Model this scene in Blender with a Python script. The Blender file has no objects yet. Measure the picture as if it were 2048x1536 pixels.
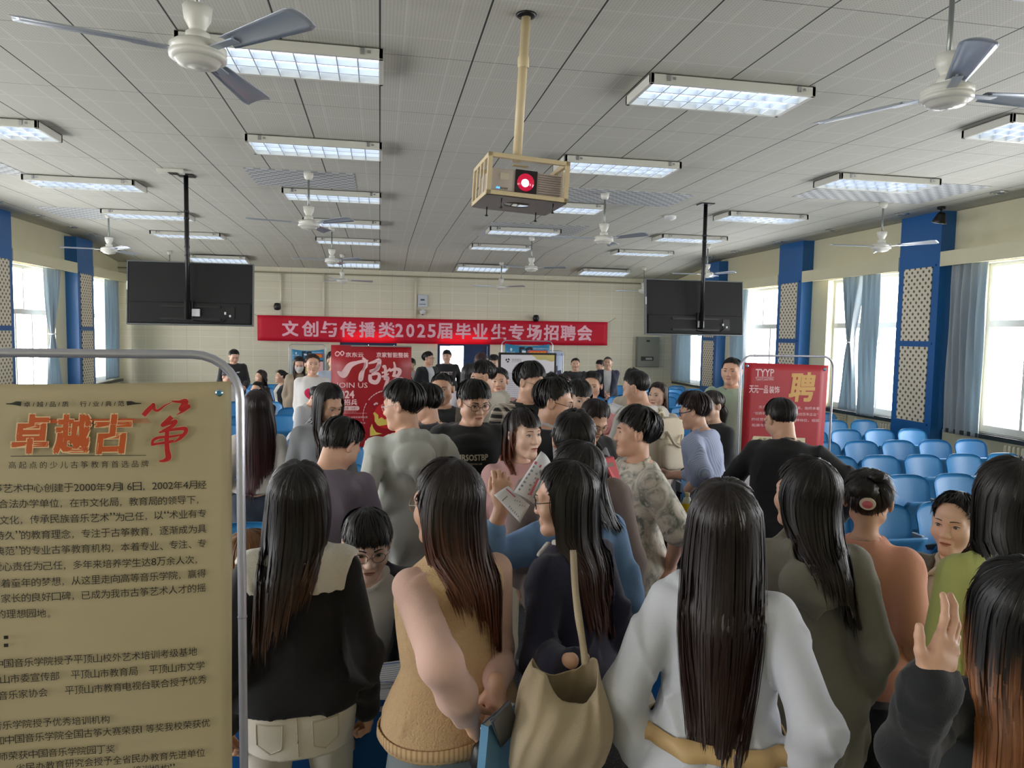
import bpy, bmesh, math, random
import numpy as np
from mathutils import Vector, Matrix
from mathutils.bvhtree import BVHTree
random.seed(7)
SC = bpy.context.scene
COL = SC.collection
PI = math.pi
# ---------------------------------------------------------------- camera, sky, exposure
FPX, HC = 1420.0, 2.0                      # focal length in pixels of the 2048 wide frame, eye height above the hall floor
YAW, PITCH, ROLL = 0.185, 0.071, 0.017
_f = np.array([math.sin(YAW)*math.cos(PITCH), math.cos(YAW)*math.cos(PITCH), -math.sin(PITCH)])
_r = np.array([math.cos(YAW), -math.sin(YAW), 0.0]); _u = np.cross(_r, _f)
_r, _u = _r*math.cos(ROLL)+_u*math.sin(ROLL), -_r*math.sin(ROLL)+_u*math.cos(ROLL)
cd = bpy.data.cameras.new('camera'); cd.sensor_width = 36.0; cd.lens = FPX/2048*36.0; cd.clip_start = 0.05; cd.clip_end = 300
cam = bpy.data.objects.new('camera', cd); COL.objects.link(cam)
cam.matrix_world = Matrix(((_r[0], _u[0], -_f[0], 0), (_r[1], _u[1], -_f[1], 0), (_r[2], _u[2], -_f[2], HC), (0, 0, 0, 1)))
SC.camera = cam
wd = bpy.data.worlds.new('overcast_sky'); SC.world = wd; wd.use_nodes = True
_bg = wd.node_tree.nodes['Background']; _bg.inputs['Color'].default_value = (0.97, 0.975, 1.0, 1); _bg.inputs['Strength'].default_value = 15.0
SC.view_settings.view_transform = 'Standard'; SC.view_settings.look = 'None'; SC.view_settings.gamma = 1.0
SC.view_settings.use_curve_mapping = False; SC.view_settings.exposure = 0.0
SC.cycles.max_bounces = 8; SC.cycles.diffuse_bounces = 5; SC.cycles.glossy_bounces = 3; SC.cycles.transmission_bounces = 4
SC.cycles.transparent_max_bounces = 12; SC.cycles.caustics_reflective = False; SC.cycles.caustics_refractive = False
SC.cycles.sample_clamp_indirect = 6.0
TUBE = 2.2                                 # brightness of the ceiling lamps' diffusers

def ray(x, y): return _f + _r*((x-1024)/FPX) - _u*((y-768)/FPX)
EYE = np.array([0, 0, HC])
def dep(x, y, d): return EYE+ray(x, y)*d
def on_z(x, y, z): d = ray(x, y); return EYE+d*((z-HC)/d[2])
def on_y(x, y, Y): d = ray(x, y); return EYE+d*(Y/d[1])
def on_x(x, y, X): d = ray(x, y); return EYE+d*(X/d[0])
# ---------------------------------------------------------------- helpers
def lin(c):
    if isinstance(c, str):
        c = [int(c[i:i+2], 16)/255 for i in (0, 2, 4)]
    return tuple((v/12.92 if v <= .04045 else ((v+.055)/1.055)**2.4) for v in c)
_M = {}
def newmat(name):
    m = bpy.data.materials.new(name); m.use_nodes = True
    return m, m.node_tree.nodes, m.node_tree.links, m.node_tree.nodes['Principled BSDF']
def mat(name, col, rough=.5, metal=0, spec=.5, noise=0, nscale=40, bump=0, bscale=200, emit=None, estr=0, sheen=0, alpha=1):
    key = (name, col, rough, metal, noise, bump, estr)
    if key in _M: return _M[key]
    m, N, L, b = newmat(name); c = lin(col)
    b.inputs['Base Color'].default_value = (*c, 1); b.inputs['Roughness'].default_value = rough; b.inputs['Metallic'].default_value = metal
    b.inputs['Specular IOR Level'].default_value = spec
    if sheen: b.inputs['Sheen Weight'].default_value = sheen
    if noise:
        tc = N.new('ShaderNodeTexCoord'); t = N.new('ShaderNodeTexNoise'); t.inputs['Scale'].default_value = nscale; t.inputs['Detail'].default_value = 4
        r = N.new('ShaderNodeMixRGB'); r.inputs[1].default_value = (*[v*(1-noise) for v in c], 1); r.inputs[2].default_value = (*[min(1, v*(1+noise)) for v in c], 1)
        L.new(tc.outputs['Object'], t.inputs['Vector']); L.new(t.outputs['Fac'], r.inputs[0]); L.new(r.outputs[0], b.inputs['Base Color'])
    if bump:
        tc = N.new('ShaderNodeTexCoord'); t = N.new('ShaderNodeTexNoise'); t.inputs['Scale'].default_value = bscale; t.inputs['Detail'].default_value = 3
        bp = N.new('ShaderNodeBump'); bp.inputs['Strength'].default_value = bump; bp.inputs['Distance'].default_value = .01
        L.new(tc.outputs['Object'], t.inputs['Vector']); L.new(t.outputs['Fac'], bp.inputs['Height']); L.new(bp.outputs[0], b.inputs['Normal'])
    if emit is not None:
        b.inputs['Emission Color'].default_value = (*lin(emit), 1); b.inputs['Emission Strength'].default_value = estr
    _M[key] = m
    return m
def pattern_mat(name, build, rough=.6):
    """build(N, L, coord_socket) returns a colour socket"""
    m, N, L, b = newmat(name); tc = N.new('ShaderNodeTexCoord')
    L.new(build(N, L, tc), b.inputs['Base Color']); b.inputs['Roughness'].default_value = rough
    return m
def nmath(N, L, op, a, bb=None, c=None):
    n = N.new('ShaderNodeMath'); n.operation = op
    for i, v in enumerate((a, bb, c)):
        if v is None: continue
        if isinstance(v, (int, float)): n.inputs[i].default_value = v
        else: L.new(v, n.inputs[i])
    return n.outputs[0]
def nmix(N, L, fac, a, b):
    n = N.new('ShaderNodeMixRGB')
    for i, v in enumerate((fac, a, b)):
        if isinstance(v, (int, float)): n.inputs[i].default_value = v
        elif isinstance(v, tuple): n.inputs[i].default_value = (*v[:3], 1)
        else: L.new(v, n.inputs[i])
    return n.outputs[0]

class MB:
    def __init__(s): s.v = []; s.f = []; s.m = []; s.mi = 0; s.sm = []
    def add(s, vs, fs, smooth=False):
        o = len(s.v); s.v += [tuple(map(float, p)) for p in vs]; s.f += [tuple(o+i for i in f) for f in fs]; s.m += [s.mi]*len(fs); s.sm += [smooth]*len(fs); return s
    def box(s, x0, y0, z0, x1, y1, z1):
        x0, x1 = sorted((x0, x1)); y0, y1 = sorted((y0, y1)); z0, z1 = sorted((z0, z1))
        return s.add([(x0, y0, z0), (x1, y0, z0), (x1, y1, z0), (x0, y1, z0), (x0, y0, z1), (x1, y0, z1), (x1, y1, z1), (x0, y1, z1)],
                     [(0, 3, 2, 1), (4, 5, 6, 7), (0, 1, 5, 4), (1, 2, 6, 5), (2, 3, 7, 6), (3, 0, 4, 7)])
    def quad(s, a, b, c, d): return s.add([a, b, c, d], [(0, 1, 2, 3)])
    def tube(s, pts, r, n=10, caps=True):
        pts = [np.array(p, float) for p in pts]; rs = r if hasattr(r, '__len__') else [r]*len(pts)
        vs, fs = [], []; up = None
        for i, p in enumerate(pts):
            t = pts[min(i+1, len(pts)-1)]-pts[max(i-1, 0)]; t = t/(np.linalg.norm(t)+1e-9)
            if up is None:
                a = np.array([0, 0, 1.]) if abs(t[2]) < .9 else np.array([1., 0, 0])
                up = np.cross(t, np.cross(a, t))
            up = up-t*np.dot(up, t); up /= np.linalg.norm(up)+1e-9; sd = np.cross(t, up)
            for k in range(n):
                a = 2*PI*k/n; vs.append(p+(up*math.cos(a)+sd*math.sin(a))*rs[i])
        for i in range(len(pts)-1):
            for k in range(n): fs.append((i*n+k, i*n+(k+1) % n, (i+1)*n+(k+1) % n, (i+1)*n+k))
        s.add(vs, fs, True)
        if caps:
            o = len(s.v)-len(vs); s.f += [tuple(o+k for k in range(n))[::-1], tuple(o+(len(pts)-1)*n+k for k in range(n))]; s.m += [s.mi]*2; s.sm += [False]*2
        return s
    def lathe(s, prof, c=(0, 0, 0), n=24, smooth=True):
        vs = []; fs = []
        for r, z in prof:
            for k in range(n): a = 2*PI*k/n; vs.append((c[0]+r*math.cos(a), c[1]+r*math.sin(a), c[2]+z))
        for i in range(len(prof)-1):
            for k in range(n): fs.append((i*n+k, i*n+(k+1) % n, (i+1)*n+(k+1) % n, (i+1)*n+k))
        return s.add(vs, fs, smooth)
    def grid(s, fn, nu, nv, smooth=True):
        vs = [fn(i/nu, j/nv) for j in range(nv+1) for i in range(nu+1)]
        return s.add(vs, [(j*(nu+1)+i, j*(nu+1)+i+1, (j+1)*(nu+1)+i+1, (j+1)*(nu+1)+i) for j in range(nv) for i in range(nu)], smooth)
    def xf(s, M):
        s.v = [tuple(M @ Vector(p)) for p in s.v]; return s
    def build(s, name, mats, parent=None, bevel=0, **props):
        me = bpy.data.meshes.new(name); me.from_pydata(s.v, [], s.f); 
        for m in (mats if isinstance(mats, (list, tuple)) else [mats]): me.materials.append(m)
        if any(s.m): me.polygons.foreach_set('material_index', s.m)
        me.polygons.foreach_set('use_smooth', s.sm); me.update()
        o = bpy.data.objects.new(name, me); COL.objects.link(o)
        if parent is not None: o.parent = parent
        if bevel:
            md = o.modifiers.new('edge', 'BEVEL'); md.width = bevel; md.segments = 2; md.limit_method = 'ANGLE'
        for k, v in props.items(): o[k] = v
        return o
def thing(name, label, cat, loc=(0, 0, 0), rz=0, group=None):
    o = bpy.data.objects.new(name, None); COL.objects.link(o); o.empty_display_size = .1
    o.location = tuple(map(float, loc)); o.rotation_euler = (0, 0, rz); o['label'] = label; o['category'] = cat
    if group: o['group'] = group
    return o
def tag(o, label, cat, group=None):
    o['label'] = label; o['category'] = cat
    if group: o['group'] = group
    return o
def struct(o): o['kind'] = 'structure'; return o
def dup(root, loc, rz=None, label=None):
    r = root.copy(); COL.objects.link(r); r.location = tuple(map(float, loc))
    if rz is not None: r.rotation_euler = (0, 0, rz)
    if label: r['label'] = label
    for ch in root.children:
        c = ch.copy(); COL.objects.link(c); c.parent = r
        for g in ch.children:
            d = g.copy(); COL.objects.link(d); d.parent = c
    return r
_txt = {}
def text_data(body, bold=0.0, shear=0.0, spacing=1.0):
    """outline letters as a mesh: lower left corner of the first line near the origin, one em = 1 unit"""
    key = (body, bold, shear, spacing)
    if key in _txt: return _txt[key]
    c = bpy.data.curves.new('t', 'FONT'); c.body = body; c.resolution_u = 2; c.offset = bold; c.shear = shear; c.space_character = spacing
    o = bpy.data.objects.new('t', c); COL.objects.link(o)
    dg = bpy.context.evaluated_depsgraph_get(); me = o.evaluated_get(dg).to_mesh()
    v = np.empty(len(me.vertices)*3); me.vertices.foreach_get('co', v); v = v.reshape(-1, 3)
    f = [tuple(p.vertices) for p in me.polygons]
    bpy.data.objects.remove(o); bpy.data.curves.remove(c)
    _txt[key] = (v, f); return _txt[key]
class Ink:
    """lettering and printed shapes laid on a flat sheet: u to the right, w up, in metres; fn maps (u, w, lift) to a point"""
    def __init__(s, fn): s.fn = fn; s.mb = MB(); s.k = 0
    def text(s, body, u, w, h, width=None, bold=0., shear=0., align='l', spacing=1., mi=0, lift=.002, rot=0.):
        v, f = text_data(body, 0.0, shear, spacing)
        if not len(v): return s
        v = v.copy(); x0, x1 = v[:, 0].min(), v[:, 0].max(); y0, y1 = v[:, 1].min(), v[:, 1].max()
        v[:, 0] -= x0; v[:, 1] -= y0; sx = sy = h/(y1-y0)
        if width: sx = width/(x1-x0)
        v[:, 0] *= sx; v[:, 1] *= sy; tw = (x1-x0)*sx
        du = {'l': 0, 'c': -tw/2, 'r': -tw}[align]; vx = v[:, 0]+du; vy = v[:, 1]
        cr, sr = math.cos(rot), math.sin(rot)
        s.mb.mi = mi; s.k += 1; lf = lift+s.k*2e-5
        bd = bold*h
        for ox, oy in (((0, 0),) if not bold else ((-bd, -bd), (bd, -bd), (-bd, bd), (bd, bd), (0, 0))):
            s.mb.add([s.fn(u+(a+ox)*cr-(b+oy)*sr, w+(a+ox)*sr+(b+oy)*cr, lf) for a, b in zip(vx, vy)], f); lf += 4e-6
        return s
    def poly(s, pts, mi=0, lift=.0015):
        s.mb.mi = mi; s.k += 1; lf = lift+s.k*2e-5
        s.mb.add([s.fn(a, b, lf) for a, b in pts], [tuple(range(len(pts)))]); return s
    def rect(s, u0, w0, u1, w1, mi=0, lift=.0015): return s.poly([(u0, w0), (u1, w0), (u1, w1), (u0, w1)], mi, lift)
    def stroke(s, pts, wd, mi=0, lift=.0018):
        """a brush stroke: a centre line with a width at each point"""
        P = [np.array(p, float) for p in pts]; n = 8; Q = []; W = []
        for i in range(len(P)-1):
            p0 = P[max(i-1, 0)]; p1 = P[i]; p2 = P[i+1]; p3 = P[min(i+2, len(P)-1)]
            for k in range(n+(i == len(P)-2)):
                t = k/n; Q.append(.5*(2*p1+(p2-p0)*t+(2*p0-5*p1+4*p2-p3)*t*t+(3*p1-p0-3*p2+p3)*t**3)); W.append(wd[i]*(1-t)+wd[i+1]*t)
        s.mb.mi = mi; s.k += 1; lf = lift+s.k*2e-5; vs = []
        for i, q in enumerate(Q):
            t = Q[min(i+1, len(Q)-1)]-Q[max(i-1, 0)]; t /= np.linalg.norm(t)+1e-9; nn = np.array([-t[1], t[0]])*W[i]/2
            vs += [s.fn(*(q+nn), lf), s.fn(*(q-nn), lf)]
        s.mb.add(vs, [(2*i, 2*i+1, 2*i+3, 2*i+2) for i in range(len(Q)-1)]); return s
    def build(s, name, mats, parent=None, **p): return s.mb.build(name, mats, parent, **p)
# ---------------------------------------------------------------- the hall: x to the right, y into the depth, z up
XL, XR, YB, YF, ZC = -5.97, 7.80, 18.0, -3.2, 3.78
YBEND, ZBACK = 15.4, 3.5                    # the ceiling slopes down over the last strip
WT = .30
def wall_grid_mat(name, base, line, su, sv, ou=0, ov=0, axis='xz', dark=None, perf=0, lw=.006):
    m, N, L, b = newmat(name); tc = N.new('ShaderNodeTexCoord'); sp = N.new('ShaderNodeSeparateXYZ'); L.new(tc.outputs['Object'], sp.inputs[0])
    a, c = sp.outputs['XYZ'.index(axis[0].upper())], sp.outputs['XYZ'.index(axis[1].upper())]
    def lines(s, step, off, w):
        fr = nmath(N, L, 'FRACT', nmath(N, L, 'DIVIDE', nmath(N, L, 'ADD', s, off+1000*step), step))
        return nmath(N, L, 'LESS_THAN', nmath(N, L, 'ABSOLUTE', nmath(N, L, 'SUBTRACT', fr, .5)), w/step)
    nz = N.new('ShaderNodeTexNoise'); nz.inputs['Scale'].default_value = 1.3; nz.inputs['Detail'].default_value = 5; L.new(tc.outputs['Object'], nz.inputs['Vector'])
    col = nmix(N, L, nmath(N, L, 'MULTIPLY', nz.outputs['Fac'], .5), base, tuple(v*.9 for v in base))
    col = nmix(N, L, nmath(N, L, 'MULTIPLY', nmath(N, L, 'MAXIMUM', lines(a, su/2, ou, lw), lines(c, sv/2, ov, lw)), .55), col, line)
    if perf:
        pa = nmath(N, L, 'SUBTRACT', nmath(N, L, 'FRACT', nmath(N, L, 'DIVIDE', nmath(N, L, 'ADD', a, 100), perf)), .5)
        pc = nmath(N, L, 'SUBTRACT', nmath(N, L, 'FRACT', nmath(N, L, 'DIVIDE', nmath(N, L, 'ADD', c, 100), perf)), .5)
        rr = nmath(N, L, 'ADD', nmath(N, L, 'MULTIPLY', pa, pa), nmath(N, L, 'MULTIPLY', pc, pc))
        col = nmix(N, L, nmath(N, L, 'MULTIPLY', nmath(N, L, 'LESS_THAN', rr, .05), .5), col, tuple(v*.45 for v in base))
    if dark: col = nmix(N, L, nmath(N, L, 'MAXIMUM', lines(a, su, ou, dark[1]), lines(c, sv, ov, dark[2])), col, dark[0])
    L.new(col, b.inputs['Base Color']); b.inputs['Roughness'].default_value = .75
    return m
CREAM = lin('DAD4BE')
m_back = wall_grid_mat('wall_panels', CREAM, lin('EDE9DA'), 1.2, .6, .3, .15, 'xz', (lin('BDB59C'), .004, .003))
m_side = mat('cream_paint', 'D8D3B4', .7, noise=.05, nscale=3)
m_white = mat('white_gloss_paint', 'E6E4DA', .4)
m_frame = mat('window_frame_white', 'DCDDD8', .35)
m_blue = mat('blue_gloss_paint', '1A5FA0', .35, noise=.06, nscale=5)
m_stone = mat('dark_sill_stone', '2E3430', .3, noise=.2)
m_ceil = wall_grid_mat('perforated_ceiling_tiles', lin('C6C5BA'), lin('D3D2C8'), .597, 1.195, .9, .6, 'xy', (lin('303330'), .0055, .0022), perf=.02, lw=.010)
m_floor, N, L, b = newmat('dark_terrazzo')
tc = N.new('ShaderNodeTexCoord'); vo = N.new('ShaderNodeTexVoronoi'); vo.inputs['Scale'].default_value = 90; L.new(tc.outputs['Object'], vo.inputs['Vector'])
rp = N.new('ShaderNodeValToRGB'); rp.color_ramp.elements[0].color = (.16, .15, .14, 1); rp.color_ramp.elements[0].position = .05; rp.color_ramp.elements[1].color = (.045, .045, .046, 1); rp.color_ramp.elements[1].position = .42
L.new(vo.outputs['Distance'], rp.inputs[0]); L.new(rp.outputs[0], b.inputs['Base Color']); b.inputs['Roughness'].default_value = .5

struct(MB().box(XL-WT, YF-WT, -.1, XR+WT, YB+WT, 0).build('floor', m_floor))
mb = MB(); mb.box(XL-WT, YF-WT, ZC, XR+WT, YBEND, ZC+.15)
mb.add([(XL-WT, YBEND, ZC), (XR+WT, YBEND, ZC), (XR+WT, YB+WT, ZBACK-.03), (XL-WT, YB+WT, ZBACK-.03), (XL-WT, YBEND, ZC+.15), (XR+WT, YBEND, ZC+.15), (XR+WT, YB+WT, ZC+.15), (XL-WT, YB+WT, ZC+.15)],
       [(0, 3, 2, 1), (4, 5, 6, 7), (1, 2, 6, 5), (2, 3, 7, 6), (3, 0, 4, 7)])
struct(mb.build('ceiling', m_ceil))
# chequered service panels let into the ceiling
m_check = pattern_mat('chequered_panel', lambda N, L, tc: (lambda c: (L.new(tc.outputs['Object'], c.inputs['Vector']), c.outputs['Color'])[1])(
    (lambda c: (setattr(c.inputs['Scale'], 'default_value', 13), setattr(c.inputs['Color1'], 'default_value', (*lin('C6C9C9'), 1)), setattr(c.inputs['Color2'], 'default_value', (*lin('969B9E'), 1)), c)[-1])(N.new('ShaderNodeTexChecker'))), .5)
k = 0
for x0, x1, y0, y1 in ((-1.49, -.29, 8.4, 9.35), (2.1, 3.85, 2.05, 3.3), (2.1, 3.9, 8.5, 9.4), (5.1, 6.9, 7.15, 8.3), (-5.3, -4.1, 8.4, 9.5), (-5.1, -4.1, 11.9, 13.0), (-1.0, .25, 2.2, 3.5), (1.75, 3.4, 11.4, 13.1)):
    k += 1; struct(MB().box(x0, y0, ZC-.004, x1, y1, ZC+.02).build('trim_%d' % k, m_check))
# back wall with two doorways
DOORS = ((-.96, .42), (1.44, 2.78)); ZD, ZT = 1.66, 2.02
mb = MB(); xs = [XL-WT, DOORS[0][0], DOORS[0][1], DOORS[1][0], DOORS[1][1], XR+WT]
for i in (0, 2, 4): mb.box(xs[i], YB, 0, xs[i+1], YB+WT, ZC)
for a, c in DOORS: mb.box(a, YB, ZT, c, YB+WT, ZC)
struct(mb.build('wall_back', m_back))
struct(MB().box(XL, YF-WT, 0, XR, YF, ZC).build('wall_front', m_side))
k += 1; struct(MB().box(XL, YB-.03, 3.355, XR, YB, 3.385).build('trim_%d' % k, mat('grey_cove_strip', '8C8672', .6)))
m_navy = mat('navy_door_paint', '12325C', .4)
m_glassy, N, L, b = newmat('window_glass'); N.remove(b); mx = N.new('ShaderNodeMixShader'); tr = N.new('ShaderNodeBsdfTransparent'); gl = N.new('ShaderNodeBsdfGlossy')
gl.inputs['Roughness'].default_value = .02; fr = N.new('ShaderNodeLayerWeight'); fr.inputs['Blend'].default_value = .5
L.new(nmath(N, L, 'MULTIPLY_ADD', nmath(N, L, 'POWER', fr.outputs['Facing'], 5.0), .5, .03), mx.inputs[0]); L.new(tr.outputs[0], mx.inputs[1]); L.new(gl.outputs[0], mx.inputs[2]); L.new(mx.outputs[0], N['Material Output'].inputs[0])
for i, (a, c) in enumerate(DOORS):
    d = thing('door_%d' % (i+1), '', 'door', (a, YB, 0)); del d['label'], d['category']; struct(d); w = c-a
    f = MB(); f.box(0, .02, 0, .06, .2, ZT); f.box(w-.06, .02, 0, w, .2, ZT); f.box(.06, .02, ZT-.05, w-.06, .2, ZT); f.box(.06, .02, ZD, w-.06, .2, ZD+.06)
    for q in range(1, 5): f.box(.06+(w-.12)*q/5-.012, .06, ZD+.06, .06+(w-.12)*q/5+.012, .14, ZT-.05)
    f.build('door_frame', m_navy, d)
    MB().box(.06, .1, ZD+.06, w-.06, .106, ZT-.05).build('transom_pane', m_glassy, d)
    for q in (0, 1):
        lf = MB(); lw = (w-.12)/2
        if i == 1 and q == 0:      # this leaf stands ajar
            lf.box(0, 0, .01, lw, .045, ZD); o = lf.build('door_leaf', m_navy, d); o.location = (.06, .1, 0); o.rotation_euler = (0, 0, 1.02)
        else:
            x0 = .06+lw*q; lf.box(x0, .08, .01, x0+lw-.004, .125, ZD); lf.build('door_leaf', m_navy, d)
# side walls with window bays between blue pillars
P0, PP, PW = 8.63, 3.262, .78
NEAR = [P0+PP*k for k in range(-3, 3)]                       # near face of each pillar
BAYS = [(max(YF, NEAR[0]-PP+PW), NEAR[0])]+[(NEAR[i]+PW, NEAR[i+1] if i+1 < len(NEAR) else YB) for i in range(len(NEAR))]
SILL, WTOP = .80, 3.03
def openings():
    out = []
    for a, c in BAYS: out.append((a+.22, c-.47) if c < YB-.1 else (a+.22, c-.45))
    return out
OPEN = openings()
for side, X, sg in (('left', XL, -1), ('right', XR, 1)):
    mb = MB(); ys = [YF-WT]+[v for o in OPEN for v in o]+[YB+WT]
    for i in range(0, len(ys), 2): mb.box(X, ys[i], 0, X+sg*WT, ys[i+1], ZC)
    for a, c in OPEN: mb.box(X, a, 0, X+sg*WT, c, SILL-.03); mb.box(X, a, WTOP, X+sg*WT, c, ZC)
    struct(mb.build('wall_'+side, m_side))
wn = 0
def window(X, sg, a, c):
    """two sashes below, a fixed light above; frame set back in the reveal"""
    global wn; wn += 1
    w = thing('window_%d' % wn, '', '', (X+sg*.16, a, 0)); del w['label'], w['category']; struct(w)
    W = c-a; f = MB(); t = .05
    def bar(y0, z0, y1, z1, d=.03): f.box(-d, y0, z0, d, y1, z1)
    bar(0, SILL, t, WTOP); bar(W-t, SILL, W, WTOP); bar(t, SILL, W-t, SILL+.09); bar(t, WTOP-t, W-t, WTOP); bar(t, 2.19, W-t, 2.28, .04)
    ms = [W*.33, W*.66] if W > 1.6 else [W*.5]
    for q in ms: bar(q-.022, SILL+.09, q+.022, 2.19)
    q = W*.5; bar(q-.02, 2.28, q+.02, WTOP-t)
    f.build('window_frame', m_frame, w)
    MB().box(-.003, t, SILL+.09, .003, W-t, WTOP-t).build('window_pane', m_glassy, w)
    s = MB().box(-sg*.20, -.20, SILL-.045, sg*.1, W+.20, SILL-.005); 
    s = MB().box(-sg*.24, .0, SILL-.03, sg*.12, W, SILL); s.box(-sg*.26, -.2, SILL-.06, -sg*.16, W+.35, SILL-.0); s.build('window_sill', m_stone, w)
    return w
for X, sg in ((XL, -1), (XR, 1)):
    for a, c in OPEN: window(X, sg, a, c)
    for a, c in OPEN:       # sky portals help the renderer find the daylight
        l = bpy.data.lights.new('daylight_portal', 'AREA'); l.shape = 'RECTANGLE'; l.size = c-a; l.size_y = WTOP-SILL; l.cycles.is_portal = True
        o = bpy.data.objects.new('daylight_portal', l); COL.objects.link(o)
        o.location = (X+sg*.28, (a+c)/2, (SILL+WTOP)/2); o.rotation_euler = (PI/2, 0, PI/2 if sg > 0 else -PI/2)
# pillars, pierced acoustic panels on them, pelmets
m_hole = mat('panel_hole', '6E6450', .8)
m_acou, N, L, b = newmat('pierced_board'); tc = N.new('ShaderNodeTexCoord'); sp = N.new('ShaderNodeSeparateXYZ'); L.new(tc.outputs['Object'], sp.inputs[0])
def _dots(off):
    a = nmath(N, L, 'SUBTRACT', nmath(N, L, 'FRACT', nmath(N, L, 'ADD', nmath(N, L, 'DIVIDE', sp.outputs[1], .108), 50+off)), .5)
    c = nmath(N, L, 'SUBTRACT', nmath(N, L, 'FRACT', nmath(N, L, 'ADD', nmath(N, L, 'DIVIDE', sp.outputs[2], .108), 50+off)), .5)
    return nmath(N, L, 'LESS_THAN', nmath(N, L, 'ADD', nmath(N, L, 'MULTIPLY', a, a), nmath(N, L, 'MULTIPLY', c, c)), .034)
L.new(nmix(N, L, nmath(N, L, 'MAXIMUM', _dots(0), _dots(.5)), lin('DDD6C2'), lin('6A5E48')), b.inputs['Base Color']); b.inputs['Roughness'].default_value = .7
bn = 0
for side, X, sg in (('left', XL, -1), ('right', XR, 1)):
    for yn in NEAR:
        if yn < 4: continue
        z1 = ZC if yn+PW < YBEND else ZC-.06; k += 1
        p = MB().box(X-sg*.22, yn, 0, X, yn+PW, z1).build('pillar', m_blue); struct(p)
        t = MB()
        for za, zb in ((3.03, 3.06), (1.94, 1.97), (.8, .83)): t.box(X-sg*.235, yn+.06, za, X-sg*.22, yn+PW-.06, zb)
        t.build('panel_edging', m_blue, p)
        for za, zb in ((1.99, 3.03), (.84, 1.91)):
            MB().box(X-sg*.232, yn+.12, za, X-sg*.22, yn+PW-.12, zb).build('pierced_panel', m_acou, p)
    for (a, c), (wa, wc) in zip(BAYS, OPEN):
        if c < 3: continue
        bn += 1; k += 1
        a2, c2 = a+.01, c-.01
        m = MB(); m.box(X-sg*.23, a2, 3.02, X-sg*.205, c2, 3.22); m.box(X-sg*.205, a2, 3.19, X, c2, 3.22)
        struct(m.build('trim_%d' % k, m_side))
# skirting boards
struct(MB().box(XL, YB-.02, 0, DOORS[0][0], YB, .12).build('baseboard_back', mat('skirting_brown', '5A3A2A', .5)))
# ---------------------------------------------------------------- ceiling lamps
m_house = mat('lamp_housing_white', 'CFCFC6', .4)
m_louvre = mat('louvre_blade', 'DDE3EA', .25, metal=.3)
m_tube, N, L, b = newmat('lamp_reflector'); N.remove(b); em = N.new('ShaderNodeEmission'); em.inputs['Color'].default_value = (*lin('DDEBFF'), 1); em.inputs['Strength'].default_value = TUBE
L.new(em.outputs[0], N['Material Output'].inputs[0])
m_clip = mat('chrome_clip', 'C8CCD0', .15, metal=1)
LW, LD, LH = 1.235, .50, .07
def make_lamp():
    t = thing('ceiling_lamp', 'x', 'ceiling lamp')
    f = MB(); a, c = LW/2, LD/2
    f.box(-a, -c, -LH, -a+.03, c, 0); f.box(a-.03, -c, -LH, a, c, 0); f.box(-a, -c, -LH, a, -c+.03, 0); f.box(-a, c-.03, -LH, a, c, 0); f.box(-a, -c, -.012, a, c, 0)
    f.build('housing', m_house, t, bevel=.004)
    e = MB(); e.quad((-a+.03, -c+.03, -.02), (-a+.03, c-.03, -.02), (a-.03, c-.03, -.02), (a-.03, -c+.03, -.02)); e.build('diffuser', m_tube, t)
    l = MB()
    for i in range(1, 9): x = -a+.03+(LW-.06)*i/9; l.box(x-.004, -c+.03, -LH+.004, x+.004, c-.03, -.03)
    for j in (1, 2): y = -c+.03+(LD-.06)*j/3; l.box(-a+.03, y-.005, -LH+.002, a-.03, y+.005, -.03)
    l.build('louvre', m_louvre, t)
    q = MB()
    for x in (-a+.13, a-.13): q.box(x-.012, -c-.006, -.05, x+.012, -c+.002, -.01); q.box(x+.03, -c-.004, -.04, x+.05, -c+.002, -.022)
    q.build('clip', m_clip, t)
    return t
lamp0 = make_lamp(); first = True
def zceil(y): return ZC if y <= YBEND else ZC-(ZC-ZBACK+.03)*(y-YBEND)/(YB+WT-YBEND)
LROW = (4.68, 6.95, 9.42, 11.83, 14.17, 16.75); LCOL = (-3.54, -.60, 2.41, 5.45)
_ord = ('nearest', 'second', 'third', 'fourth', 'fifth', 'farthest'); _coln = ('row beside the left windows', 'row left of the projector', 'row right of the projector', 'row beside the right windows')
for ci, x in enumerate(LCOL):
    for ri, y in enumerate(LROW):
        if ci == 0 and ri == 0: continue
        if ci == 3 and ri == 0: y = 5.05-.2; 
        o = lamp0 if first else dup(lamp0, (0, 0, 0)); first = False
        yy = y+LD/2; o.location = (x, yy, zceil(yy)-.003); o.rotation_euler = (-math.atan(.118) if y > YBEND else 0, 0, 0)
        if y > YBEND: o.location.z -= .03
        o['label'] = 'white louvred ceiling lamp, %s from the camera in the %s' % (_ord[ri], _coln[ci]); o['group'] = 'louvred lamps under the ceiling'
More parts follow.
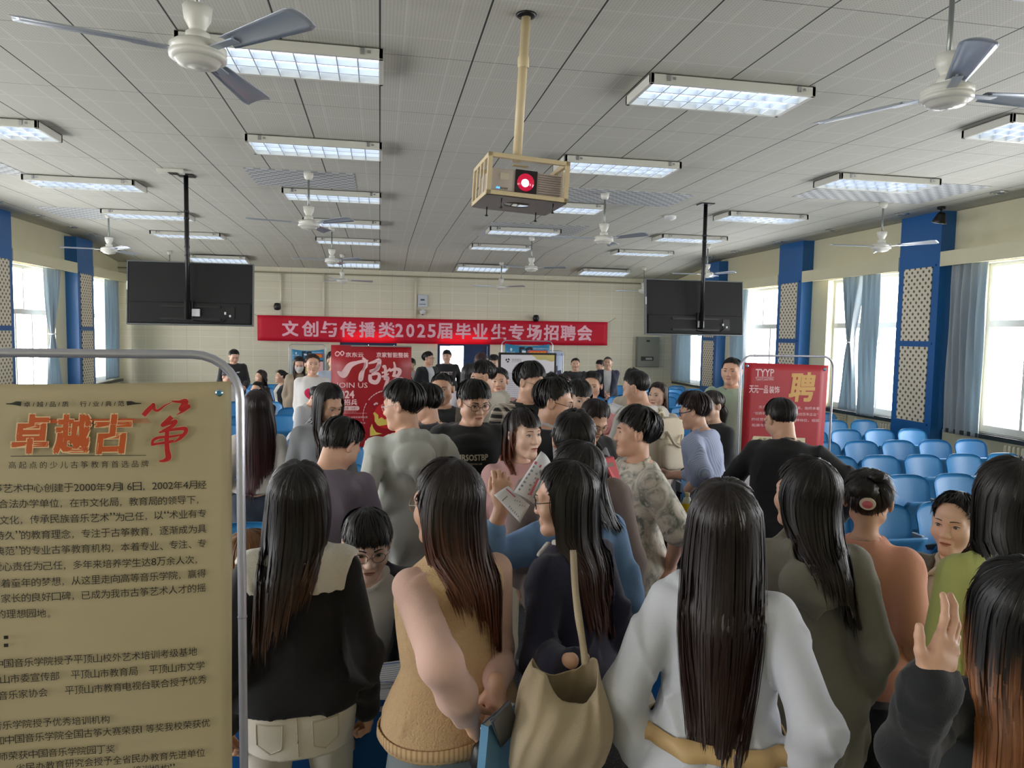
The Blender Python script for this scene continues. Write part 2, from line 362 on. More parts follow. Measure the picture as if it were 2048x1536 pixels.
# ---------------------------------------------------------------- ceiling fans
m_fan = mat('fan_enamel', 'D9D8CF', .3)
m_blade = mat('fan_blade_grey', 'B4BCC6', .3, metal=.35)
m_rod = mat('fan_rod_grey', '8E938F', .35, metal=.6)
def make_fan(nm='ceiling_fan', drop=.58, R=.68):
    t = thing(nm, 'x', 'ceiling fan')
    MB().lathe([(0, 0), (.055, 0), (.05, -.05), (.035, -.075), (.02, -.08), (0, -.08)]).build('ceiling_cup', m_fan, t)
    MB().tube([(0, 0, -.05), (0, 0, -drop+.1)], .0125, 12).build('rod', m_rod, t)
    MB().lathe([(0, -drop+.2), (.062, -drop+.2), (.056, -drop+.15), (.036, -drop+.11), (.03, -drop+.10), (.05, -drop+.09), (.05, -drop+.045), (0, -drop+.045)]).build('canopy', m_fan, t)
    MB().lathe([(0, -drop+.06), (.05, -drop+.055), (.10, -drop+.045), (.118, -drop+.03), (.12, -drop+.012), (.114, -drop+.008), (.114, -drop), (.12, -drop-.004), (.118, -drop-.02), (.10, -drop-.028), (.092, -drop-.03), (.085, -drop-.045), (.05, -drop-.055), (.03, -drop-.056), (.028, -drop-.060), (0, -drop-.060)], n=36).build('motor', m_fan, t)
    b0 = MB(); n = 14
    def sec(r, w):  # a blade section: cambered, pitched
        out = []
        for k in range(7):
            u = -1+2*k/6; y = u*w/2; z = .012*(1-u*u)-y*.21
            out.append((r, y, z))
        return out
    rows = []
    for i in range(n+1):
        f = i/n; r = .20+(R-.20)*f; w = .085+.062*f
        if f > .96: w *= .8
        rows.append(sec(r, w))
    vs = [p for q in rows for p in q]; nv = 7
    fs = [(i*nv+k, i*nv+k+1, (i+1)*nv+k+1, (i+1)*nv+k) for i in range(n) for k in range(nv-1)]
    lo = [(x, y, z-.003) for x, y, z in vs]; o = len(vs)
    b0.add(vs+lo, fs+[tuple(o+i for i in q)[::-1] for q in fs]+[(0, o, o+1, 1)]+[(i*nv, (i+1)*nv, o+(i+1)*nv, o+i*nv) for i in range(n)]+[(i*nv+nv-1, o+i*nv+nv-1, o+(i+1)*nv+nv-1, (i+1)*nv+nv-1) for i in range(n)]+[(n*nv+k, n*nv+k+1, o+n*nv+k+1, o+n*nv+k) for k in range(nv-1)], True)
    b0.box(.10, -.022, -.006, .26, .022, .0)
    for x in (.215, .245): b0.lathe([(.008, .004), (.008, .012), (0, .014)], (x, 0, 0), 8)
    o = b0.build('blade', m_blade, t); o.location = (0, 0, -drop+.012); bl = [o]
    for q in (1, 2): c = o.copy(); COL.objects.link(c); c.parent = t; bl.append(c)
    for q, c in enumerate(bl): c.rotation_euler = (0, 0, 2*PI*q/3)
    return t
fan0 = make_fan(); usedf = False
FANS = [(-.79, 3.42, 197, 'off white ceiling fan hanging nearest the camera over the beige poster side', .58),
        (2.74, 3.14, 118, 'ceiling fan with dark shiny blades beneath the chequered ceiling panel', .58),
        (-.80, 8.5, 195, 'ceiling fan hanging from the chequered panel behind the near left fan', .58),
        (-4.2, 12.3, 190, 'ceiling fan beside the left blue pillar', .58), (2.78, 8.72, 180, 'ceiling fan hanging behind the caged projector', .58),
        (2.75, 12.95, 205, 'ceiling fan over the banner, behind the one that hangs past the projector', .62), (2.80, 16.55, 190, 'small far ceiling fan right above the red banner', .62),
        (-.82, 16.3, 10, 'farthest small ceiling fan against the back wall above the banner text', .62), (-.82, 12.8, 75, 'ceiling fan level with the far lamp above the banner left half', .62),
        (6.42, 8.32, 175, 'ceiling fan in front of the near right blue pillar', .62), (6.23, 12.95, 170, 'ceiling fan just above the right television', .62),
        (-4.47, 16.6, 30, 'ceiling fan mostly hidden by the left television', .62), (6.3, 16.5, 30, 'ceiling fan peeping out beside the left edge of the right television', .62)]
for x, y, a, lab, dr in FANS:
    o = fan0 if not usedf else dup(fan0, (0, 0, 0)); usedf = True
    o.location = (x, y, zceil(y)-.0); o.rotation_euler = (0, 0, math.radians(a)); o['label'] = lab; o['group'] = 'three bladed ceiling fans'
# ---------------------------------------------------------------- hanging televisions, seen from behind
m_tvb = mat('tv_black_metal', '060709', .7, noise=.15, nscale=30); m_tvf = mat('tv_edge_grey', '6E7276', .35, metal=.5); m_blk = mat('black_steel', '0B0C0E', .4)
m_wht = mat('white_plastic', 'D8DADC', .4)
def television(cx, zt, zb, pole, lab, lab2, xr):
    px, py = pole; w = 1.42; h = (zt-zb)/math.cos(.09)
    p = thing('tv_ceiling_mount', lab2, 'television mount', (px, py, ZC))
    MB().tube([(0, 0, 0), (0, 0, -(ZC-2.10))], .026, 14).build('pole', m_blk, p)
    MB().box(-.09, -.09, -.012, .09, .09, 0).build('ceiling_plate', m_blk, p)
    q = MB(); 
    for z in (2.85, 2.95, 2.75, 3.05, 3.28, 3.36): q.lathe([(.031, -.012), (.031, .012)], (0, 0, z-ZC), 12)
    q.build('clamp_ring', m_blk, p)
    MB().box(-.05, .02, 2.09-ZC, .05, .062, 2.32-ZC).build('bracket', m_blk, p)
    t = thing('television', lab, 'television', (cx, py+.085, (zt+zb)/2)); t.rotation_euler = (-.09, 0, .0)
    b = MB(); b.box(-w/2+.012, 0, -h/2+.012, w/2-.012, .05, h/2-.012); b.build('back_panel', m_tvb, t, bevel=.006)
    e = MB(); e.box(-w/2, -.004, -h/2, -w/2+.012, .06, h/2); e.box(w/2-.012, -.004, -h/2, w/2, .06, h/2); e.box(-w/2+.012, -.004, h/2-.012, w/2-.012, .06, h/2); e.box(-w/2+.012, -.004, -h/2, w/2-.012, .06, -h/2+.012)
    e.build('rim', m_tvf, t)
    MB().box(-w/2+.012, .05, -h/2+.012, w/2-.012, .056, h/2-.012).build('screen', mat('tv_screen', '050608', .1), t)
    MB().box(-w/2+.03, -.018, -h/2+.02, w/2-.03, 0, -h/2+.27).build('housing', m_tvb, t, bevel=.01)
    r = MB()
    for z in (-h/2+.07, -h/2+.22): r.box(-.34, -.03, z-.012, .34, -.018, z+.012)
    r.build('mounting_rail', m_blk, t)
    MB().box(xr+.02, -.05, -h/2+.10, xr+.11, -.018, -h/2+.19).build('junction_box', m_wht, t, bevel=.004)
    MB().box(.40, -.024, -h/2+.07, .50, -.0185, -h/2+.22).build('socket_panel', m_blk, t)
    c = MB(); c.tube([(xr+.06, -.03, -h/2+.11), (xr+.0, -.03, -h/2+.06), (.2, -.03, -h/2+.035), (.36, -.03, -h/2+.04), (.45, -.03, -h/2+.12)], .005, 6); c.tube([(xr, -.03, -h/2+.27), (xr+.05, -.035, -h/2+.26), (xr+.065, -.04, -h/2+.19)], .005, 6)
    c.build('cable', m_blk, t)
    pl = MB(); pl.box(.385, -.04, -h/2+.13, .405, -.018, -h/2+.16); pl.box(.44, -.04, -h/2+.10, .46, -.018, -h/2+.125); pl.build('plug', m_wht, t)
    MB().box(-w/2-.002, .0, .03, -w/2+.012, -.006, .13).build('sticker', m_wht, t)
television(-2.215, 2.785, 2.035, (-2.23, 9.0), 'black television seen from behind, hanging in front of the left windows', 'black ceiling pole carrying the television at the left windows', 0)
television(4.235, 2.77, 2.02, (4.30, 9.05), 'black television seen from behind, hanging above the electrical cabinet side', 'black ceiling pole carrying the television near the right pillars', .0)
# ---------------------------------------------------------------- the caged projector on its pole
m_cage = mat('cream_steel', 'D2C09A', .5, noise=.06, nscale=20)
cg = thing('projector_cage', 'cream steel cage with ceiling pole and four levelling bolts', 'projector cage', (.8, 4.03, ZC))
MB().tube([(0, 0, 0), (-.04, 0, 2.97-ZC)], .026, 18).build('pole', m_cage, cg)
MB().lathe([(.0, -.001), (.06, -.001), (.05, -.012), (.027, -.016)], n=14).build('ceiling_hole_ring', m_blk, cg)
q = MB(); q.lathe([(.029, -.03), (.033, -.02), (.033, .02), (.029, .03)], (-.012, 0, -.26), 14); q.build('pole_joint', m_cage, cg)
CW, CD_, CH = .465, .44, .225
cage = bpy.data.objects.new('cage_frame', None); COL.objects.link(cage)
cm = MB(); t = .024
def cb(x0, y0, z0, x1, y1, z1): cm.box(x0, y0, z0, x1, y1, z1)
for x in (0, CW-t):
    for y in (0, CD_-t): cb(x, y, 0, x+t, y+t, CH)
for z in (0, CH-t):
    cb(0, 0, z, CW, t, z+t); cb(0, CD_-t, z, CW, CD_, z+t); cb(0, 0, z, t, CD_, z+t); cb(CW-t, 0, z, CW, CD_, z+t)
for q in (1, 2, 3): y = t+(CD_-2*t)*q/4; cb(0, y-.01, t, .006, y+.01, CH-t); cb(CW-.006, y-.01, t, CW, y+.01, CH-t)
cb(CW*.4, CD_*.45, CH-.006, CW*.6, CD_*.55, CH)
bpy.data.objects.remove(cage)
fr_ = cm.build('cage_frame', m_cage, cg, bevel=.002)
cage_loc = Vector((.565-.8, -.16, 2.755-ZC)); cage_rot = (0.0, 0.05, .06)
fr_.location = cage_loc; fr_.rotation_euler = cage_rot
bp = MB(); n = 40; cx, cy, rr = CW*.48, CD_*.45, .075
ring = [(cx+rr*math.cos(2*PI*i/n), cy+rr*math.sin(2*PI*i/n)) for i in range(n)]
def edge(a):  # where a ray from the hole's centre meets the plate's edge
    dx, dy = math.cos(a), math.sin(a); s = min(((CW-cx)/dx if dx > 1e-9 else -cx/dx if dx < -1e-9 else 9), ((CD_-cy)/dy if dy > 1e-9 else -cy/dy if dy < -1e-9 else 9)); return cx+dx*s, cy+dy*s
out = [edge(2*PI*i/n) for i in range(n)]
for z in (.0, -.004): bp.add([(x, y, z) for x, y in ring+out], [(i, (i+1) % n, n+(i+1) % n, n+i) if z else (n+i, n+(i+1) % n, (i+1) % n, i) for i in range(n)])
o = bp.build('base_plate', mat('grey_plate', '8D8680', .5), cg); o.location = cage_loc; o.rotation_euler = cage_rot
for (x, y) in ((.10, .06), (.08, .36), (CW-.07, .05), (CW-.08, .37)):
    o = MB().tube([(x, y, .0), (x, y, -.055)], .004, 8).lathe([(0, -.05), (.009, -.052), (.009, -.058), (0, -.06)], (x, y, 0), 10).build('levelling_bolt', m_blk, cg); o.location = cage_loc; o.rotation_euler = cage_rot
pj = thing('projector', 'white projector with a glowing pink lens in a cream cage', 'projector', tuple(Vector((.8, 4.03, ZC))+cage_loc))
pj.rotation_euler = cage_rot
m_pj = mat('projector_white', 'B9AFA8', .4)
MB().box(.03, .045, .03, CW-.03, .36, .155).build('body', m_pj, pj, bevel=.008)
MB().box(.165, .038, .035, .29, .046, .158).build('lens_recess', mat('dark_recess', '140B10', .4), pj)
m_lens = mat('projector_lens', '2A0810', .1, emit='FF2050', estr=.55)
MB().lathe([(0, 0), (.048, 0), (.05, -.02), (.044, -.022), (.04, -.01), (.0, -.008)], n=28).xf(Matrix.Translation((.225, .036, .092)) @ Matrix.Rotation(-PI/2, 4, 'X') @ Matrix.Scale(-1, 4, (0, 0, 1))).build('lens', m_lens, pj)
MB().lathe([(0, .006), (.014, .003), (.021, 0), (.014, -.003), (0, -.004)], n=20).xf(Matrix.Translation((.218, .02, .084)) @ Matrix.Rotation(PI/2, 4, 'X')).build('lamp_beam', mat('lamp_glow', 'FFFFFF', .2, emit='FFD8E8', estr=14), pj)
v = MB()
for q in range(9): z = .04+q*.0125; v.box(.30, .036, z, CW-.035, .046, z+.005)
v.build('vent_grille', mat('vent_grey', '8E7F79', .5), pj)
MB().box(.08, .042, .095, .13, .0455, .13).build('sticker', mat('cream_label', 'C9C2AE', .6), pj)
l = MB()
for q in (0, 1): l.lathe([(0, -.004), (.004, -.003), (.005, 0)], (0, 0, 0), 10).xf(Matrix.Identity(4))
l = MB().box(.062, .041, .044, .07, .0455, .052).box(.073, .041, .044, .081, .0455, .052); l.build('indicator_light', mat('blue_led', '2A80FF', .3, emit='4AA0FF', estr=2.5), pj)
lg = MB()
for q in range(5): lg.box(.088+q*.009, .0425, .042, .090+q*.009, .0455, .052)
lg.build('port_mark', m_blk, pj)
# ---------------------------------------------------------------- smaller things on ceiling and walls
sd = thing('smoke_detector', 'round white smoke detector between the right television pole and the projector', 'smoke detector', (4.24, 10.1, ZC)); MB().lathe([(0, -.06), (.05, -.058), (.085, -.035), (.09, 0)]).build('cover', m_wht, sd); MB().lathe([(0, -.068), (.02, -.066), (.025, -.055)]).build('sensor', m_wht, sd)
jb = thing('ceiling_junction_box', 'flat white ceiling box by the left television pole', 'junction box', (-2.30, 8.72, ZC)); MB().box(-.16, -.05, -.045, .12, .05, 0).build('cover', m_house, jb, bevel=.006); MB().box(-.04, -.055, -.05, .06, .055, -.045).build('lid', m_blk, jb)
m_dl = mat('downlight_chrome', 'B9BDBE', .2, metal=.8); m_dk = mat('dark_void', '1A1A1A', .6)
DL = [(1643, 404, 'ceiling'), ]
dl0 = None
for i, (x, y) in enumerate([(7.25, 7.4), (7.25, 9.0), (7.25, 10.6), (7.25, 12.2), (7.25, 13.8), (7.25, 15.0), (-5.45, 12.9), (-5.45, 11.6), (-5.45, 14.2), (-5.45, 15.2)]):
    if dl0 is None:
        dl0 = thing('downlight', 'x', 'downlight'); MB().lathe([(.055, 0), (.095, -.001), (.09, -.012), (.055, -.016), (.055, 0)]).build('trim_ring', m_dl, dl0); MB().lathe([(0, -.002), (.055, -.003)]).build('recess', m_dk, dl0); o = dl0
    else: o = dup(dl0, (0, 0, 0))
    o.location = (x, y, ZC); o['group'] = 'recessed downlights along the walls'
    o['label'] = 'small recessed downlight, %s from the camera over the %s windows' % (('nearest', 'second', 'third', 'fourth', 'fifth', 'sixth')[i] if i < 6 else ('second', 'nearest', 'third', 'farthest')[i-6], 'right' if i < 6 else 'left')
sp0 = None
for x, y, z, lab in ((7.35, 8.40, 3.66, 'black and silver spotlight on the ceiling before the near right pillar'), (7.28, 6.75, 3.64, 'black spotlight cut by the right edge of the photo')):
    if sp0 is None:
        sp0 = thing('ceiling_spotlight', lab, 'spotlight'); o = sp0
        MB().lathe([(0, .13), (.05, .13), (.05, .10), (.012, .09), (.012, .05)]).build('mount', m_blk, sp0)
        MB().lathe([(0, .06), (.04, .06), (.055, .03), (.075, -.04), (.092, -.075), (.088, -.078), (.06, -.06), (0, -.05)]).xf(Matrix.Rotation(.35, 4, 'X')).build('lamp_head', m_blk, sp0)
        MB().lathe([(.078, -.066), (.094, -.076), (.09, -.084), (.078, -.074)]).xf(Matrix.Rotation(.35, 4, 'X')).build('rim', m_dl, sp0); MB().lathe([(0, -.066), (.08, -.071)]).xf(Matrix.Rotation(.35, 4, 'X')).build('lens', mat('spot_lens', 'B8BCC0', .15), sp0)
    else: o = dup(sp0, (0, 0, 0), label=lab)
    o.location = (x, y, z-.01)
# back wall fittings
eb = thing('electrical_cabinet', 'grey steel electrical cabinet on the back wall right of the banner', 'electrical cabinet', (6.70, YB-.14, 1.17))
m_cab = mat('cabinet_grey', '7E7E76', .45, noise=.05)
MB().box(0, .03, 0, .62, .138, .80).build('case', m_cab, eb); MB().box(.015, .015, .015, .605, .03, .785).build('door', m_cab, eb, bevel=.003)
MB().box(.11, .008, .17, .46, .015, .28).build('label_plate', mat('black_label', '2A2C2A', .5), eb); MB().box(.24, .004, .195, .42, .008, .25).build('label_window', mat('pale_label', '9A9C94', .5), eb); MB().box(.25, .002, .67, .34, .015, .72).build('lock', m_blk, eb)
for i, (x, za, zb, lab) in enumerate(((-2.34, 2.34, 3.35, 'cream conduit pipe on the back wall above the banner left end'), (-1.34, 2.34, 3.36, 'cream conduit pipe on the back wall, the second from its left end'), (.88, 2.34, 3.35, 'cream conduit pipe on the back wall running down to the camera'))):
    c = MB(); c.tube([(x, YB-.05, zb), (x, YB-.05, za)], .028, 8)
    o = c.build('conduit', mat('conduit_cream', 'DAD5C2', .5), None); tag(o, lab, 'conduit', 'conduits on the back wall')
cc = thing('security_camera', 'white dome security camera under a small router box on the back wall', 'security camera', (1.05, YB-.10, 2.5)); MB().lathe([(0, -.07), (.05, -.05), (.07, 0), (.07, .03), (0, .03)]).build('dome', m_wht, cc); MB().lathe([(0, -.085), (.025, -.075), (.03, -.06)]).build('lens', m_blk, cc); MB().box(-.03, 0, .02, .03, .10, .06).build('bracket', m_wht, cc)
rt = thing('router_box', 'pale network box with a small antenna mark on the back wall', 'network box', (1.05, YB-.07, 2.66)); MB().box(-.12, 0, -.04, .12, .068, .27).build('case', mat('router_grey', 'C4CAD0', .4), rt, bevel=.01); MB().box(-.05, -.004, .12, .05, 0, .16).build('mark', mat('router_mark', '4A5A70', .4), rt); MB().box(-.08, -.004, .02, .08, 0, .035).build('vent', mat('router_mark', '4A5A70', .4), rt)
for x, z, lab in ((-2.42, 2.55, 'small black wall speaker above the banner left end'), (3.94, 2.40, 'small black wall speaker above the banner right half')):
    s = thing('wall_speaker', lab, 'speaker', (x, YB-.13, z), group='black speakers on the back wall'); MB().lathe([(0, -.09), (.06, -.08), (.085, 0), (.06, .08), (0, .09)], n=16).build('case', m_blk, s); MB().box(-.02, .05, -.02, .02, .129, .02).build('bracket', m_blk, s)
# ---------------------------------------------------------------- banners, posters and their stands
class Sheet:
    """an upright plane through A running along az (0 = +x); picture points are turned into metres along it and up it"""
    def __init__(s, A, az, wave=None):
        s.A = np.array(A, float); s.e = np.array([math.cos(az), math.sin(az), 0]); s.n = np.array([math.sin(az), -math.cos(az), 0]); s.wave = wave
    def uz(s, x, y):
        d = ray(x, y); t = np.dot(s.A-EYE, s.n)/np.dot(d, s.n); p = EYE+d*t
        return float(np.dot(p-s.A, s.e)), float(p[2])
    def pt(s, u, z, lift=0):
        k = s.wave(u, z) if s.wave else 0.0
        q = s.A+s.e*u+s.n*(lift+k); return (q[0], q[1], z)
    def line(s, ink, body, xr, yr, hpx, width=None, align='r', xl=None, yl=None, **k):
        """a line of text given by its right end (or its left end) and its height in the photo"""
        u, z = s.uz(xr, yr); h = s.uz(xr, yr-hpx/2)[1]-s.uz(xr, yr+hpx/2)[1]
        ink.text(body, u, z-h/2, h, width=width, align=align, **k)
m_steel = mat('pale_steel_tube', 'B9BAC6', .25, metal=.55)
def frame_stand(name, label, sh, u0, u1, ztop, r=.0095, rad=.11, group=None, feet=True):
    c = sh.pt((u0+u1)/2, 0); t = thing(name, label, 'banner stand', c, group=group)
    P = lambda u, z: tuple(np.array(sh.A+sh.e*u+sh.n*-.012+np.array([0, 0, z-sh.A[2]]))-np.array([c[0], c[1], 0]))
    pts = [P(u0, .02)]+[P(u0, z) for z in (ztop*.5, ztop-rad)]+[P(u0+rad-rad*math.cos(a), ztop-rad+rad*math.sin(a)) for a in np.linspace(.2, PI/2, 7)]
    pts += [P(u1-rad+rad*math.sin(a), ztop-rad+rad*math.cos(a)) for a in np.linspace(0, PI/2, 8)]+[P(u1, z) for z in (ztop*.5, .02)]
    MB().tube(pts, r, 14).build('frame_tube', m_steel, t)
    b = MB(); b.tube([P(u0, .35), P(u1, .35)], r*.8, 10); b.build('cross_bar', m_steel, t)
    for u in (u0, u1):
        a = np.array(P(u, .02)); MB().tube([a+sh.n*.2, a-sh.n*.2], r*1.05, 10).build('foot', m_steel, t)
    j = MB()
    for u in (u0, u1): j.tube([P(u, 1.30), P(u, 1.303)], r*1.12, 12)
    j.build('joint_ring', mat('tube_joint', '8E8FA0', .3, metal=.5), t)
    return t
def hang_sheet(name, label, cat, sh, u0, u1, z0, z1, m, nu=24, nv=40, shape=None, group=None):
    t = thing(name, label, cat, sh.pt((u0+u1)/2, z0), group=group); L = np.array(t.location)
    shape = shape or (lambda a, b: (u0+(u1-u0)*a, z0+(z1-z0)*b))
    mb = MB(); mb.grid(lambda a, b: tuple(np.array(sh.pt(*shape(a, b)))-L), nu, nv)
    o = mb.build('sheet', m, t); md = o.modifiers.new('cloth', 'SOLIDIFY'); md.thickness = .0012; md.offset = -1
    return t, o, L
def ink_on(sh, L, fn=None): return Ink(lambda u, z, lift: tuple(np.array(sh.pt(*(fn(u, z) if fn else (u, z)), lift))-L))
def eyelets(t, sh, L, pts, r=.012):
    for u, z in pts:
        mb = MB(); c = np.array(sh.pt(u, z, .002))-L
        ring = [(math.cos(2*PI*k/20), math.sin(2*PI*k/20)) for k in range(20)]
        mb.add([tuple(c+sh.e*a*r+np.array([0, 0, b*r])) for a, b in ring]+[tuple(c+sh.e*a*r*.6+np.array([0, 0, b*r*.6])+sh.n*.003) for a, b in ring], [(k, (k+1) % 20, 20+(k+1) % 20, 20+k) for k in range(20)], True)
        mb.build('eyelet', mat('eyelet_metal', 'A9C4D0', .2, metal=.9), t)
        mb = MB(); mb.add([tuple(c+sh.e*a*r*.62+np.array([0, 0, b*r*.62])+sh.n*.001) for a, b in ring], [tuple(range(20))]); mb.build('eyelet_hole', mat('eyelet_blue', '3D9AC9', .4), t)
# --- the big beige poster in front
A = dep(463, 1100, 1.70); shL = Sheet(A, math.radians(3.2), lambda u, z: .006*math.sin(u*9+z*2.5)+.004*math.sin(z*7+u*3))
uR, zT = shL.uz(462, 763); uP, zF = shL.uz(478, 711)
frame_stand('banner_stand', 'near steel tube stand arching above the beige poster', shL, -.835, uP, shL.uz(300, 711)[1]+.003, r=.0102, rad=.105)
m_beige = mat('beige_poster_print', 'B5A786', .45, noise=.07, nscale=4)
tP, oP, LP = hang_sheet('poster', 'large beige poster with orange and red title characters in front', 'poster', shL, -.80, uR, .12, zT, m_beige, 30, 60, shape=lambda a, b: (-.80+(uR+.80+.0)*a*(1-.0)-.012*(1-b)*a, .12+(zT-.12)*b-.010*b*math.sin(PI*a)*.6))
ik = ink_on(shL, LP)
INK = [mat('poster_ink_dark', '1E1A14', .5), mat('poster_ink_orange', 'C4561E', .5), mat('poster_ink_red', 'BC1820', .5), mat('poster_ink_pale', 'E6C79A', .5)]
def tl(body, xr, yr, h=16.2, xl=None, yl=None, mi=0, bold=.0, n=None):
    u, z = shL.uz(xr, yr)
    if xl is None: shL.line(ik, body, xr, yr, h, mi=mi, bold=bold)
    else:
        u0, z0 = shL.uz(xl, yl); hh = shL.uz(xr, yr-h/2)[1]-shL.uz(xr, yr+h/2)[1]
        ik.text(body, u0, z0-hh/2, hh, width=u-u0, mi=mi, bold=bold, rot=math.atan2(z-z0, u-u0))
CHW = (shL.uz(413, 1145)[0]-shL.uz(3, 1166)[0])/21     # one character of the running text
def body(s, xr, yr, yl, h=16.5):
    """running text set from its right end so that characters keep one pitch"""
    u1, z1 = shL.uz(xr, yr); u0, z0 = shL.uz(0, yl); rot = math.atan2(z1-z0, u1-u0); hh = shL.uz(xr, yr-h/2)[1]-shL.uz(xr, yr+h/2)[1]
    i = len(s)-1; u = u1; half = set('0123456789 “”'); 
    while i >= 0:
        ch = s[i]; w = CHW*(.56 if ch in half else 1.0); u -= w
        if ch != ' ' and u > -.79:
            z = z1+(u-u1)*math.tan(rot)
            if ch in '，。、': ik.text(ch, u+.1*w, z-hh*.55, hh*.30, mi=0)
            elif ch in '“”': ik.text(ch, u+.1*w, z+hh*.15, hh*.38, mi=0)
            elif ch == '一': ik.text(ch, u+.05*w, z-hh*.05, hh*.1, mi=0)
            elif ch.isdigit(): ik.text(ch, u+.06*w, z-hh*.42, hh*.84, mi=0)
            else: ik.text(ch, u+.04*w, z-hh/2, hh*(.92 if ch in '己口已四下' else 1), width=.92*w, mi=0)
        i -= 1
body('卓越古筝艺术中心创建于2000年9月16日，2002年4月经', 413, 970, 977)
body('批准成为合法办学单位，在市文化局，教育局的领导下，', 410, 999.5, 1008)
body('弘扬传统文化，传承民族音乐艺术”为己任，以“术业有专', 413, 1026.7, 1040.5)
body('攻、精益求精持久”的教育理念，专注于古筝教育，逐渐成为具', 413, 1057.6, 1071)
body('示范、典范”的专业古筝教育机构，本着专业、专注、专', 413, 1086, 1101.8)
body('心、爱心责任为己任，多年来培养学生达8万余人次，', 408, 1117.5, 1133)
body('学生载着童年的梦想，从这里走向高等音乐学院，赢得', 413, 1145, 1166)
body('了家长的良好口碑，已成为我市古筝艺术人才的摇', 413, 1173, 1196)
body('篮的理想园地。', 116, 1223, 1227)
body('中国音乐学院授予平顶山校外艺术培训考级基地', 397, 1297, 1326.6)
body('平顶山市委宣传部  平顶山市教育局  平顶山市文学', 412, 1325, 1358)
body('平顶山市音乐家协会   平顶山市教育电视台联合授予优秀', 416, 1352, 1390.5)
body('音乐学院授予优秀培训机构', 223, 1433.5, 1451)
body('参加中国音乐学院全国古筝大赛荣获1等奖我校荣获优', 423, 1438, 1481)
body('教师荣获中国音乐学院园丁奖', 233, 1493, 1514)
body('省民办教育研究会授予全省民办教育先进单位', 413, 1497, 1541)
body('培训机构”', 352, 1529, 1556)
for y in (1272, 1288): u, z = shL.uz(15, y); ik.rect(u-.0045, z-.004, u+.0045, z+.004, 0)
tl('卓 / 越 / 品 / 质', 141, 807, 10.5, 52, 808, bold=.012); tl('行 / 业 / 典 / 范', 251, 806, 10.5, 164, 807, bold=.012)
for xa, xb, ya in ((15, 46, 807), (285, 256, 806)):
    a, c = shL.uz(xa, ya), shL.uz(xb, ya); ik.stroke([a, ((a[0]*.6+c[0]*.4), a[1]), ((a[0]*.3+c[0]*.7), a[1]+.001), c], [.0015, .004, .009, .010], 0)
for s, xa, xb in (('卓', 28, 101), ('越', 112, 184), ('古', 197, 264)):
    (u0, z0), (u1, z1) = shL.uz(xa, 905), shL.uz(xb, 829)
    ik.text(s, u0, z0, z1-z0, width=(u1-u0)*.99, bold=.052, shear=.16, mi=3); ik.text(s, u0+.001, z0+.001, z1-z0-.002, width=(u1-u0)*.97, bold=.034, shear=.16, mi=1)
(u0, z0), (u1, z1) = shL.uz(80, 846), shL.uz(270, 836); ik.rect(u0, z0, u1, z1, 1)
for q in range(3): (u0, z0), (u1, z1) = shL.uz(268, 845-q*3.4), shL.uz(304-q*3, 843.6-q*3.4); ik.rect(u0, z0, u1, z1, 1)
def br(pts, w, mi=2): 
    ps = [shL.uz(x, y) for x, y in pts]; s_ = shL.uz(400, 900)[0]-shL.uz(399, 900)[0]; ik.stroke(ps, [v*s_+.0016 for v in w], 3, .0016); ik.stroke(ps, [v*s_ for v in w], mi, .0022)
br([(289, 830), (296, 822), (306, 812), (309, 808), (311, 818), (318, 820), (332, 810), (345, 804)], [9, 10, 9, 6, 6, 5, 3, 1])
br([(345, 802), (360, 803), (372, 803), (362, 818), (371, 815), (379, 812), (367, 822), (354, 829)], [3, 6, 13, 8, 9, 8, 5, 1])
br([(345, 833), (336, 841), (326, 850), (338, 847), (352, 842), (346, 851), (334, 857), (325, 861)], [10, 9, 7, 5, 9, 8, 5, 3])
br([(320, 864), (338, 860), (358, 857), (371, 857), (372, 864), (362, 875), (350, 883)], [4, 5, 7, 9, 8, 7, 3])
br([(306, 890), (308, 880), (320, 874), (345, 872), (368, 868)], [4, 6, 6, 5, 4])
br([(307, 888), (318, 886), (333, 884), (349, 881)], [6, 5, 6, 7])
br([(336, 858), (335, 880), (336, 900), (338, 914), (330, 920), (320, 921)], [8, 9, 10, 12, 7, 3])
(u0, z0), (u1, z1) = shL.uz(24, 911.5), shL.uz(294, 909.5); ik.poly([(u0, z0-.0007), (u1, z1-.0007), (u1, z1+.0007), (u0, z0+.0007)], 0)
tl('高 起 点 的 少 儿 古 筝 教 育 首 选 品 牌', 299, 926, 14, 20, 929)
ik.build('lettering', INK, oP).matrix_parent_inverse = Matrix.Identity(4)
eyelets(tP, shL, LP, [shL.uz(438, 786)], .0085)
# --- the red cloth banner on the back wall
shB = Sheet((0, YB-.10, 2.0), 0, lambda u, z: .012*math.sin(u*2.3)+.006*math.sin(u*9+z*3))
m_red, N, L, b = newmat('red_banner_cloth'); b.inputs['Base Color'].default_value = (*lin('D81538'), 1); b.inputs['Roughness'].default_value = .6
mx = N.new('ShaderNodeMixShader'); tl_ = N.new('ShaderNodeBsdfTranslucent'); tl_.inputs['Color'].default_value = (*lin('F03040'), 1); mx.inputs[0].default_value = .25
tp_ = N.new('ShaderNodeBsdfTransparent'); tp_.inputs['Color'].default_value = (*lin('FF5050'), 1); m2 = N.new('ShaderNodeMixShader'); m2.inputs[0].default_value = .10
L.new(b.outputs[0], mx.inputs[1]); L.new(tl_.outputs[0], mx.inputs[2]); L.new(mx.outputs[0], m2.inputs[1]); L.new(tp_.outputs[0], m2.inputs[2]); L.new(m2.outputs[0], N['Material Output'].inputs[0])
(ua, za), (ub, zb) = shB.uz(515, 681), shB.uz(1215, 646); zta = shB.uz(515, 630)[1]
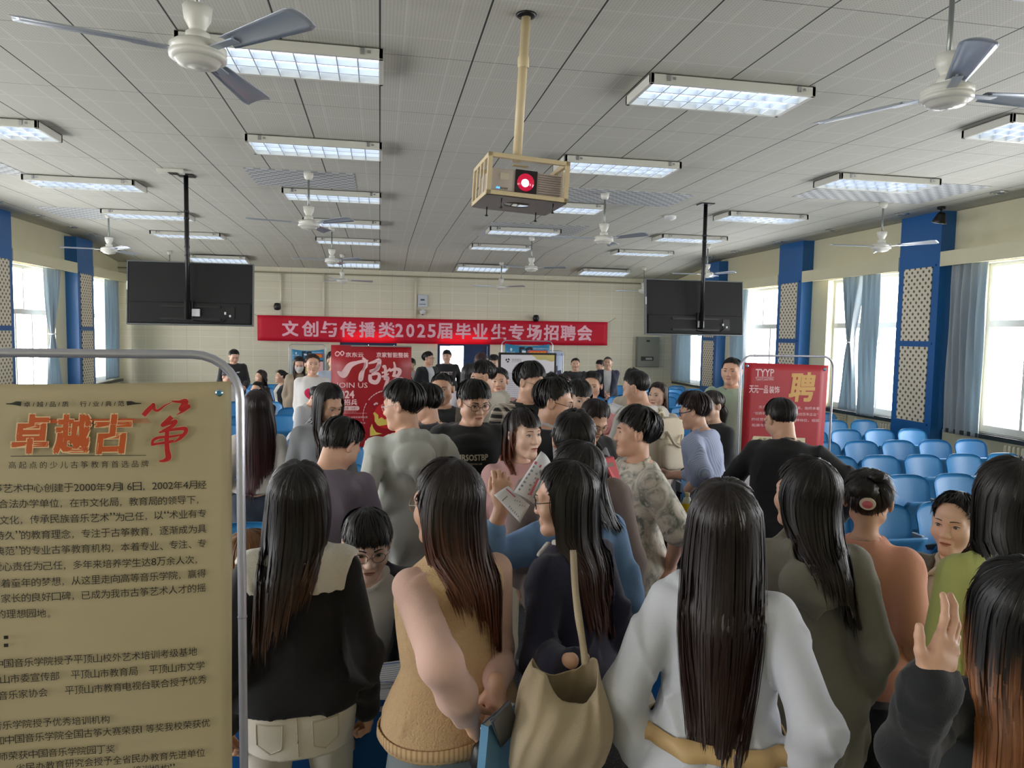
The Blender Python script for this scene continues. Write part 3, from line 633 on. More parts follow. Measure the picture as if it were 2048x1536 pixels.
tB, oB, LB = hang_sheet('wall_banner', 'long red cloth banner with pale characters across the back wall', 'banner', shB, ua, ub, za, zb, m_red, 80, 6, shape=lambda a, c: (ua+(ub-ua)*a, za+(zta-za)*c-.02*math.sin(PI*a)*(1-.4*c)))
ik = ink_on(shB, LB); (u0, z0), (u1, z1) = shB.uz(565, 672), shB.uz(1183, 680)
s = '文创与传播类2025届毕业生专场招聘会'; xs_ = [565, 605, 642, 681, 719, 758, 791, 813, 835, 856, 875, 912, 946, 983, 1018, 1054, 1088, 1122, 1155]; ws_ = [31]*6+[15]*4+[29]*9
for ch, xa, w in zip(s, xs_, ws_):
    yb_ = 671.5+(xa-565)*.0155
    (ua_, zz), (ub_, zy) = shB.uz(xa, yb_), shB.uz(xa+w, yb_-29 if not ch.isdigit() else yb_-25)
    ik.text(ch, ua_, zz+(.02 if ch.isdigit() else 0), zy-zz, width=ub_-ua_, bold=.03)
ik.build('lettering', mat('banner_text_pink', 'EDB6C4', .6), oB)
for sx, u in ((-1, ua), (1, ub)):
    MB().tube([tuple(np.array(shB.pt(u, zta-.02))-LB), tuple(np.array((u+sx*.25, YB-.01, zta+.12))-LB)], .004, 6).build('cord', m_blk, tB)
# --- the red roll-up banner in the middle
A = dep(742, 800, 7.05); shJ = Sheet(A, .02)
(u0, zt), (u1, _z) = shJ.uz(662, 690), shJ.uz(823, 693)
tJ = thing('roll_up_banner', 'tall red roll-up recruiting banner with pink brush characters and JOIN US', 'banner', shJ.pt((u0+u1)/2, 0)); LJ = np.array(tJ.location)
m_jr = mat('rollup_red', 'A21622', .4, noise=.08, nscale=3)
mb = MB(); mb.grid(lambda a, c: tuple(np.array(shJ.pt(u0+(u1-u0)*a, .06+(zt-.06)*c))-LJ), 4, 8); oJ = mb.build('sheet', m_jr, tJ); md = oJ.modifiers.new('s', 'SOLIDIFY'); md.thickness = .001; md.offset = -1
q = np.array(shJ.pt(u0, 0))-LJ; w_ = u1-u0
MB().box(-w_/2-.01, -.05, 0, w_/2+.01, .07, .07).build('base', mat('brushed_aluminium', 'A9ABAE', .3, metal=.8), tJ, bevel=.008)
MB().tube([(0, .03, .07), (0, .03, zt-.01)], .008, 8).build('pole', m_steel, tJ); MB().box(-w_/2, -.004, zt-.012, w_/2, .012, zt+.002).build('top_rail', mat('brushed_aluminium', 'A9ABAE', .3, metal=.8), tJ)
ik = ink_on(shJ, LJ)
JI = [mat('rollup_pink_ink', 'F2C9CC', .5), mat('rollup_yellow_ink', 'E8CF62', .5), mat('rollup_bright_red_ink', 'D8222C', .5), mat('rollup_dark_ink', '5A2A30', .5)]
def jt(s, xl, xr, y, h, **k):
    (ua, za_) = shJ.uz(xl, y+h/2); (ub, zb_) = shJ.uz(xr, y-h/2); ik.text(s, ua, za_, zb_-za_, width=ub-ua, **k)
jp = 1.0*(shJ.uz(740, 800)[0]-shJ.uz(739, 800)[0])
def jb(pts, w, mi=0): ik.stroke([shJ.uz(x, y) for x, y in pts], [v*jp for v in w], mi)
P8 = lambda x0, y0, s=640, t=680: [(s+x/6.4, t+y/6.4) for x, y in zip(x0, y0)]
jt('京东云', 691, 727, 709.5, 9, bold=.02); jt('京家智能整装', 753, 817, 710, 9.5, bold=.02)
jb([(670, 708), (674, 703.5), (680, 706), (684, 711), (688, 706), (684, 702.5), (680, 707), (675, 712), (670, 709)], [2, 2.2, 2, 2, 2.2, 2, 2, 2.2, 2])
jb(P8([222, 300, 380, 470, 560, 612], [400, 440, 330, 290, 270, 280]), [2, 15, 12, 7, 6, 8])
jb(P8([545, 580, 590, 560, 530, 510, 515, 560, 580], [225, 270, 330, 380, 500, 500, 430, 370, 290]), [3, 8, 7, 5, 7, 6, 4, 4, 3])
jb(P8([620, 690, 760, 730, 640, 700, 770], [300, 280, 260, 370, 400, 390, 310]), [3, 6, 8, 9, 5, 5, 7])
jb(P8([640, 650, 720, 760, 740, 660], [440, 520, 540, 480, 430, 440]), [6, 9, 9, 7, 6, 6])
jb(P8([800, 830, 840, 830, 870, 850, 815], [350, 340, 440, 500, 480, 560, 640]), [5, 6, 6, 5, 6, 7, 4])
jb(P8([790, 860, 900], [420, 400, 360]), [4, 4, 4]); jb(P8([790, 850, 880], [470, 450, 430]), [4, 4, 3])
jb(P8([945, 960, 950, 930], [280, 350, 430, 470]), [3, 5, 6, 4]); jb(P8([890, 960, 1020, 1000, 930], [400, 370, 390, 450, 460]), [4, 6, 8, 7, 4])
jb(P8([900, 980, 1040, 1080], [540, 500, 500, 520]), [5, 7, 8, 6]); jb(P8([930, 980, 960, 900], [520, 540, 580, 600]), [4, 5, 5, 3])
jt('JOIN US', 672, 735, 772, 13.5, bold=.006); jt('2024', 671, 708, 789, 14.5, bold=.045); jt('鼓招兵', 675, 714, 804.5, 11.5, bold=.03)
ua, za_ = shJ.uz(672, 821); ub, zb_ = shJ.uz(719, 812); hh = (zb_-za_)/2
ik.poly([(ub-hh+hh*math.sin(a), za_+hh+hh*math.cos(a)) for a in np.linspace(0, PI, 12)]+[(ua, za_), (ua, zb_)], 0); jt('运营（2名）', 686, 714, 816.7, 5.5, mi=3)
for q, (xl, xr, y, h, s) in enumerate(((672, 713, 823.8, 1.6, '网店运营岗位要求'), (672, 735, 834.5, 4.4, '抖音号、小红书等新媒体运营'), (672, 731, 846, 4.2, '本科以上、新媒体专业'))): jt(s, xl, xr, y, h)
for y in (827, 874.5): (ua, za_), (ub, zb_) = shJ.uz(672, y), shJ.uz(734, y-.8); ik.rect(ua, za_, ub, zb_, 0)
for q in range(14):
    a0 = math.radians(100+q*7.0); c0 = (775, 833); rx, ry = 49, 52
    if q % 7 != 6: jb([(c0[0]+rx*math.cos(a0+d), c0[1]-ry*math.sin(a0+d)) for d in (0, .05, .1)], [2.2-.1*q, 2.2-.1*q, 2.1-.1*q])
n = 26; c0 = shJ.uz(775, 831); ik.poly([(c0[0]+jp*28*math.cos(2*PI*k/n), c0[1]+jp*27*math.sin(2*PI*k/n)) for k in range(n)], 2)
jb(P8([690, 720, 740], [830, 810, 820]), [3, 4, 3], 0)
ik.poly([shJ.uz(640+x/6.4, 680+y/6.4) for x, y in ((680, 935), (700, 920), (745, 960), (750, 1010), (790, 985), (830, 1020), (860, 1000), (880, 1080), (760, 1100), (735, 1090), (700, 1040), (700, 980))], 1, .003)
ik.poly([shJ.uz(640+x/6.4, 680+y/6.4) for x, y in ((640, 1130), (665, 1070), (680, 1120), (720, 1180), (800, 1200), (640, 1230))], 1, .003)
ik.build('lettering', JI, oJ)
# --- the red poster on its stand at the right
A = dep(1575, 800, 6.25); shR = Sheet(A, -.03)
(uA, zA), (uB_, _q) = shR.uz(1484, 711), shR.uz(1669, 716); u0, z1 = shR.uz(1489, 725); u1, z1b = shR.uz(1657, 731); uc = shR.uz(1642, 960)[0]
frame_stand('banner_stand', 'steel tube stand holding the red poster at the right', shR, uA, uB_, zA, rad=.10)
m_rp = mat('poster_red_print', 'AE1A2A', .45, noise=.05, nscale=3)
zb0 = .25; zc_ = shR.uz(1642, 960)[1]
def shp(a, c):
    z = zb0+(z1-zb0)*c+(z1b-z1)*a*c; k = (z1-z)/(z1-zc_); return (u0+(u1-u0)*a-(u1-uc)*a*min(k, 1.3)+.0*a, z)
tR, oR, LR = hang_sheet('poster', 'red poster with a big gold character hung on the right stand', 'poster', shR, u0, u1, zb0, z1, m_rp, 10, 20, shape=shp)
ik = ink_on(shR, LR); RI = [mat('poster_pink_ink', 'F0C8CC', .5), mat('poster_gold_ink', 'D8A860', .5), mat('poster_cream_ink', 'DCCFA8', .5), mat('poster_green_ink', '3A4A30', .5)]
def rt_(s, xl, xr, y, h, yr=None, **k):
    (ua, za_) = shR.uz(xl, y+h/2); (ub, zb_) = shR.uz(xr, y-h/2); ub2, zr = shR.uz(xr, (yr or y)+h/2); ik.text(s, ua, za_, zb_-za_, width=ub-ua, rot=math.atan2(zr-za_, ub-ua), **k)
rt_('TYYP', 1511, 1548, 745.5, 14, bold=.02); rt_('TIANYUANYIPIN', 1511, 1547, 759, 5); rt_('天元一品', 1498, 1536, 778, 15, 779, bold=.015); rt_('装饰', 1538, 1559, 779.5, 14, bold=.015)
(ua, za_), (ub, zb_) = shR.uz(1511, 754.8), shR.uz(1548, 754.2); ik.rect(ua, za_, ub, zb_, 0)
(ua, za_), (ub, zb_) = shR.uz(1537, 786), shR.uz(1537.7, 770); ik.rect(ua, za_, ub, zb_, 0)
rt_('聘', 1578, 1630, 774, 56, bold=.03, mi=1, shear=.12)
rt_('天元一品装饰自成立以来，始终本着', 1517, 1639, 814, 6.2, 817); rt_('“创新研发、诚信经营、缔造创百年企业”', 1507, 1636, 826, 6.2, 829); rt_('的经营理念，树立行业品牌地位，视图', 1503, 1638, 838, 6.2, 841); rt_('拓展市场做强做大', 1503, 1570, 850, 6.2, 851)
ik.poly([shR.uz(x, y) for x, y in ((1500, 884), (1507, 872), (1610, 876), (1610, 887))], 2); rt_('1、全案设计师', 1504, 1560, 878.5, 7, mi=3, lift=.0025); rt_('1.男女以上优先', 1500, 1560, 893.5, 6); rt_('2.薪资面议', 1498, 1550, 902, 6)
ik.build('lettering', RI, oR); eyelets(tR, shR, LR, [(u0+.025, z1-.03), (u1-.035, z1b-.035)], .014)
# --- two blue course posters on stands near the back wall
BI = [mat('course_dark_ink', '16202C', .5), mat('course_red_ink', 'E03020', .5), mat('course_pale_ink', 'D8E4EC', .5), mat('course_yellow_ink', 'D8D040', .5), mat('course_pink_ink', 'E8B8B4', .5), mat('course_orange_ink', 'F0A030', .5)]
m_cb = mat('course_poster_blue', '3A86B0', .45)
def course(d, xl, xr, yt, px0, px1, py, lab, lab2, text):
    sh = Sheet(dep((xl+xr)/2, 740, d), .0); uA, zA = sh.uz(xl, yt); uB, _ = sh.uz(xr, yt); u0, z1 = sh.uz(px0, py); u1, _ = sh.uz(px1, py)
    frame_stand('banner_stand', lab, sh, uA, uB, zA, r=.008, rad=.08)
    w = u1-u0; t, o, LL = hang_sheet('poster', lab2, 'poster', sh, u0, u1, .3, z1, m_cb, 12, 12, shape=lambda a, c: (u0+w*a, .3+(z1-.3)*c-.05*w*c*math.sin(PI*a)))
    ik = ink_on(sh, LL); U = lambda a: u0+w*a; Z = lambda b: z1-w*b
    ik.rect(U(.03), .32, U(.97), Z(.36), 4); ik.rect(U(.03), Z(.39), U(.97), Z(.345), 0); ik.rect(U(.03), .32, U(.45), Z(.39), 3)
    ik.text('FC', U(.33), Z(.30), w*.22, width=w*.28, bold=.06, mi=0, lift=.003); ik.rect(U(.38), Z(.2), U(.47), Z(.15), 2, .004)
    ik.poly([(U(.14)+w*.025*math.cos(k), Z(.13)+w*.035*math.sin(k)) for k in np.linspace(0, 2*PI, 14)[:-1]], 2); ik.text('新业教育', U(.04), Z(.22), w*.045, mi=2)
    ik.text('新媒体运营教学培训', U(.60), Z(.12), w*.035, width=w*.37, mi=2); ik.rect(U(.52), Z(.27), U(.96), Z(.145), 1, .0035); ik.text(text, U(.55), Z(.255), w*.09, width=w*.38, mi=5, bold=.03, lift=.005)
    ik.build('lettering', BI, o)
course(16.9, 577.5, 651, 688.5, 583, 648, 698, 'thin stand of the blue course poster below the banner left end', 'blue and yellow course poster behind the woman with the heart sweatshirt', '网络课程')
course(11.6, 1004, 1106, 681, 1010, 1099, 687, 'bright steel stand rising behind the white notice board', 'blue course poster top showing above the white notice board', '短视频课程')
# --- white notice screen in a black frame
sh = Sheet(dep(1055, 760, 9.6), .0); (u0, z1), (u1, _) = sh.uz(998, 705), sh.uz(1113, 706)
tN = thing('notice_screen', 'tall white notice screen in a thick black frame below the banner', 'notice screen', sh.pt((u0+u1)/2, 0)); w = u1-u0; zb = .32
MB().box(-w/2, 0, zb, w/2, .05, z1).build('frame', m_blk, tN, bevel=.004)
o = MB().box(-w/2+.028, -.003, zb+.03, w/2-.028, .001, z1-.028).build('screen', mat('notice_white', 'D6D3DA', .35, emit='D6D3DA', estr=.06), tN)
MB().box(-.3, -.16, 0, .3, .2, .03).box(-.05, .01, .03, .05, .04, zb).build('base', m_blk, tN)
LN = np.array(tN.location); ik = Ink(lambda u, z, l: (u, -.003-l, z)); U = lambda a: -w/2+w*a; Z = lambda b: z1-w*b
n = 24; gold = [(1, .03), (1, .18)]
ik.poly([(U(a), Z(c)) for a, c in ((.545, .032), (.965, .032), (.965, .13), (.92, .15), (.86, .13), (.80, .115), (.72, .12), (.65, .11), (.61, .06))], 1)
for q in range(3): ik.poly([(U(.15)+.03*math.cos(2.1*q+k*1.4)*r_, Z(.13)+.03*math.sin(2.1*q+k*1.4)*r_) for k, r_ in ((0, .3), (0, 1), (.33, 1), (.66, 1), (1, 1), (1, .4))], 0)
ik.text('锦绣置业', U(.22), Z(.14), w*.04, width=w*.17, mi=2); ik.text('JIN XIU ZHI YE', U(.22), Z(.165), w*.018, width=w*.17, mi=2)
for q in range(18): ik.text(('某某公司成立多年专注文化传播与品牌推广服务' if q % 5 else '岗位要求与薪资待遇如下')[q % 4:], U(.14), Z(.36+.034*q), w*.017, width=w*(.72 if q % 5 else .35), mi=3)
ik.build('lettering', [mat('notice_black', '2A2A30', .5), mat('notice_gold', 'C8B878', .5), mat('notice_grey', '9AA09A', .5), mat('notice_lilac', '8E8A98', .5)], o)
# --- pale standee further back
sh = Sheet(dep(1112, 740, 12.8), .0); (u0, z1), (u1, _) = sh.uz(1098, 701), sh.uz(1127, 701)
frame_stand('banner_stand', 'rounded pale stand peeking out right of the notice screen', sh, u0-.25, u1, z1, r=.007, rad=.07)
t, o, LL = hang_sheet('poster', 'pale blue poster with dark figures right of the notice screen', 'poster', sh, u0-.23, u1-.02, .3, z1-.02, mat('pale_blue_print', 'B9C6DC', .5), 4, 4)
ik = ink_on(sh, LL); W = u1-u0
ik.poly([(u0+W*a, z1-W*b) for a, b in ((.62, 1.35), (.85, 1.3), (.9, 1.65), (.58, 1.62))], 0); ik.poly([(u0+W*a, z1-W*b) for a, b in ((.45, 1.05), (.6, 1.0), (.62, 1.4), (.45, 1.6))], 0); ik.text('加入我们', u0+W*.45, z1-W*.35, W*.16, mi=1)
ik.build('lettering', [mat('standee_dark', '54506A', .5), mat('standee_blue', '6A86B8', .5)], o)
# ---------------------------------------------------------------- curtains and radiators
m_cur = mat('curtain_grey_blue', 'A6AFB6', .85, sheen=.3, bump=.15, bscale=500)
mcn = m_cur.node_tree; _b = mcn.nodes['Principled BSDF']; _t = mcn.nodes.new('ShaderNodeBsdfTranslucent'); _t.inputs['Color'].default_value = (*lin('A9C2CC'), 1); _x = mcn.nodes.new('ShaderNodeMixShader'); _x.inputs[0].default_value = .22
mcn.links.new(_b.outputs[0], _x.inputs[1]); mcn.links.new(_t.outputs[0], _x.inputs[2]); mcn.links.new(_x.outputs[0], mcn.nodes['Material Output'].inputs[0])
def curtain(label, x, y0, y1, z0, z1=3.06, tie=None, folds=6, amp=.045, twist=0, tw=.16):
    """a hanging drape; tie = (y, z) where a cord gathers it"""
    t = thing('curtain', label, 'curtain', (x, (y0+y1)/2, z0), group='grey blue window curtains'); Lc = np.array(t.location); rnd = random.Random(int(y0*100)); ph = [rnd.uniform(0, 6) for _ in range(4)]
    def f(a, c):
        z = z1+(z0-z1)*c; w = (y1-y0); yc = (y0+y1)/2; k = 1.0; am = amp*(.55+.45*math.sin(PI*min(1, c*1.3)))
        if tie:
            tz = (z1-tie[1])/(z1-z0); d = abs(c-tz); k = tw+(1-tw)*min(1, (d/(tz if c < tz else (1-tz)*1.15))**.75); yc += (tie[0]-yc)*math.exp(-(d/.30)**2); am *= .5+.5*k
        y = yc+(a-.5)*w*k; xx = am*math.sin(a*folds*2*PI+ph[0]+.6*math.sin(c*3+ph[1]))+am*.35*math.sin(a*folds*5.1+ph[2]+c*2)
        return tuple(np.array((x+xx, y+.012*math.sin(c*9+a*20+ph[3]), z))-Lc)
    o = MB().grid(f, folds*14, 46).build('drape', m_cur, t); md = o.modifiers.new('s', 'SOLIDIFY'); md.thickness = .004
    h = MB(); h.tube([(0, (y0-y1)/2-.02, z1-z0+.005), (0, (y1-y0)/2+.02, z1-z0+.005)], .012, 8); h.build('curtain_rail', m_frame, t)
    if tie:
        r_ = (y1-y0)*tw*.62; MB().tube([(x+(.05)*math.cos(q)-Lc[0], tie[0]+r_*math.sin(q)-Lc[1], tie[1]-Lc[2]) for q in np.linspace(0, 2*PI, 17)], .012, 8).build('tie_cord', mat('tie_cord_white', 'DCE2E4', .7), t)
    return t
Y = lambda x, y, X: float(on_x(x, y, X)[1])
xr_, xl_ = XR-.10, XL+.10
curtain('grey curtain knotted in the middle at the window between the two right pillars', xr_, 10.38, 10.88, .82, tie=(10.62, 1.95), folds=5)
curtain('grey curtain hanging straight beside the knotted one at the right window', xr_-.03, 9.90, 10.31, .78, folds=4, amp=.032)
curtain('wide grey curtain next to the near right blue pillar', xr_, 7.93, 8.52, .74, folds=5)
curtain('grey curtain at the right window just left of the man in the mint polo', xr_, Y(1382, 720, xr_), Y(1340, 720, xr_), .82, folds=5)
curtain('blue grey curtain behind the head of the man in the mint polo', xr_, 14.05, 14.75, .82, folds=5)
curtain('pale curtain tied in the middle by the left blue pillar', xl_, 14.02, 14.72, .70, tie=(14.28, 1.85), folds=5)
curtain('grey curtain hanging behind the left television, nearest the back corner', xl_, 16.85, 17.65, .84, folds=6)
m_rad = mat('radiator_cream', 'C9C3AC', .45); 
def radiator(label, y0, y1):
    t = thing('radiator', label, 'radiator', (XR-.10, y0, 0)); n = int((y1-y0)/.062)
    for q in range(n):
        c = MB(); y = .031+.062*q; c.tube([(0, y, .16), (0, y, .69)], .024, 10); c.lathe([(0, .715), (.018, .71), (.024, .69)], (0, y, 0), 10); c.tube([(.055, y, .16), (.055, y, .69)], .02, 8); c.tube([(0, y, .68), (.055, y, .68)], .016, 6); c.build('column', m_rad, t)
    MB().tube([(.03, 0, .19), (.03, y1-y0+.12, .19)], .015, 8).build('pipe', m_rad, t); f = MB()
    for y in (.1, y1-y0-.1): f.box(-.02, y-.015, 0, .06, y+.015, .17)
    f.build('foot', m_rad, t)
radiator('cream column radiator below the window with the knotted curtain', 9.55, 10.42)
radiator('cream column radiator at the right edge under the near window', 6.62, 7.56)
gt = thing('wall_grille', 'cream slatted grille under the right window beside the red poster', 'grille', (XR-.03, 10.75, .42)); 
g = MB()
for q in range(9): g.box(-.02, 0, .02+q*.035, .0, .75, .035+q*.035)
g.build('slats', mat('grille_cream', 'B9AE8C', .5), gt); MB().box(.0, -.03, -.02, .03, .78, .36).build('frame', m_side, gt)
gt2 = dup(gt, (XR-.03, 14.1, .42), label='slatted grille below the far right window near the cabinet')
# alcove framing below the right hand sills
for i, (a, c) in enumerate(BAYS):
    if c < 5: continue
    k += 1; m = MB(); m.box(XR-.04, a+.02, .60+.12, XR, c-.02, .765); m.box(XR-.04, c-.5, 0, XR, c-.02, .72)
    if i % 2: m.box(XR-.04, a+.02, 0, XR, a+.1, .72)
    struct(m.build('trim_%d' % k, m_side))
# ---------------------------------------------------------------- people: bodies and clothes grown as smooth implicit surfaces
F32 = np.float32
def axis_pts(lo, hi, h, fine, hf):
    """grid lines from lo to hi, spacing h, spacing hf inside the fine intervals"""
    out = [lo]
    while out[-1] < hi:
        x = out[-1]; st = h
        for a, b in fine:
            if a-h < x < b: st = min(st, hf if x >= a-hf else max(hf, a-x))
        out.append(x+st)
    return np.array(out, F32)
class Vox:
    def __init__(s, lo, hi, h, fine=(), hf=None):
        s.ax = [axis_pts(lo[i], hi[i], h, [(c[i]-r[i], c[i]+r[i]) for c, r in fine], hf or h) for i in range(3)]
        s.F = np.full([len(a) for a in s.ax], .25, F32)
    def reg(s, lo, hi):
        sl = []
        for i in range(3):
            a = max(0, np.searchsorted(s.ax[i], lo[i])-1); b = min(len(s.ax[i]), np.searchsorted(s.ax[i], hi[i])+1); 
            if b <= a: return None
            sl.append(slice(a, b))
        return tuple(sl), s.ax[0][sl[0]][:, None, None], s.ax[1][sl[1]][None, :, None], s.ax[2][sl[2]][None, None, :]
    def op(s, fn, lo, hi, k=.02, sub=False):
        g = s.reg(lo, hi)
        if g is None: return
        sl, X, Y, Z = g; d = fn(X, Y, Z); A = s.F[sl]
        if sub:
            d = -d; h = np.clip(.5-.5*(A-d)/k, 0, 1); s.F[sl] = A*(1-h)+d*h+k*h*(1-h)
        else:
            h = np.clip(.5+.5*(A-d)/k, 0, 1); s.F[sl] = A*(1-h)+d*h-k*h*(1-h)
    def cone(s, a, b, ra, rb, k=.02, sub=False, flat=None):
        a = np.array(a, float); b = np.array(b, float); m = max(ra, rb)+k+.03
        def fn(X, Y, Z):
            ba = b-a; L2 = float(ba@ba)+1e-9
            px, py, pz = X-F32(a[0]), Y-F32(a[1]), Z-F32(a[2])
            t = np.clip((px*F32(ba[0])+py*F32(ba[1])+pz*F32(ba[2]))/F32(L2), 0, 1)
            return np.sqrt((px-t*F32(ba[0]))**2+(py-t*F32(ba[1]))**2+(pz-t*F32(ba[2]))**2)-(F32(ra)+t*F32(rb-ra))
        s.op(fn, np.minimum(a, b)-m, np.maximum(a, b)+m, k, sub)
    def ell(s, c, r, R=None, k=.02, sub=False):
        c = np.array(c, float); r = np.array(r, float); m = r.max()+k+.03; Ri = (np.array(R).T if R is not None else np.eye(3))
        def fn(X, Y, Z):
            p = [X-F32(c[0]), Y-F32(c[1]), Z-F32(c[2])]
            q = [(F32(Ri[i, 0])*p[0]+F32(Ri[i, 1])*p[1]+F32(Ri[i, 2])*p[2])/F32(r[i]) for i in range(3)] if R is not None else [p[i]/F32(r[i]) for i in range(3)]
            n = np.sqrt(q[0]**2+q[1]**2+q[2]**2); g = np.sqrt((q[0]/F32(r[0]))**2+(q[1]/F32(r[1]))**2+(q[2]/F32(r[2]))**2)+F32(1e-5)
            return n*(n-1)/g
        s.op(fn, c-m, c+m, k, sub)
    def nets(s):
        F = s.F; F[0] = F[-1] = .1; F[:, 0] = F[:, -1] = .1; F[:, :, 0] = F[:, :, -1] = .1
        S = F < 0; ax = s.ax
        c = np.zeros([n-1 for n in F.shape], np.int8)
        cs = [(i, j, k) for i in (0, 1) for j in (0, 1) for k in (0, 1)]
        for i, j, k in cs: c += S[i:F.shape[0]-1+i, j:F.shape[1]-1+j, k:F.shape[2]-1+k]
        I = np.argwhere((c > 0) & (c < 8)); n = len(I)
        if n == 0: return np.zeros((0, 3)), np.zeros((0, 4), int)
        val = {q: F[I[:, 0]+q[0], I[:, 1]+q[1], I[:, 2]+q[2]] for q in cs}
        acc = np.zeros((n, 3)); cnt = np.zeros(n)
        for q in cs:
            for d in range(3):
                if q[d]: continue
                q2 = list(q); q2[d] = 1; q2 = tuple(q2); a, b = val[q], val[q2]; mk = (a < 0) != (b < 0)
                t = np.where(mk, a/np.where(a-b == 0, 1, a-b), 0)
                for e in range(3):
                    w = t if e == d else np.full(n, q[e], F32); acc[:, e] += np.where(mk, w, 0)
                cnt += mk
        acc /= cnt[:, None]; V = np.empty((n, 3))
        for e in range(3): lo = ax[e][I[:, e]]; V[:, e] = lo+(ax[e][I[:, e]+1]-lo)*acc[:, e]
        idx = np.full(c.shape, -1, np.int32); idx[I[:, 0], I[:, 1], I[:, 2]] = np.arange(n); Q = []
        for d in range(3):
            sl0 = [slice(1, -1)]*3; sl1 = [slice(1, -1)]*3; sl0[d] = slice(0, -1); sl1[d] = slice(1, None)
            m = S[tuple(sl0)] != S[tuple(sl1)]; J = np.argwhere(m); ins = S[tuple(sl0)][m]
            for e in range(3):
                if e != d: J[:, e] += 1
            e1, e2 = (d+1) % 3, (d+2) % 3
            def at(o1, o2): K = J.copy(); K[:, e1] -= o1; K[:, e2] -= o2; return idx[K[:, 0], K[:, 1], K[:, 2]]
            a, b, cc, dd = at(1, 1), at(0, 1), at(0, 0), at(1, 0)
            Q.append(np.where(ins[:, None], np.stack([a, b, cc, dd], 1), np.stack([dd, cc, b, a], 1)))
        return V, np.concatenate(Q)
def mesh_obj(name, V, Q, m, parent, smooth=True, uv=None):
    me = bpy.data.meshes.new(name); V = np.asarray(V, np.float32); Q = np.asarray(Q, np.int32); nq = Q.shape[1]
    me.vertices.add(len(V)); me.vertices.foreach_set('co', V.ravel()); me.loops.add(Q.size); me.loops.foreach_set('vertex_index', Q.ravel())
    me.polygons.add(len(Q)); me.polygons.foreach_set('loop_start', np.arange(0, Q.size, nq, dtype=np.int32)); me.polygons.foreach_set('loop_total', np.full(len(Q), nq, np.int32))
    me.materials.append(m); me.update(calc_edges=True)
    if smooth: me.polygons.foreach_set('use_smooth', np.ones(len(Q), bool))
    if uv is not None:
        l = me.uv_layers.new(name='UVMap'); l.data.foreach_set('uv', np.asarray(uv, np.float32)[Q.ravel()].ravel())
    me.validate(); o = bpy.data.objects.new(name, me); COL.objects.link(o); o.parent = parent
    return o
def rot(ax, a):
    c, s = math.cos(a), math.sin(a)
    return np.array({'x': [[1, 0, 0], [0, c, -s], [0, s, c]], 'y': [[c, 0, s], [0, 1, 0], [-s, 0, c]], 'z': [[c, -s, 0], [s, c, 0], [0, 0, 1]]}[ax])
def lerp_tab(tab, z):
    zs = np.array([t[0] for t in tab], F32); return [np.interp(z, zs, np.array([t[i] for t in tab], F32)).astype(F32) for i in range(1, len(tab[0]))]
# half width, half depth, forward offset of the trunk by height above the hip joint (metres for a 1.70 m person)
TRUNK = {'m': [(-.16, .155, .11, -.01), (-.06, .168, .118, -.012), (.03, .165, .115, -.005), (.14, .150, .105, .0), (.26, .162, .112, .004), (.35, .170, .115, .0), (.40, .172, .100, -.010), (.43, .150, .086, -.018), (.455, .104, .072, -.022), (.48, .070, .062, -.022), (.52, .05, .05, -.02)],
         'f': [(-.16, .158, .112, -.012), (-.06, .170, .120, -.016), (.03, .158, .110, -.008), (.13, .128, .095, .0), (.24, .142, .104, .012), (.32, .150, .112, .016), (.37, .150, .100, .0), (.405, .140, .086, -.010), (.432, .112, .072, -.016), (.455, .078, .060, -.018), (.475, .056, .052, -.018), (.52, .043, .045, -.016)]}
SKINS = {'a': ('D6AD95', .45), 'b': ('E2C0AB', .45), 'c': ('C49A80', .45)}
def skin_mat(k):
    if ('skin', k) in _M: return _M[('skin', k)]
    m, N, L, b = newmat('skin_'+k); c = lin(SKINS[k][0]); b.inputs['Base Color'].default_value = (*c, 1); b.inputs['Roughness'].default_value = .48
    b.inputs['Subsurface Weight'].default_value = .12; b.inputs['Subsurface Radius'].default_value = (.012, .005, .003); b.inputs['Subsurface Scale'].default_value = .5
    tc = N.new('ShaderNodeTexCoord'); t = N.new('ShaderNodeTexNoise'); t.inputs['Scale'].default_value = 9; L.new(tc.outputs['Object'], t.inputs['Vector'])
    L.new(nmix(N, L, t.outputs['Fac'], (c[0]*.92, c[1]*.84, c[2]*.80), (min(1, c[0]*1.06), c[1]*1.06, c[2]*1.05)), b.inputs['Base Color']); _M[('skin', k)] = m; return m
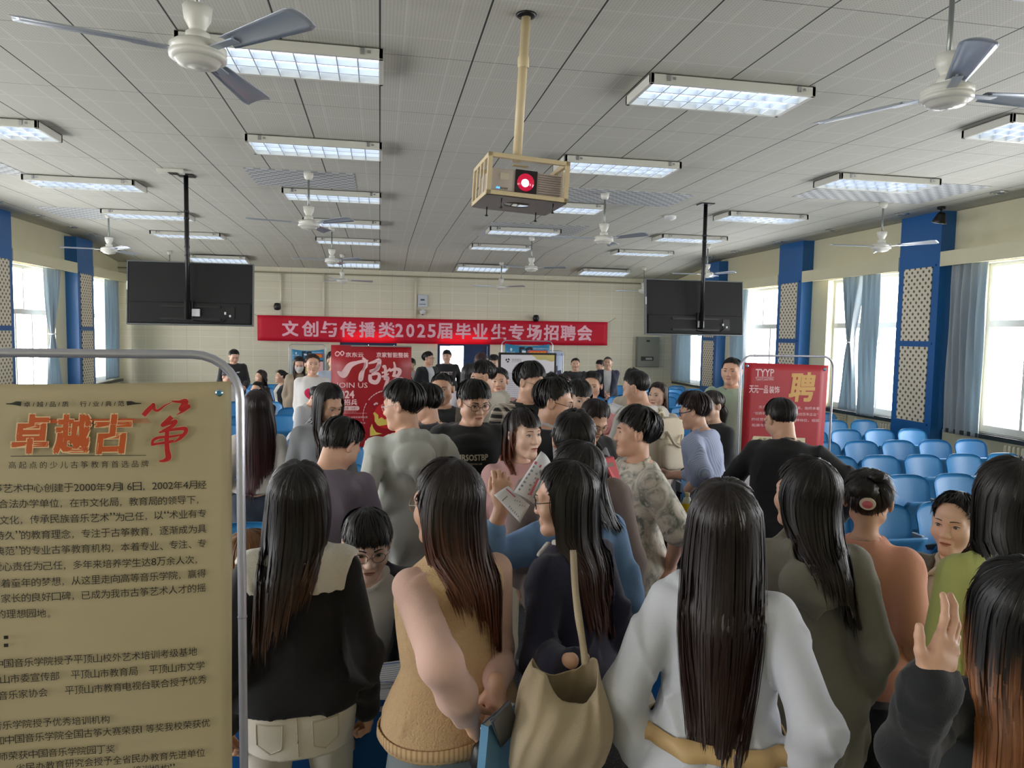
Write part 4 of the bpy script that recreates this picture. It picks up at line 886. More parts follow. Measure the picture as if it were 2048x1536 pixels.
def hair_mat(root, tip=None, t0=.5, t1=.9):
    key = ('hair', root, tip, t0)
    if key in _M: return _M[key]
    m, N, L, b = newmat('hair_'+root); tc = N.new('ShaderNodeTexCoord'); sp = N.new('ShaderNodeSeparateXYZ'); L.new(tc.outputs['UV'], sp.inputs[0])
    nz = N.new('ShaderNodeTexNoise'); nz.inputs['Scale'].default_value = 1.0; nz.inputs['Detail'].default_value = 3; cb = N.new('ShaderNodeCombineXYZ')
    L.new(nmath(N, L, 'MULTIPLY', sp.outputs[0], 90.0), cb.inputs[0]); L.new(nmath(N, L, 'MULTIPLY', sp.outputs[1], 1.5), cb.inputs[1]); L.new(cb.outputs[0], nz.inputs['Vector'])
    r = lin(root); col = nmix(N, L, nz.outputs['Fac'], tuple(v*.45 for v in r), tuple(min(1, v*1.7) for v in r))
    if tip:
        q = lin(tip); mr = N.new('ShaderNodeMapRange'); mr.inputs['From Min'].default_value = t0; mr.inputs['From Max'].default_value = t1; mr.interpolation_type = 'SMOOTHSTEP'
        L.new(nmath(N, L, 'ADD', sp.outputs[1], nmath(N, L, 'MULTIPLY', nmath(N, L, 'SUBTRACT', nz.outputs['Fac'], .5), .5)), mr.inputs['Value'])
        col = nmix(N, L, mr.outputs[0], col, nmix(N, L, nz.outputs['Fac'], tuple(v*.5 for v in q), tuple(min(1, v*1.5) for v in q)))
    L.new(col, b.inputs['Base Color']); b.inputs['Roughness'].default_value = .42; b.inputs['Specular IOR Level'].default_value = .40
    bp = N.new('ShaderNodeBump'); bp.inputs['Strength'].default_value = .9; bp.inputs['Distance'].default_value = .006; L.new(nz.outputs['Fac'], bp.inputs['Height']); L.new(bp.outputs[0], b.inputs['Normal'])
    _M[key] = m; return m
def cloth(col, rough=.85, name='fabric', bump=.25, noise=.08, sheen=.15): return mat(name+'_'+col, col, rough, bump=bump, bscale=420, noise=noise, nscale=7, sheen=sheen)
class Folds:
    """soft creases: sharp ridges running mostly down the cloth, pushed outwards only so that no skin breaks through"""
    def __init__(s, seed, amp=.006, n=6, kz=.35, k=22):
        r = random.Random(seed); s.w = []; s.amp = amp
        for i in range(n):
            a = r.uniform(0, PI); kk = k*r.uniform(.5, 1.25); s.w.append((kk*math.cos(a), kk*math.sin(a), kk*kz*r.uniform(-1.6, 1.6), r.uniform(0, 6.28), r.uniform(.5, 1.0)*(1.2 if i % 2 else .8), r.uniform(3, 9), i % 2))
    def __call__(s, X, Y, Z):
        o = 0
        for a, b, c, p, am, wz, kind in s.w:
            ph = F32(a)*X+F32(b)*Y+F32(c)*Z+F32(p)+F32(.9)*np.sin(F32(wz)*Z+F32(p*2)+F32(3)*X)
            o = o+F32(am)*((1-F32(2.0)*np.sqrt(np.abs(np.sin(ph*F32(.5)))+F32(.02))) if kind else np.sin(ph))
        return -F32(s.amp)*np.clip(o, -.55, 2.2)
def ik2(a, t, l1, l2, hint):
    d = t-a; L = np.linalg.norm(d); L = min(max(L, abs(l1-l2)+.01), l1+l2-.002); d = d/np.linalg.norm(d); t = a+d*L
    x = (l1*l1-l2*l2+L*L)/(2*L); h = math.sqrt(max(l1*l1-x*x, 0)); n = np.array(hint, float); n = n-d*np.dot(n, d); n /= np.linalg.norm(n)+1e-9
    return a+d*x+n*h, t
_face = {}
def head_prims(G, T, sx, sex, ears=True):
    """T maps head space (x side, y front, z up, metres) to the person's space: returns nothing, adds to G"""
    R, o, s = T
    P = lambda x, y, z: o+R @ (np.array([x*sx, y, z])*s)
    E = lambda c, r, k=.02, sub=False: G.ell(P(*c), np.array([r[0]*sx, r[1], r[2]])*s, R, k*s, sub)
    C = lambda a, b, ra, rb, k=.02, sub=False: G.cone(P(*a), P(*b), ra*s, rb*s, k*s, sub)
    j = 1.0 if sex == 'm' else .90; jr = 0.0 if sex == 'm' else .004
    E((0, -.016, .032), (.076, .094, .086)); E((0, .018, -.03), (.064*j, .070, .084), .03)
    C((-.050*j, .0, -.058), (-.012, .066, -.096), .024-jr, .020-jr*.5, .03); C((.050*j, .0, -.058), (.012, .066, -.096), .024-jr, .020-jr*.5, .03)
    C((-.008, .074, -.100), (.008, .074, -.100), .017, .017, .02)
    for q in (-1, 1):
        E((q*.040, .052, -.028), (.030, .030, .030), .03)
        C((q*.014, .082, .026), (q*.044, .068, .024), .012, .010, .02)
        E((q*.031, .092, .006), (.019, .013, .011), .014, True)
        E((q*.031, .073, .005), (.0165, .0145, .0105), .006)
        E((q*.012, .094, -.033), (.0095, .010, .008), .008)
        if ears:
            E((q*.082, -.008, -.003), (.010, .019, .032), .010); E((q*.088, -.018, .004), (.006, .010, .027), .006); E((q*.093, -.001, -.003), (.008, .011, .018), .005, True)
    C((0, .083, .012), (0, .1015-jr*.5, -.029), .0085, .0112-jr*.3, .014)
    C((-.017, .086, -.060), (.017, .086, -.060), .0062, .0062, .012); C((-.013, .085, -.071), (.013, .085, -.071), .0072, .0072, .012)
    C((-.02, .094, -.0655), (.02, .094, -.0655), .0022, .0022, .004, True)
def face_patches(sex):
    """outlines of eyes, brows and lips laid on the face, once for each sex, in head space"""
    if sex in _face: return _face[sex]
    G = Vox((-.10, -.02, -.13), (.10, .125, .08), .004); head_prims(G, (np.eye(3), np.zeros(3), 1.0), 1.0, sex, False); V, Q = G.nets()
    bv = BVHTree.FromPolygons([tuple(v) for v in V], [tuple(q) for q in Q])
    def lay(top, bot, n, m, lift):
        vs = []
        for j in range(m+1):
            for i in range(n+1):
                a = i/n; (x0, z0), (x1, z1) = bot(a), top(a); b = j/m; x, z = x0+(x1-x0)*b, z0+(z1-z0)*b
                h = bv.ray_cast(Vector((x, .2, z)), Vector((0, -1, 0))); y = h[0][1] if h[0] is not None else .06
                vs.append((x, y+lift, z))
        return vs, [(j*(n+1)+i, j*(n+1)+i+1, (j+1)*(n+1)+i+1, (j+1)*(n+1)+i) for j in range(m) for i in range(n)]
    R = {}; sp = lambda a, p=.8: max(0., math.sin(PI*a))**p
    for q in (-1, 1):
        ex = lambda a, q=q: q*(.0165+.031*a)
        R['eye', q] = lay(lambda a: (ex(a), .0045+.0060*sp(a)+.002*a), lambda a: (ex(a), .0045-.0042*sp(a)+.002*a), 12, 3, .0007)
        R['lash', q] = lay(lambda a: (ex(a), .0052+.0066*sp(a)+.003*a), lambda a: (ex(a), .0046+.0046*sp(a)+.002*a), 12, 1, .0012)
        cx = q*.0315; R['iris', q] = lay(lambda a: (cx+(a-.5)*.0134, .0058+.0050*sp(a, .5)), lambda a: (cx+(a-.5)*.0134, .0056-.0046*sp(a, .5)), 10, 2, .0010)
        bt = .0062 if sex == 'm' else .0038
        R['brow', q] = lay(lambda a: (q*(.014+.037*a), .0278+.0024*math.sin(PI*a)-.001*a+bt*.5*(1-a**3)), lambda a: (q*(.014+.037*a), .0278+.0024*math.sin(PI*a)-.001*a-bt*.5*(1-a**3)), 12, 2, .0012)
    lw = .0225
    R['lips', 0] = lay(lambda a: ((a-.5)*2*lw, -.0655+.006*(a-.5)**2*4*.4+.0072*sp(a, .7)*(1-.18*math.exp(-((a-.5)/.07)**2))), lambda a: ((a-.5)*2*lw, -.0655+.006*(a-.5)**2*4*.4-.0092*sp(a, .8)), 18, 5, .0006)
    R['mouth', 0] = lay(lambda a: ((a-.5)*2*lw*.96, -.0648+.0024*(a-.5)**2*4+.0006*sp(a)), lambda a: ((a-.5)*2*lw*.96, -.0662+.0024*(a-.5)**2*4-.0006*sp(a)), 18, 1, .0011)
    R['bv'] = bv; _face[sex] = R; return R
m_eyew = mat('eye_white', 'C6BDB6', .25); m_iris = mat('iris_dark', '1C120D', .15); m_brow = mat('brow_black', '1B1512', .8); m_mouth = mat('mouth_line', '5A2A26', .6)
LIPS = {'n': 'B0705F', 'r': 'A8483F', 'm': 'A87262'}
def hand(G, w, fwd, nrm, side, curl=.35, s=1.0, spread=.06, thumb=.5, k=.008, curls=None):
    """five fingers from a palm: w wrist, fwd towards the knuckles, nrm out of the BACK of the hand, side towards the thumb"""
    f = np.array(fwd, float); f /= np.linalg.norm(f); n = np.array(nrm, float); n -= f*np.dot(n, f); n /= np.linalg.norm(n); t = np.cross(n, f); 
    if np.dot(t, side) < 0: t = -t
    w = np.array(w, float); S = s
    G.cone(w-f*.02*S, w+f*.02*S, .024*S, .026*S, .02)
    kn = []
    for i, (off, ln) in enumerate(((.030, .090), (.010, .094), (-.011, .089), (-.030, .079))):
        b = w+f*ln*S+t*off*S+n*(-.004*abs(i-1))*S; kn.append(b)
        G.cone(w+f*.012*S+t*off*.55*S, b, .0155*S, .0118*S, .012)
    G.cone(w+f*.05*S-t*.022*S, w+f*.05*S+t*.02*S, .014*S, .015*S, .014)
    for i, b in enumerate(kn):
        c = curls[i] if curls else curl*(1+.12*i); L = (.043, .047, .044, .034)[i]; r = (.0096, .0098, .0093, .0082)[i]
        d = f+t*spread*(1.5-i)*.7; d /= np.linalg.norm(d); p = b; a = c*.8
        for q, (fr, mul) in enumerate(((1, 1.), (.64, 1.15), (.5, .8))):
            dd = d*math.cos(a)-n*math.sin(a); e = p+dd*L*fr*S; G.cone(p, e, r*(1-.09*q)*S, r*(.91-.09*q)*S, .004); p = e; a += c*mul
    b = w+f*.022*S+t*.022*S-n*.004*S; d = f*.62+t*(.80-.35*thumb)-n*(.12+.5*thumb); d /= np.linalg.norm(d)
    m1 = b+d*.042*S; d2 = f*.80+t*(.42-.55*thumb)-n*(.2+.35*thumb); d2 /= np.linalg.norm(d2); m2 = m1+d2*.032*S; m3 = m2+(d2*.8-n*.2*thumb)*.026*S
    G.cone(b, m1, .0165*S, .0125*S, .012); G.cone(m1, m2, .0112*S, .0102*S, .005); G.cone(m2, m3, .0102*S, .0085*S, .004)
    return kn
WEAR = {}                                    # clothing meshes kept for lettering: person name -> (Vox surface)
PEOPLE = []
def ripple(rnd, n, phi, lo=3, hi=26):
    o = np.zeros_like(phi)
    for i in range(n):
        k = rnd.randint(lo, hi); o += np.sin(k*phi+rnd.uniform(0, 6.28))/(1+.05*k)
    return o/math.sqrt(n)
def make_hair(root, T, hp, push, rnd, d, name='hair'):
    """T = (rotation, centre, scale) of the head; push keeps falling locks outside the clothes"""
    R, o, s = T; n = 150 if d < 3 else 100 if d < 5.5 else 64
    phi = np.linspace(-PI, PI, n, endpoint=False); a = np.degrees(np.abs(phi))
    tb = hp.get('edge', ((0, 76), (38, 78), (60, 93), (85, 104), (115, 117), (180, 121)))
    sd_ = hp.get('part', 0)
    te = np.interp(a, [q[0] for q in tb], [q[1] for q in tb])
    fr = hp.get('fringe', 0)
    if fr: te = te+fr*np.clip(1-(a/hp.get('fw', 58))**4, 0, 1)
    L = np.zeros(n); ln = hp.get('len', 0)
    if ln:
        f0 = hp.get('from', 62); L = ln*np.clip((a-f0)/14, 0, 1)
        if 'only' in hp: L = np.where(np.sign(phi) == hp['only'], L, L*hp.get('other', .0))
    if 'lside' in hp: L = L*np.interp(np.sin(phi), [-1, -.2, .2, 1], [hp['lside'][0], (hp['lside'][0]*2+hp['lside'][1])/3, (hp['lside'][0]+2*hp['lside'][1])/3, hp['lside'][1]])
    rag = hp.get('rag', 5.0); te = te+rag*ripple(rnd, 6, phi, 9, 40)*np.where(L > 0, 0, 1)
    L = L*(1+hp.get('ragl', .10)*ripple(rnd, 6, phi, 5, 40))
    ns, nf = 12, (18 if ln else 0); rip = ripple(rnd, 7, phi, 8, 46); rip2 = ripple(rnd, 5, phi, 3, 12)
    tl = math.radians(hp.get('crown', 20)); A = np.array([0, -math.sin(tl), math.cos(tl)]); B = np.array([0, math.cos(tl), math.sin(tl)]); c0 = np.array([0, -.014, .030]); rr = np.array([.0785, .098, .0905])
    vt, vs_, ve = hp.get('vol', (.020, .014, .004))
    rows = []; isf = L > 0; the = np.where(isf, np.minimum(te, 92), te)
    sx = hp.get('sx', 1.0)
    def P(th, ph, t):
        th = np.radians(th); u = np.cos(th)[:, None]*A+np.sin(th)[:, None]*(np.cos(ph)[:, None]*B+np.sin(ph)[:, None]*np.array([1, 0, 0])); r = 1/np.sqrt(((u/rr)**2).sum(1)); q = c0+u*(r+t)[:, None]; q[:, 0] *= sx; return q
    frm = np.clip(np.cos(phi), 0, 1)**2
    for i in range(ns+1):
        f = i/ns; th = the*f
        t = vt*(1-f)+vs_*f if f < .5 else (vt*.5+vs_*.5)*(1-(f-.5)/.5)+(np.where(isf, vs_, ve+(hp.get('flift', .008) if fr else 0)*frm))*((f-.5)/.5)
        t = np.asarray(t)*np.ones(n)+hp.get('lump', .003)*(rip*.8+rip2)*min(1, f*2.2)
        if not ln: t = np.asarray(t)*np.where(a > 50, np.clip((the-th)/38, 0, 1)**.75*.9+.1, 1)
        if 'side' in hp: t = t*(1-(1-hp['side'])*np.sin(phi)**2*min(1, f*1.4))
        if sd_: t = t-.010*np.exp(-((phi-sd_)/.16)**2)*math.sin(PI*min(1, f*1.05))
        rows.append((P(th, phi+.10*hp.get('swirl', 0)*f, t) @ R.T)*s+o)
    uvv = [i/ns*(.35 if ln else 1) for i in range(ns+1)]
    if nf:
        p0 = rows[-1].copy(); sp, bk = hp.get('spread', .12), hp.get('back', .02)
        ctr = o+R @ np.array([0, -.03, 0])*s
        for i in range(1, nf+1):
            f = i/nf; q = p0.copy(); q[:, 2] -= L*s*f; dx = q[:, :2]-ctr[:2]
            q[:, 0] = ctr[0]+dx[:, 0]*(1+sp*math.sin(PI*min(f*1.1, 1))-hp.get('taper', .25)*f*f); lk0 = np.clip(L/max(ln, .01)*2, 0, 1); q[:, 1] = ctr[1]+dx[:, 1]*(1-.15*f*lk0)-bk*f*s*lk0
            amp = hp.get('lock', .006)*f**.7
            nx = dx/(np.linalg.norm(dx, axis=1)[:, None]+1e-6); q[:, :2] += nx*(amp*(rip*.9+rip2*.7))[:, None]
            w = hp.get('wave', 0)
            if w: q[:, 0] += w*np.sin(f*9+phi*6)*f; q[:, 1] += w*.6*np.cos(f*8+phi*7)*f
            sh = hp.get('shift', (0, 0)); lk = np.clip(L/max(ln, .01), 0, 1); q[:, 0] += sh[0]*f*f*lk; q[:, 1] += sh[1]*f*f*lk
            q = push(q, hp.get('margin', .010)+.004*rip2); q = np.where(isf[:, None], q, p0); rows.append(q); uvv.append(.35+.65*f)
    RW = np.array(rows); m = len(rows); V = RW.reshape(-1, 3)
    U = np.tile(np.arange(n)/n, m); W = np.repeat(uvv, n); quads = []
    for i in range(m-1):
        for k in range(n):
            k2 = (k+1) % n
            if i >= ns and not (isf[k] and isf[k2]): continue
            quads.append((i*n+k, (i+1)*n+k, (i+1)*n+k2, i*n+k2))
    Vs, Us, Qs = [V], [np.stack([U, W], 1)], [np.array(quads)]; base = len(V)
    # loose strands over the shell
    N = int(hp.get('strands', 1.0)*(620 if d < 3 else 260 if d < 5.5 else 60)); cen = o
    for _ in range(N):
        k = rnd.randrange(n); last = m-1 if isf[k] else ns; i0 = rnd.randint(2, max(3, last-4)) if not isf[k] or rnd.random() < .35 else rnd.randint(3, ns+3); i1 = last if isf[k] else min(last, i0+rnd.randint(4, 8))
        if i1-i0 < 2: continue
        idx = np.linspace(i0, i1, 10 if isf[k] else 6); kk = (k+rnd.uniform(-1.2, 1.2)*np.linspace(0, 1, len(idx))) 
        ii = np.clip(idx.astype(int), 0, m-2); fr_ = idx-ii; ka = np.floor(kk).astype(int) % n
        p = RW[ii, ka]*(1-fr_)[:, None]+RW[ii+1, ka]*fr_[:, None]
        if isf[k]: p[:, 2] -= np.linspace(0, 1, len(idx))**2*rnd.uniform(-.02, .05)*s*(ln/.35)
        out = p-cen; out[:, 2] *= .25; out /= np.linalg.norm(out, axis=1)[:, None]+1e-9; lift = rnd.uniform(*hp.get('lift', (.0008, .0045)))*s; tt = np.linspace(0, 1, len(idx))
        p = p+out*(lift*(.4+np.sin(PI*tt)))[:, None]+np.array([rnd.gauss(0, 1), rnd.gauss(0, 1), 0])*(hp.get('fly', .004)*tt**2)[:, None]
        if not isf[k]:
            if i1 == ns: p[-1] += (p[-1]-p[-2])/(np.linalg.norm(p[-1]-p[-2])+1e-6)*hp.get('past', .006)*rnd.random()
            p[-1] += out[-1]*hp.get('tuft', .004)*rnd.random(); p[-2] += out[-2]*hp.get('tuft', .004)*.4*rnd.random()
        tan = np.gradient(p, axis=0); sd = np.cross(tan, out); sd /= np.linalg.norm(sd, axis=1)[:, None]+1e-9
        w = (rnd.uniform(.0012, .0034)*(1 if d < 3 else 1.6)*s)*np.sqrt(np.clip(np.minimum(tt*4+.25, (1-tt)*2.2), 0, 1)); q = len(idx)
        vv = np.empty((2*q, 3)); vv[0::2] = p+sd*w[:, None]; vv[1::2] = p-sd*w[:, None]
        Vs.append(vv); uu = rnd.random(); wv = np.interp(idx, range(m), uvv); Us.append(np.stack([np.full(2*q, uu), np.repeat(wv, 2)], 1))
        Qs.append(np.array([(2*j, 2*j+1, 2*j+3, 2*j+2) for j in range(q-1)])+base); base += 2*q
    return mesh_obj(name, np.concatenate(Vs), np.concatenate(Qs), hair_mat(*hp['col']), root, uv=np.concatenate(Us))
def lock(root, pts, rad, col, rnd, name='ponytail', n=22, strands=90):
    """a gathered tail of hair along a line"""
    P = [np.array(p, float) for p in pts]; Q = []
    for i in range(len(P)-1):
        p0, p1, p2, p3 = P[max(i-1, 0)], P[i], P[i+1], P[min(i+2, len(P)-1)]
        for t in np.linspace(0, 1, 6)[: None if i == len(P)-2 else -1]: Q.append(.5*(2*p1+(p2-p0)*t+(2*p0-5*p1+4*p2-p3)*t*t+(3*p1-p0-3*p2+p3)*t**3))
    Q = np.array(Q); m = len(Q); r = np.interp(np.linspace(0, 1, m), np.linspace(0, 1, len(rad)), rad); ph = np.linspace(0, 2*PI, n, endpoint=False); rp = ripple(rnd, 5, ph, 3, 9)
    up = np.array([1., 0, 0]); rows = []
    for i in range(m):
        t = Q[min(i+1, m-1)]-Q[max(i-1, 0)]; t /= np.linalg.norm(t)+1e-9; a = up-t*np.dot(up, t); a /= np.linalg.norm(a)+1e-9; b = np.cross(t, a)
        rows.append(Q[i]+(np.cos(ph)[:, None]*a+np.sin(ph)[:, None]*b)*(r[i]*(1+.13*rp))[:, None])
    RW = np.array(rows); V = [RW.reshape(-1, 3)]; U = [np.stack([np.tile(ph/6.28, m), np.repeat(np.linspace(0, 1, m), n)], 1)]; q = [np.array([(i*n+k, (i+1)*n+k, (i+1)*n+(k+1) % n, i*n+(k+1) % n) for i in range(m-1) for k in range(n)])]; base = m*n
    for _ in range(strands):
        k = rnd.randrange(n); j0 = rnd.randint(0, m//2); p = RW[j0:, k]-Q[j0:]; p = Q[j0:]+p*(1+rnd.uniform(.02, .22))+np.array([rnd.gauss(0, .006), rnd.gauss(0, .006), rnd.gauss(0, .01)])*np.linspace(0, 1, m-j0)[:, None]**2
        tan = np.gradient(p, axis=0); sd = np.cross(tan, RW[j0:, k]-Q[j0:]); sd /= np.linalg.norm(sd, axis=1)[:, None]+1e-9; tt = np.linspace(0, 1, len(p)); w = .0022*np.sqrt(np.clip((1-tt)*2, 0, 1)); vv = np.empty((2*len(p), 3)); vv[0::2] = p+sd*w[:, None]; vv[1::2] = p-sd*w[:, None]
        V.append(vv); U.append(np.stack([np.full(2*len(p), rnd.random()), np.repeat(tt, 2)], 1)); q.append(np.array([(2*j, 2*j+1, 2*j+3, 2*j+2) for j in range(len(p)-1)])+base); base += 2*len(p)
    return mesh_obj(name, np.concatenate(V), np.concatenate(q), hair_mat(*col), root, uv=np.concatenate(U))
SHORT = dict(vol=(.016, .012, .001), tuft=.016, rag=7, lump=.0055, side=.30, past=.016, strands=3.0, lift=(.001, .011), edge=((0, 76), (36, 78), (58, 90), (80, 101), (100, 111), (130, 126), (180, 135))); CROP = dict(vol=(.013, .007, .001), edge=((0, 75), (38, 76), (58, 88), (80, 99), (105, 112), (140, 126), (180, 132)), lump=.002, side=.30, tuft=.006, rag=4, strands=2, lift=(.0008, .005))
def person(label, px, py, d, face, sex='m', H=None, lean=0, tilt=0, hface=None, nod=0, hroll=0, seat=False, R=None, L=None, top=None, over=None, bottom=None, hair=None, glasses=None, skin='a', sx=1.0, fat=0.0, lips='n', feet=None, shoes='1D1D1F', group=None, seed=None, eyes=True, raw=False, legs=True, fine=1.0, smile=0, cat='person'):
    seed = seed if seed is not None else int(px*7+py); rnd = random.Random(seed)
    pt = dep(px, py, d); tow = -pt[:2]/np.linalg.norm(pt[:2]); rgt = np.array([-tow[1], tow[0]])   # towards the eye, and to the right in the photo
    def head_dir(fc): c, s_ = math.cos(math.radians(fc)), math.sin(math.radians(fc)); h = tow*c+rgt*s_; return math.atan2(-h[0], h[1])
    rz = head_dir(face); hyaw = (head_dir(hface)-rz) if hface is not None else 0.0
    Rt = rot('y', math.radians(tilt)) @ rot('x', -math.radians(lean)); Rh = rot('z', hyaw) @ rot('x', -math.radians(nod+lean*.35)) @ rot('y', math.radians(hroll))
    nk = Rt @ np.array([0, -.018, .500]); hc = nk+Rh @ np.array([0, .024, .117]); ht = hc[2]+math.hypot(.118*Rh[2, 2], .105*np.linalg.norm(Rh[2, :2]))+.014
    z = float(pt[2])
    if H is None and not seat: s = z/(ht+.925); pz = .925*s
    else: s = (H or 1.68)/1.70; pz = z-ht*s
    hoff = hc*s; c_, s_ = math.cos(rz), math.sin(rz)
    root = thing('person', label, cat, (pt[0]-(hoff[0]*c_-hoff[1]*s_), pt[1]-(hoff[0]*s_+hoff[1]*c_), 0), rz, group)
    PEOPLE.append((root.location.x, root.location.y, seat))
    W2L = lambda w: rot('z', -rz) @ (np.array(w, float)-np.array(root.location))
    Pv = np.array([0, 0, pz]); TT = lambda v: Pv+Rt @ (np.array(v, float)*s)
    T = (Rh, Pv+hc*s, s); tab = [(t[0], t[1]+(fat if t[0] < .42 else fat*.4), t[2]+(fat if t[0] < .42 else fat*.3), t[3]+(.3*fat if -.1 < t[0] < .3 else 0)) for t in TRUNK[sex]]
    shw = (.172 if sex == 'm' else .143)+fat*.5; l1, l2 = .285*s, .245*s
    arms = {}
    for q, sp in ((1, R), (-1, L)):
        sp = dict(sp or {}); S = TT((q*shw, -.014, .400 if sex == 'm' else .392)); 
        if 'w' in sp: tg = W2L(sp['w'])
        else: v = sp.get('t', (.045, .02, -.50)); tg = S+np.array([q*v[0], v[1], v[2]])*s
        hint = sp.get('hint', (.32, -1, -.15)); el, wr = ik2(S, tg, l1, l2, (q*hint[0], hint[1], hint[2])); arms[q] = (S, el, wr, sp)
    hip = {q: TT((q*.088, 0, -.03)) for q in (1, -1)}; lg = {}
    for q in (1, -1):
        ft = np.array((feet or {}).get(q, (q*(.12 if seat else .10)*s, (.38 if seat else q*.012)*s, 0.0)), float); an = ft+np.array([0, -.03*s, .085*s]); kn, an = ik2(hip[q], an, .44*s, .43*s, (q*.1, 1, .1)); lg[q] = (hip[q], kn, an, ft)
    # ---- body
    hf = float(np.clip(.00125*d, .0036, .010))*fine; fl = [(T[1], np.array([.115, .135, .15])*s)]; hs = {}
    for q in (1, -1):
        S, el, wr, sp = arms[q]; hd = sp.get('hand')
        if hd is not None: fl.append((wr+(wr-el)/np.linalg.norm(wr-el)*.08*s, np.array([.10, .10, .10])*s))
    pts = [T[1]]+[v for q in (1, -1) for v in arms[q][:3]]+[v for q in (1, -1) for v in lg[q][:3]]; pts = np.array(pts); lo = pts.min(0)-.20; hi = pts.max(0)+.24; lo[2] = max(lo[2], -.0)
    if not legs: lo[2] = pz-.25*s
    G = Vox(lo, hi, .022 if d < 4 else .03, fl, hf)
    def trunk_fn(tb, t=0., ext=None, ztop=.52, zbot=-.16, fw=None):
        Ri = Rt.T
        def fn(X, Y, Z):
            p = [X-F32(Pv[0]), Y-F32(Pv[1]), Z-F32(Pv[2])]; x, y, zz = [(F32(Ri[i, 0])*p[0]+F32(Ri[i, 1])*p[1]+F32(Ri[i, 2])*p[2])/F32(s) for i in range(3)]
            zz = np.broadcast_to(zz, np.broadcast(x, y, zz).shape); w, dd, c = lerp_tab(tb, zz)
            if ext: w = w+ext(zz); dd = dd+ext(zz)*F32(.8)
            w = w+F32(t); dd = dd+F32(t); e = (np.sqrt((x/w)**2+((y-c)/dd)**2)-1)*np.minimum(w, dd)
            return np.maximum(np.maximum(e, zz-F32(ztop)), F32(zbot)-zz)*F32(s)
        return fn
    def box_of(zlo, zhi, r): P8 = np.array([TT((x, y, z_)) for x in (-r, r) for y in (-r*.75, r*.75) for z_ in (zlo, zhi)]); return P8.min(0), P8.max(0)
    b0, b1 = box_of(-.2, .56, .30+fat); G.op(trunk_fn(tab, t=-.006, ztop=.47, zbot=-.08), b0, b1, .02)
    nr = (.049 if sex == 'm' else .043)+fat*.35
    G.cone(TT((0, -.022, .43)), T[1]+Rh @ np.array([0, -.022, -.055])*s, nr*1.12*s, nr*.98*s, .04)
    for q in (1, -1):
        S, el, wr, sp = arms[q]; k_ = (1.0 if sex == 'm' else .86)+fat*2; rr_ = [v*k_*s for v in (.052, .041, .040, .0275)]
        G.cone(S, el, rr_[0], rr_[1], .03); m = el+(wr-el)*.28; G.cone(el, m, rr_[1]*.98, rr_[2]*1.03, .02); G.cone(m, wr, rr_[2]*1.03, rr_[3], .02)
        hd = sp.get('hand'); fw = (wr-el)/np.linalg.norm(wr-el)
        h_ = dict(hd) if hd else {}
        for k0, k1 in (('cf', 'fwd'), ('cn', 'nrm'), ('cs', 'side')):
            if k0 in h_: v_ = h_.pop(k0); h_[k1] = rot('z', -rz) @ (_r*v_[0]+_u*v_[1]-_f*v_[2])
        fwv = np.array(h_.pop('fwd', fw), float); nv = np.array(h_.pop('nrm', (q*.8, .3, .2)), float); sv = np.array(h_.pop('side', (0, 1, .2)), float)
        hand(G, wr, fwv, nv, sv, s=s*(1.0 if sex == 'm' else .92), **h_); hs[q] = (wr, fwv)
        if legs:
            a, kn, an, ft = lg[q]; G.cone(a, kn, .070*s, .048*s, .03); G.cone(kn, an, .052*s, .036*s, .02); G.cone(an-np.array([0, .02, .03])*s, ft+np.array([0, .10, .03])*s, .035*s, .026*s, .02)
    head_prims(G, T, sx, sex)
    V, Q = G.nets(); sk = skin_mat(skin); bo = mesh_obj('body', V, Q, sk, root)
    # ---- face
    if eyes:
        fp = face_patches(sex)
        def put(nm, key, m, par):
            vs, fs = fp[key]; v = np.array(vs)*np.array([sx, 1, 1]); o_ = mesh_obj(nm, (v @ Rh.T)*s+T[1], np.array(fs), m, par); return o_
        for q in (1, -1):
            e = put('eye', ('eye', q), m_eyew, bo)
            vs, fs = fp['iris', q]; vs2, fs2 = fp['lash', q]; v = np.concatenate([np.array(vs), np.array(vs2)])*np.array([sx, 1, 1])
            put('iris', ('iris', q), m_iris, bo); put('eyelash', ('lash', q), m_iris, bo); put('eyebrow', ('brow', q), m_brow, bo)
        put('lips', ('lips', 0), mat('lips_'+lips, LIPS[lips], .4), bo); put('mouth_line', ('mouth', 0), m_mouth, bo)
    # ---- clothes
    ch = float(np.clip(.0034*d, .0078, .020))
    info = dict(root=root, T=T, TT=TT, s=s, arms=arms, tab=tab, Rt=Rt, Rh=Rh, Pv=Pv, rz=rz, W2L=W2L, lg=lg, body=bo, d=d)
    def garment(sp, nm_default='top', base_t=.0):
        sp = dict(sp); t = sp.get('t', .014); hem = sp.get('hem', -.10); fl_ = sp.get('flare', .02); sl = sp.get('sleeve', 1.0); st = sp.get('st', t+.004); fo = Folds(seed+3, sp.get('fold', .006)*1.0, 7, k=sp.get('fk', 40))
        zt = sp.get('ztop', .475)
        lo_, hi_ = box_of(hem-.05, .56, .34+fat); al = [lo_, hi_]
        if sl > 0:
            for q in (1, -1): S, el, wr, _ = arms[q]; al += [np.minimum(el, wr)-.12, np.maximum(el, wr)+.12]
        al = np.array(al); G = Vox(al.min(0), al.max(0), ch)
        waist = sp.get('waist', 0.0)
        ext = lambda z_: (F32(fl_)*np.clip((F32(.30)-z_)/F32(.40), 0, 1)+F32(sp.get('bell', 0))*np.clip((-z_)/F32(.5), 0, 2)-F32(waist)*np.exp(-((z_-F32(sp.get('wz', .10)))/F32(.045))**2)+F32(sp.get('puff', 0))*np.exp(-((z_-F32(.02+sp.get('puffz', 0)))/F32(.06))**2))
        tb = list(tab)
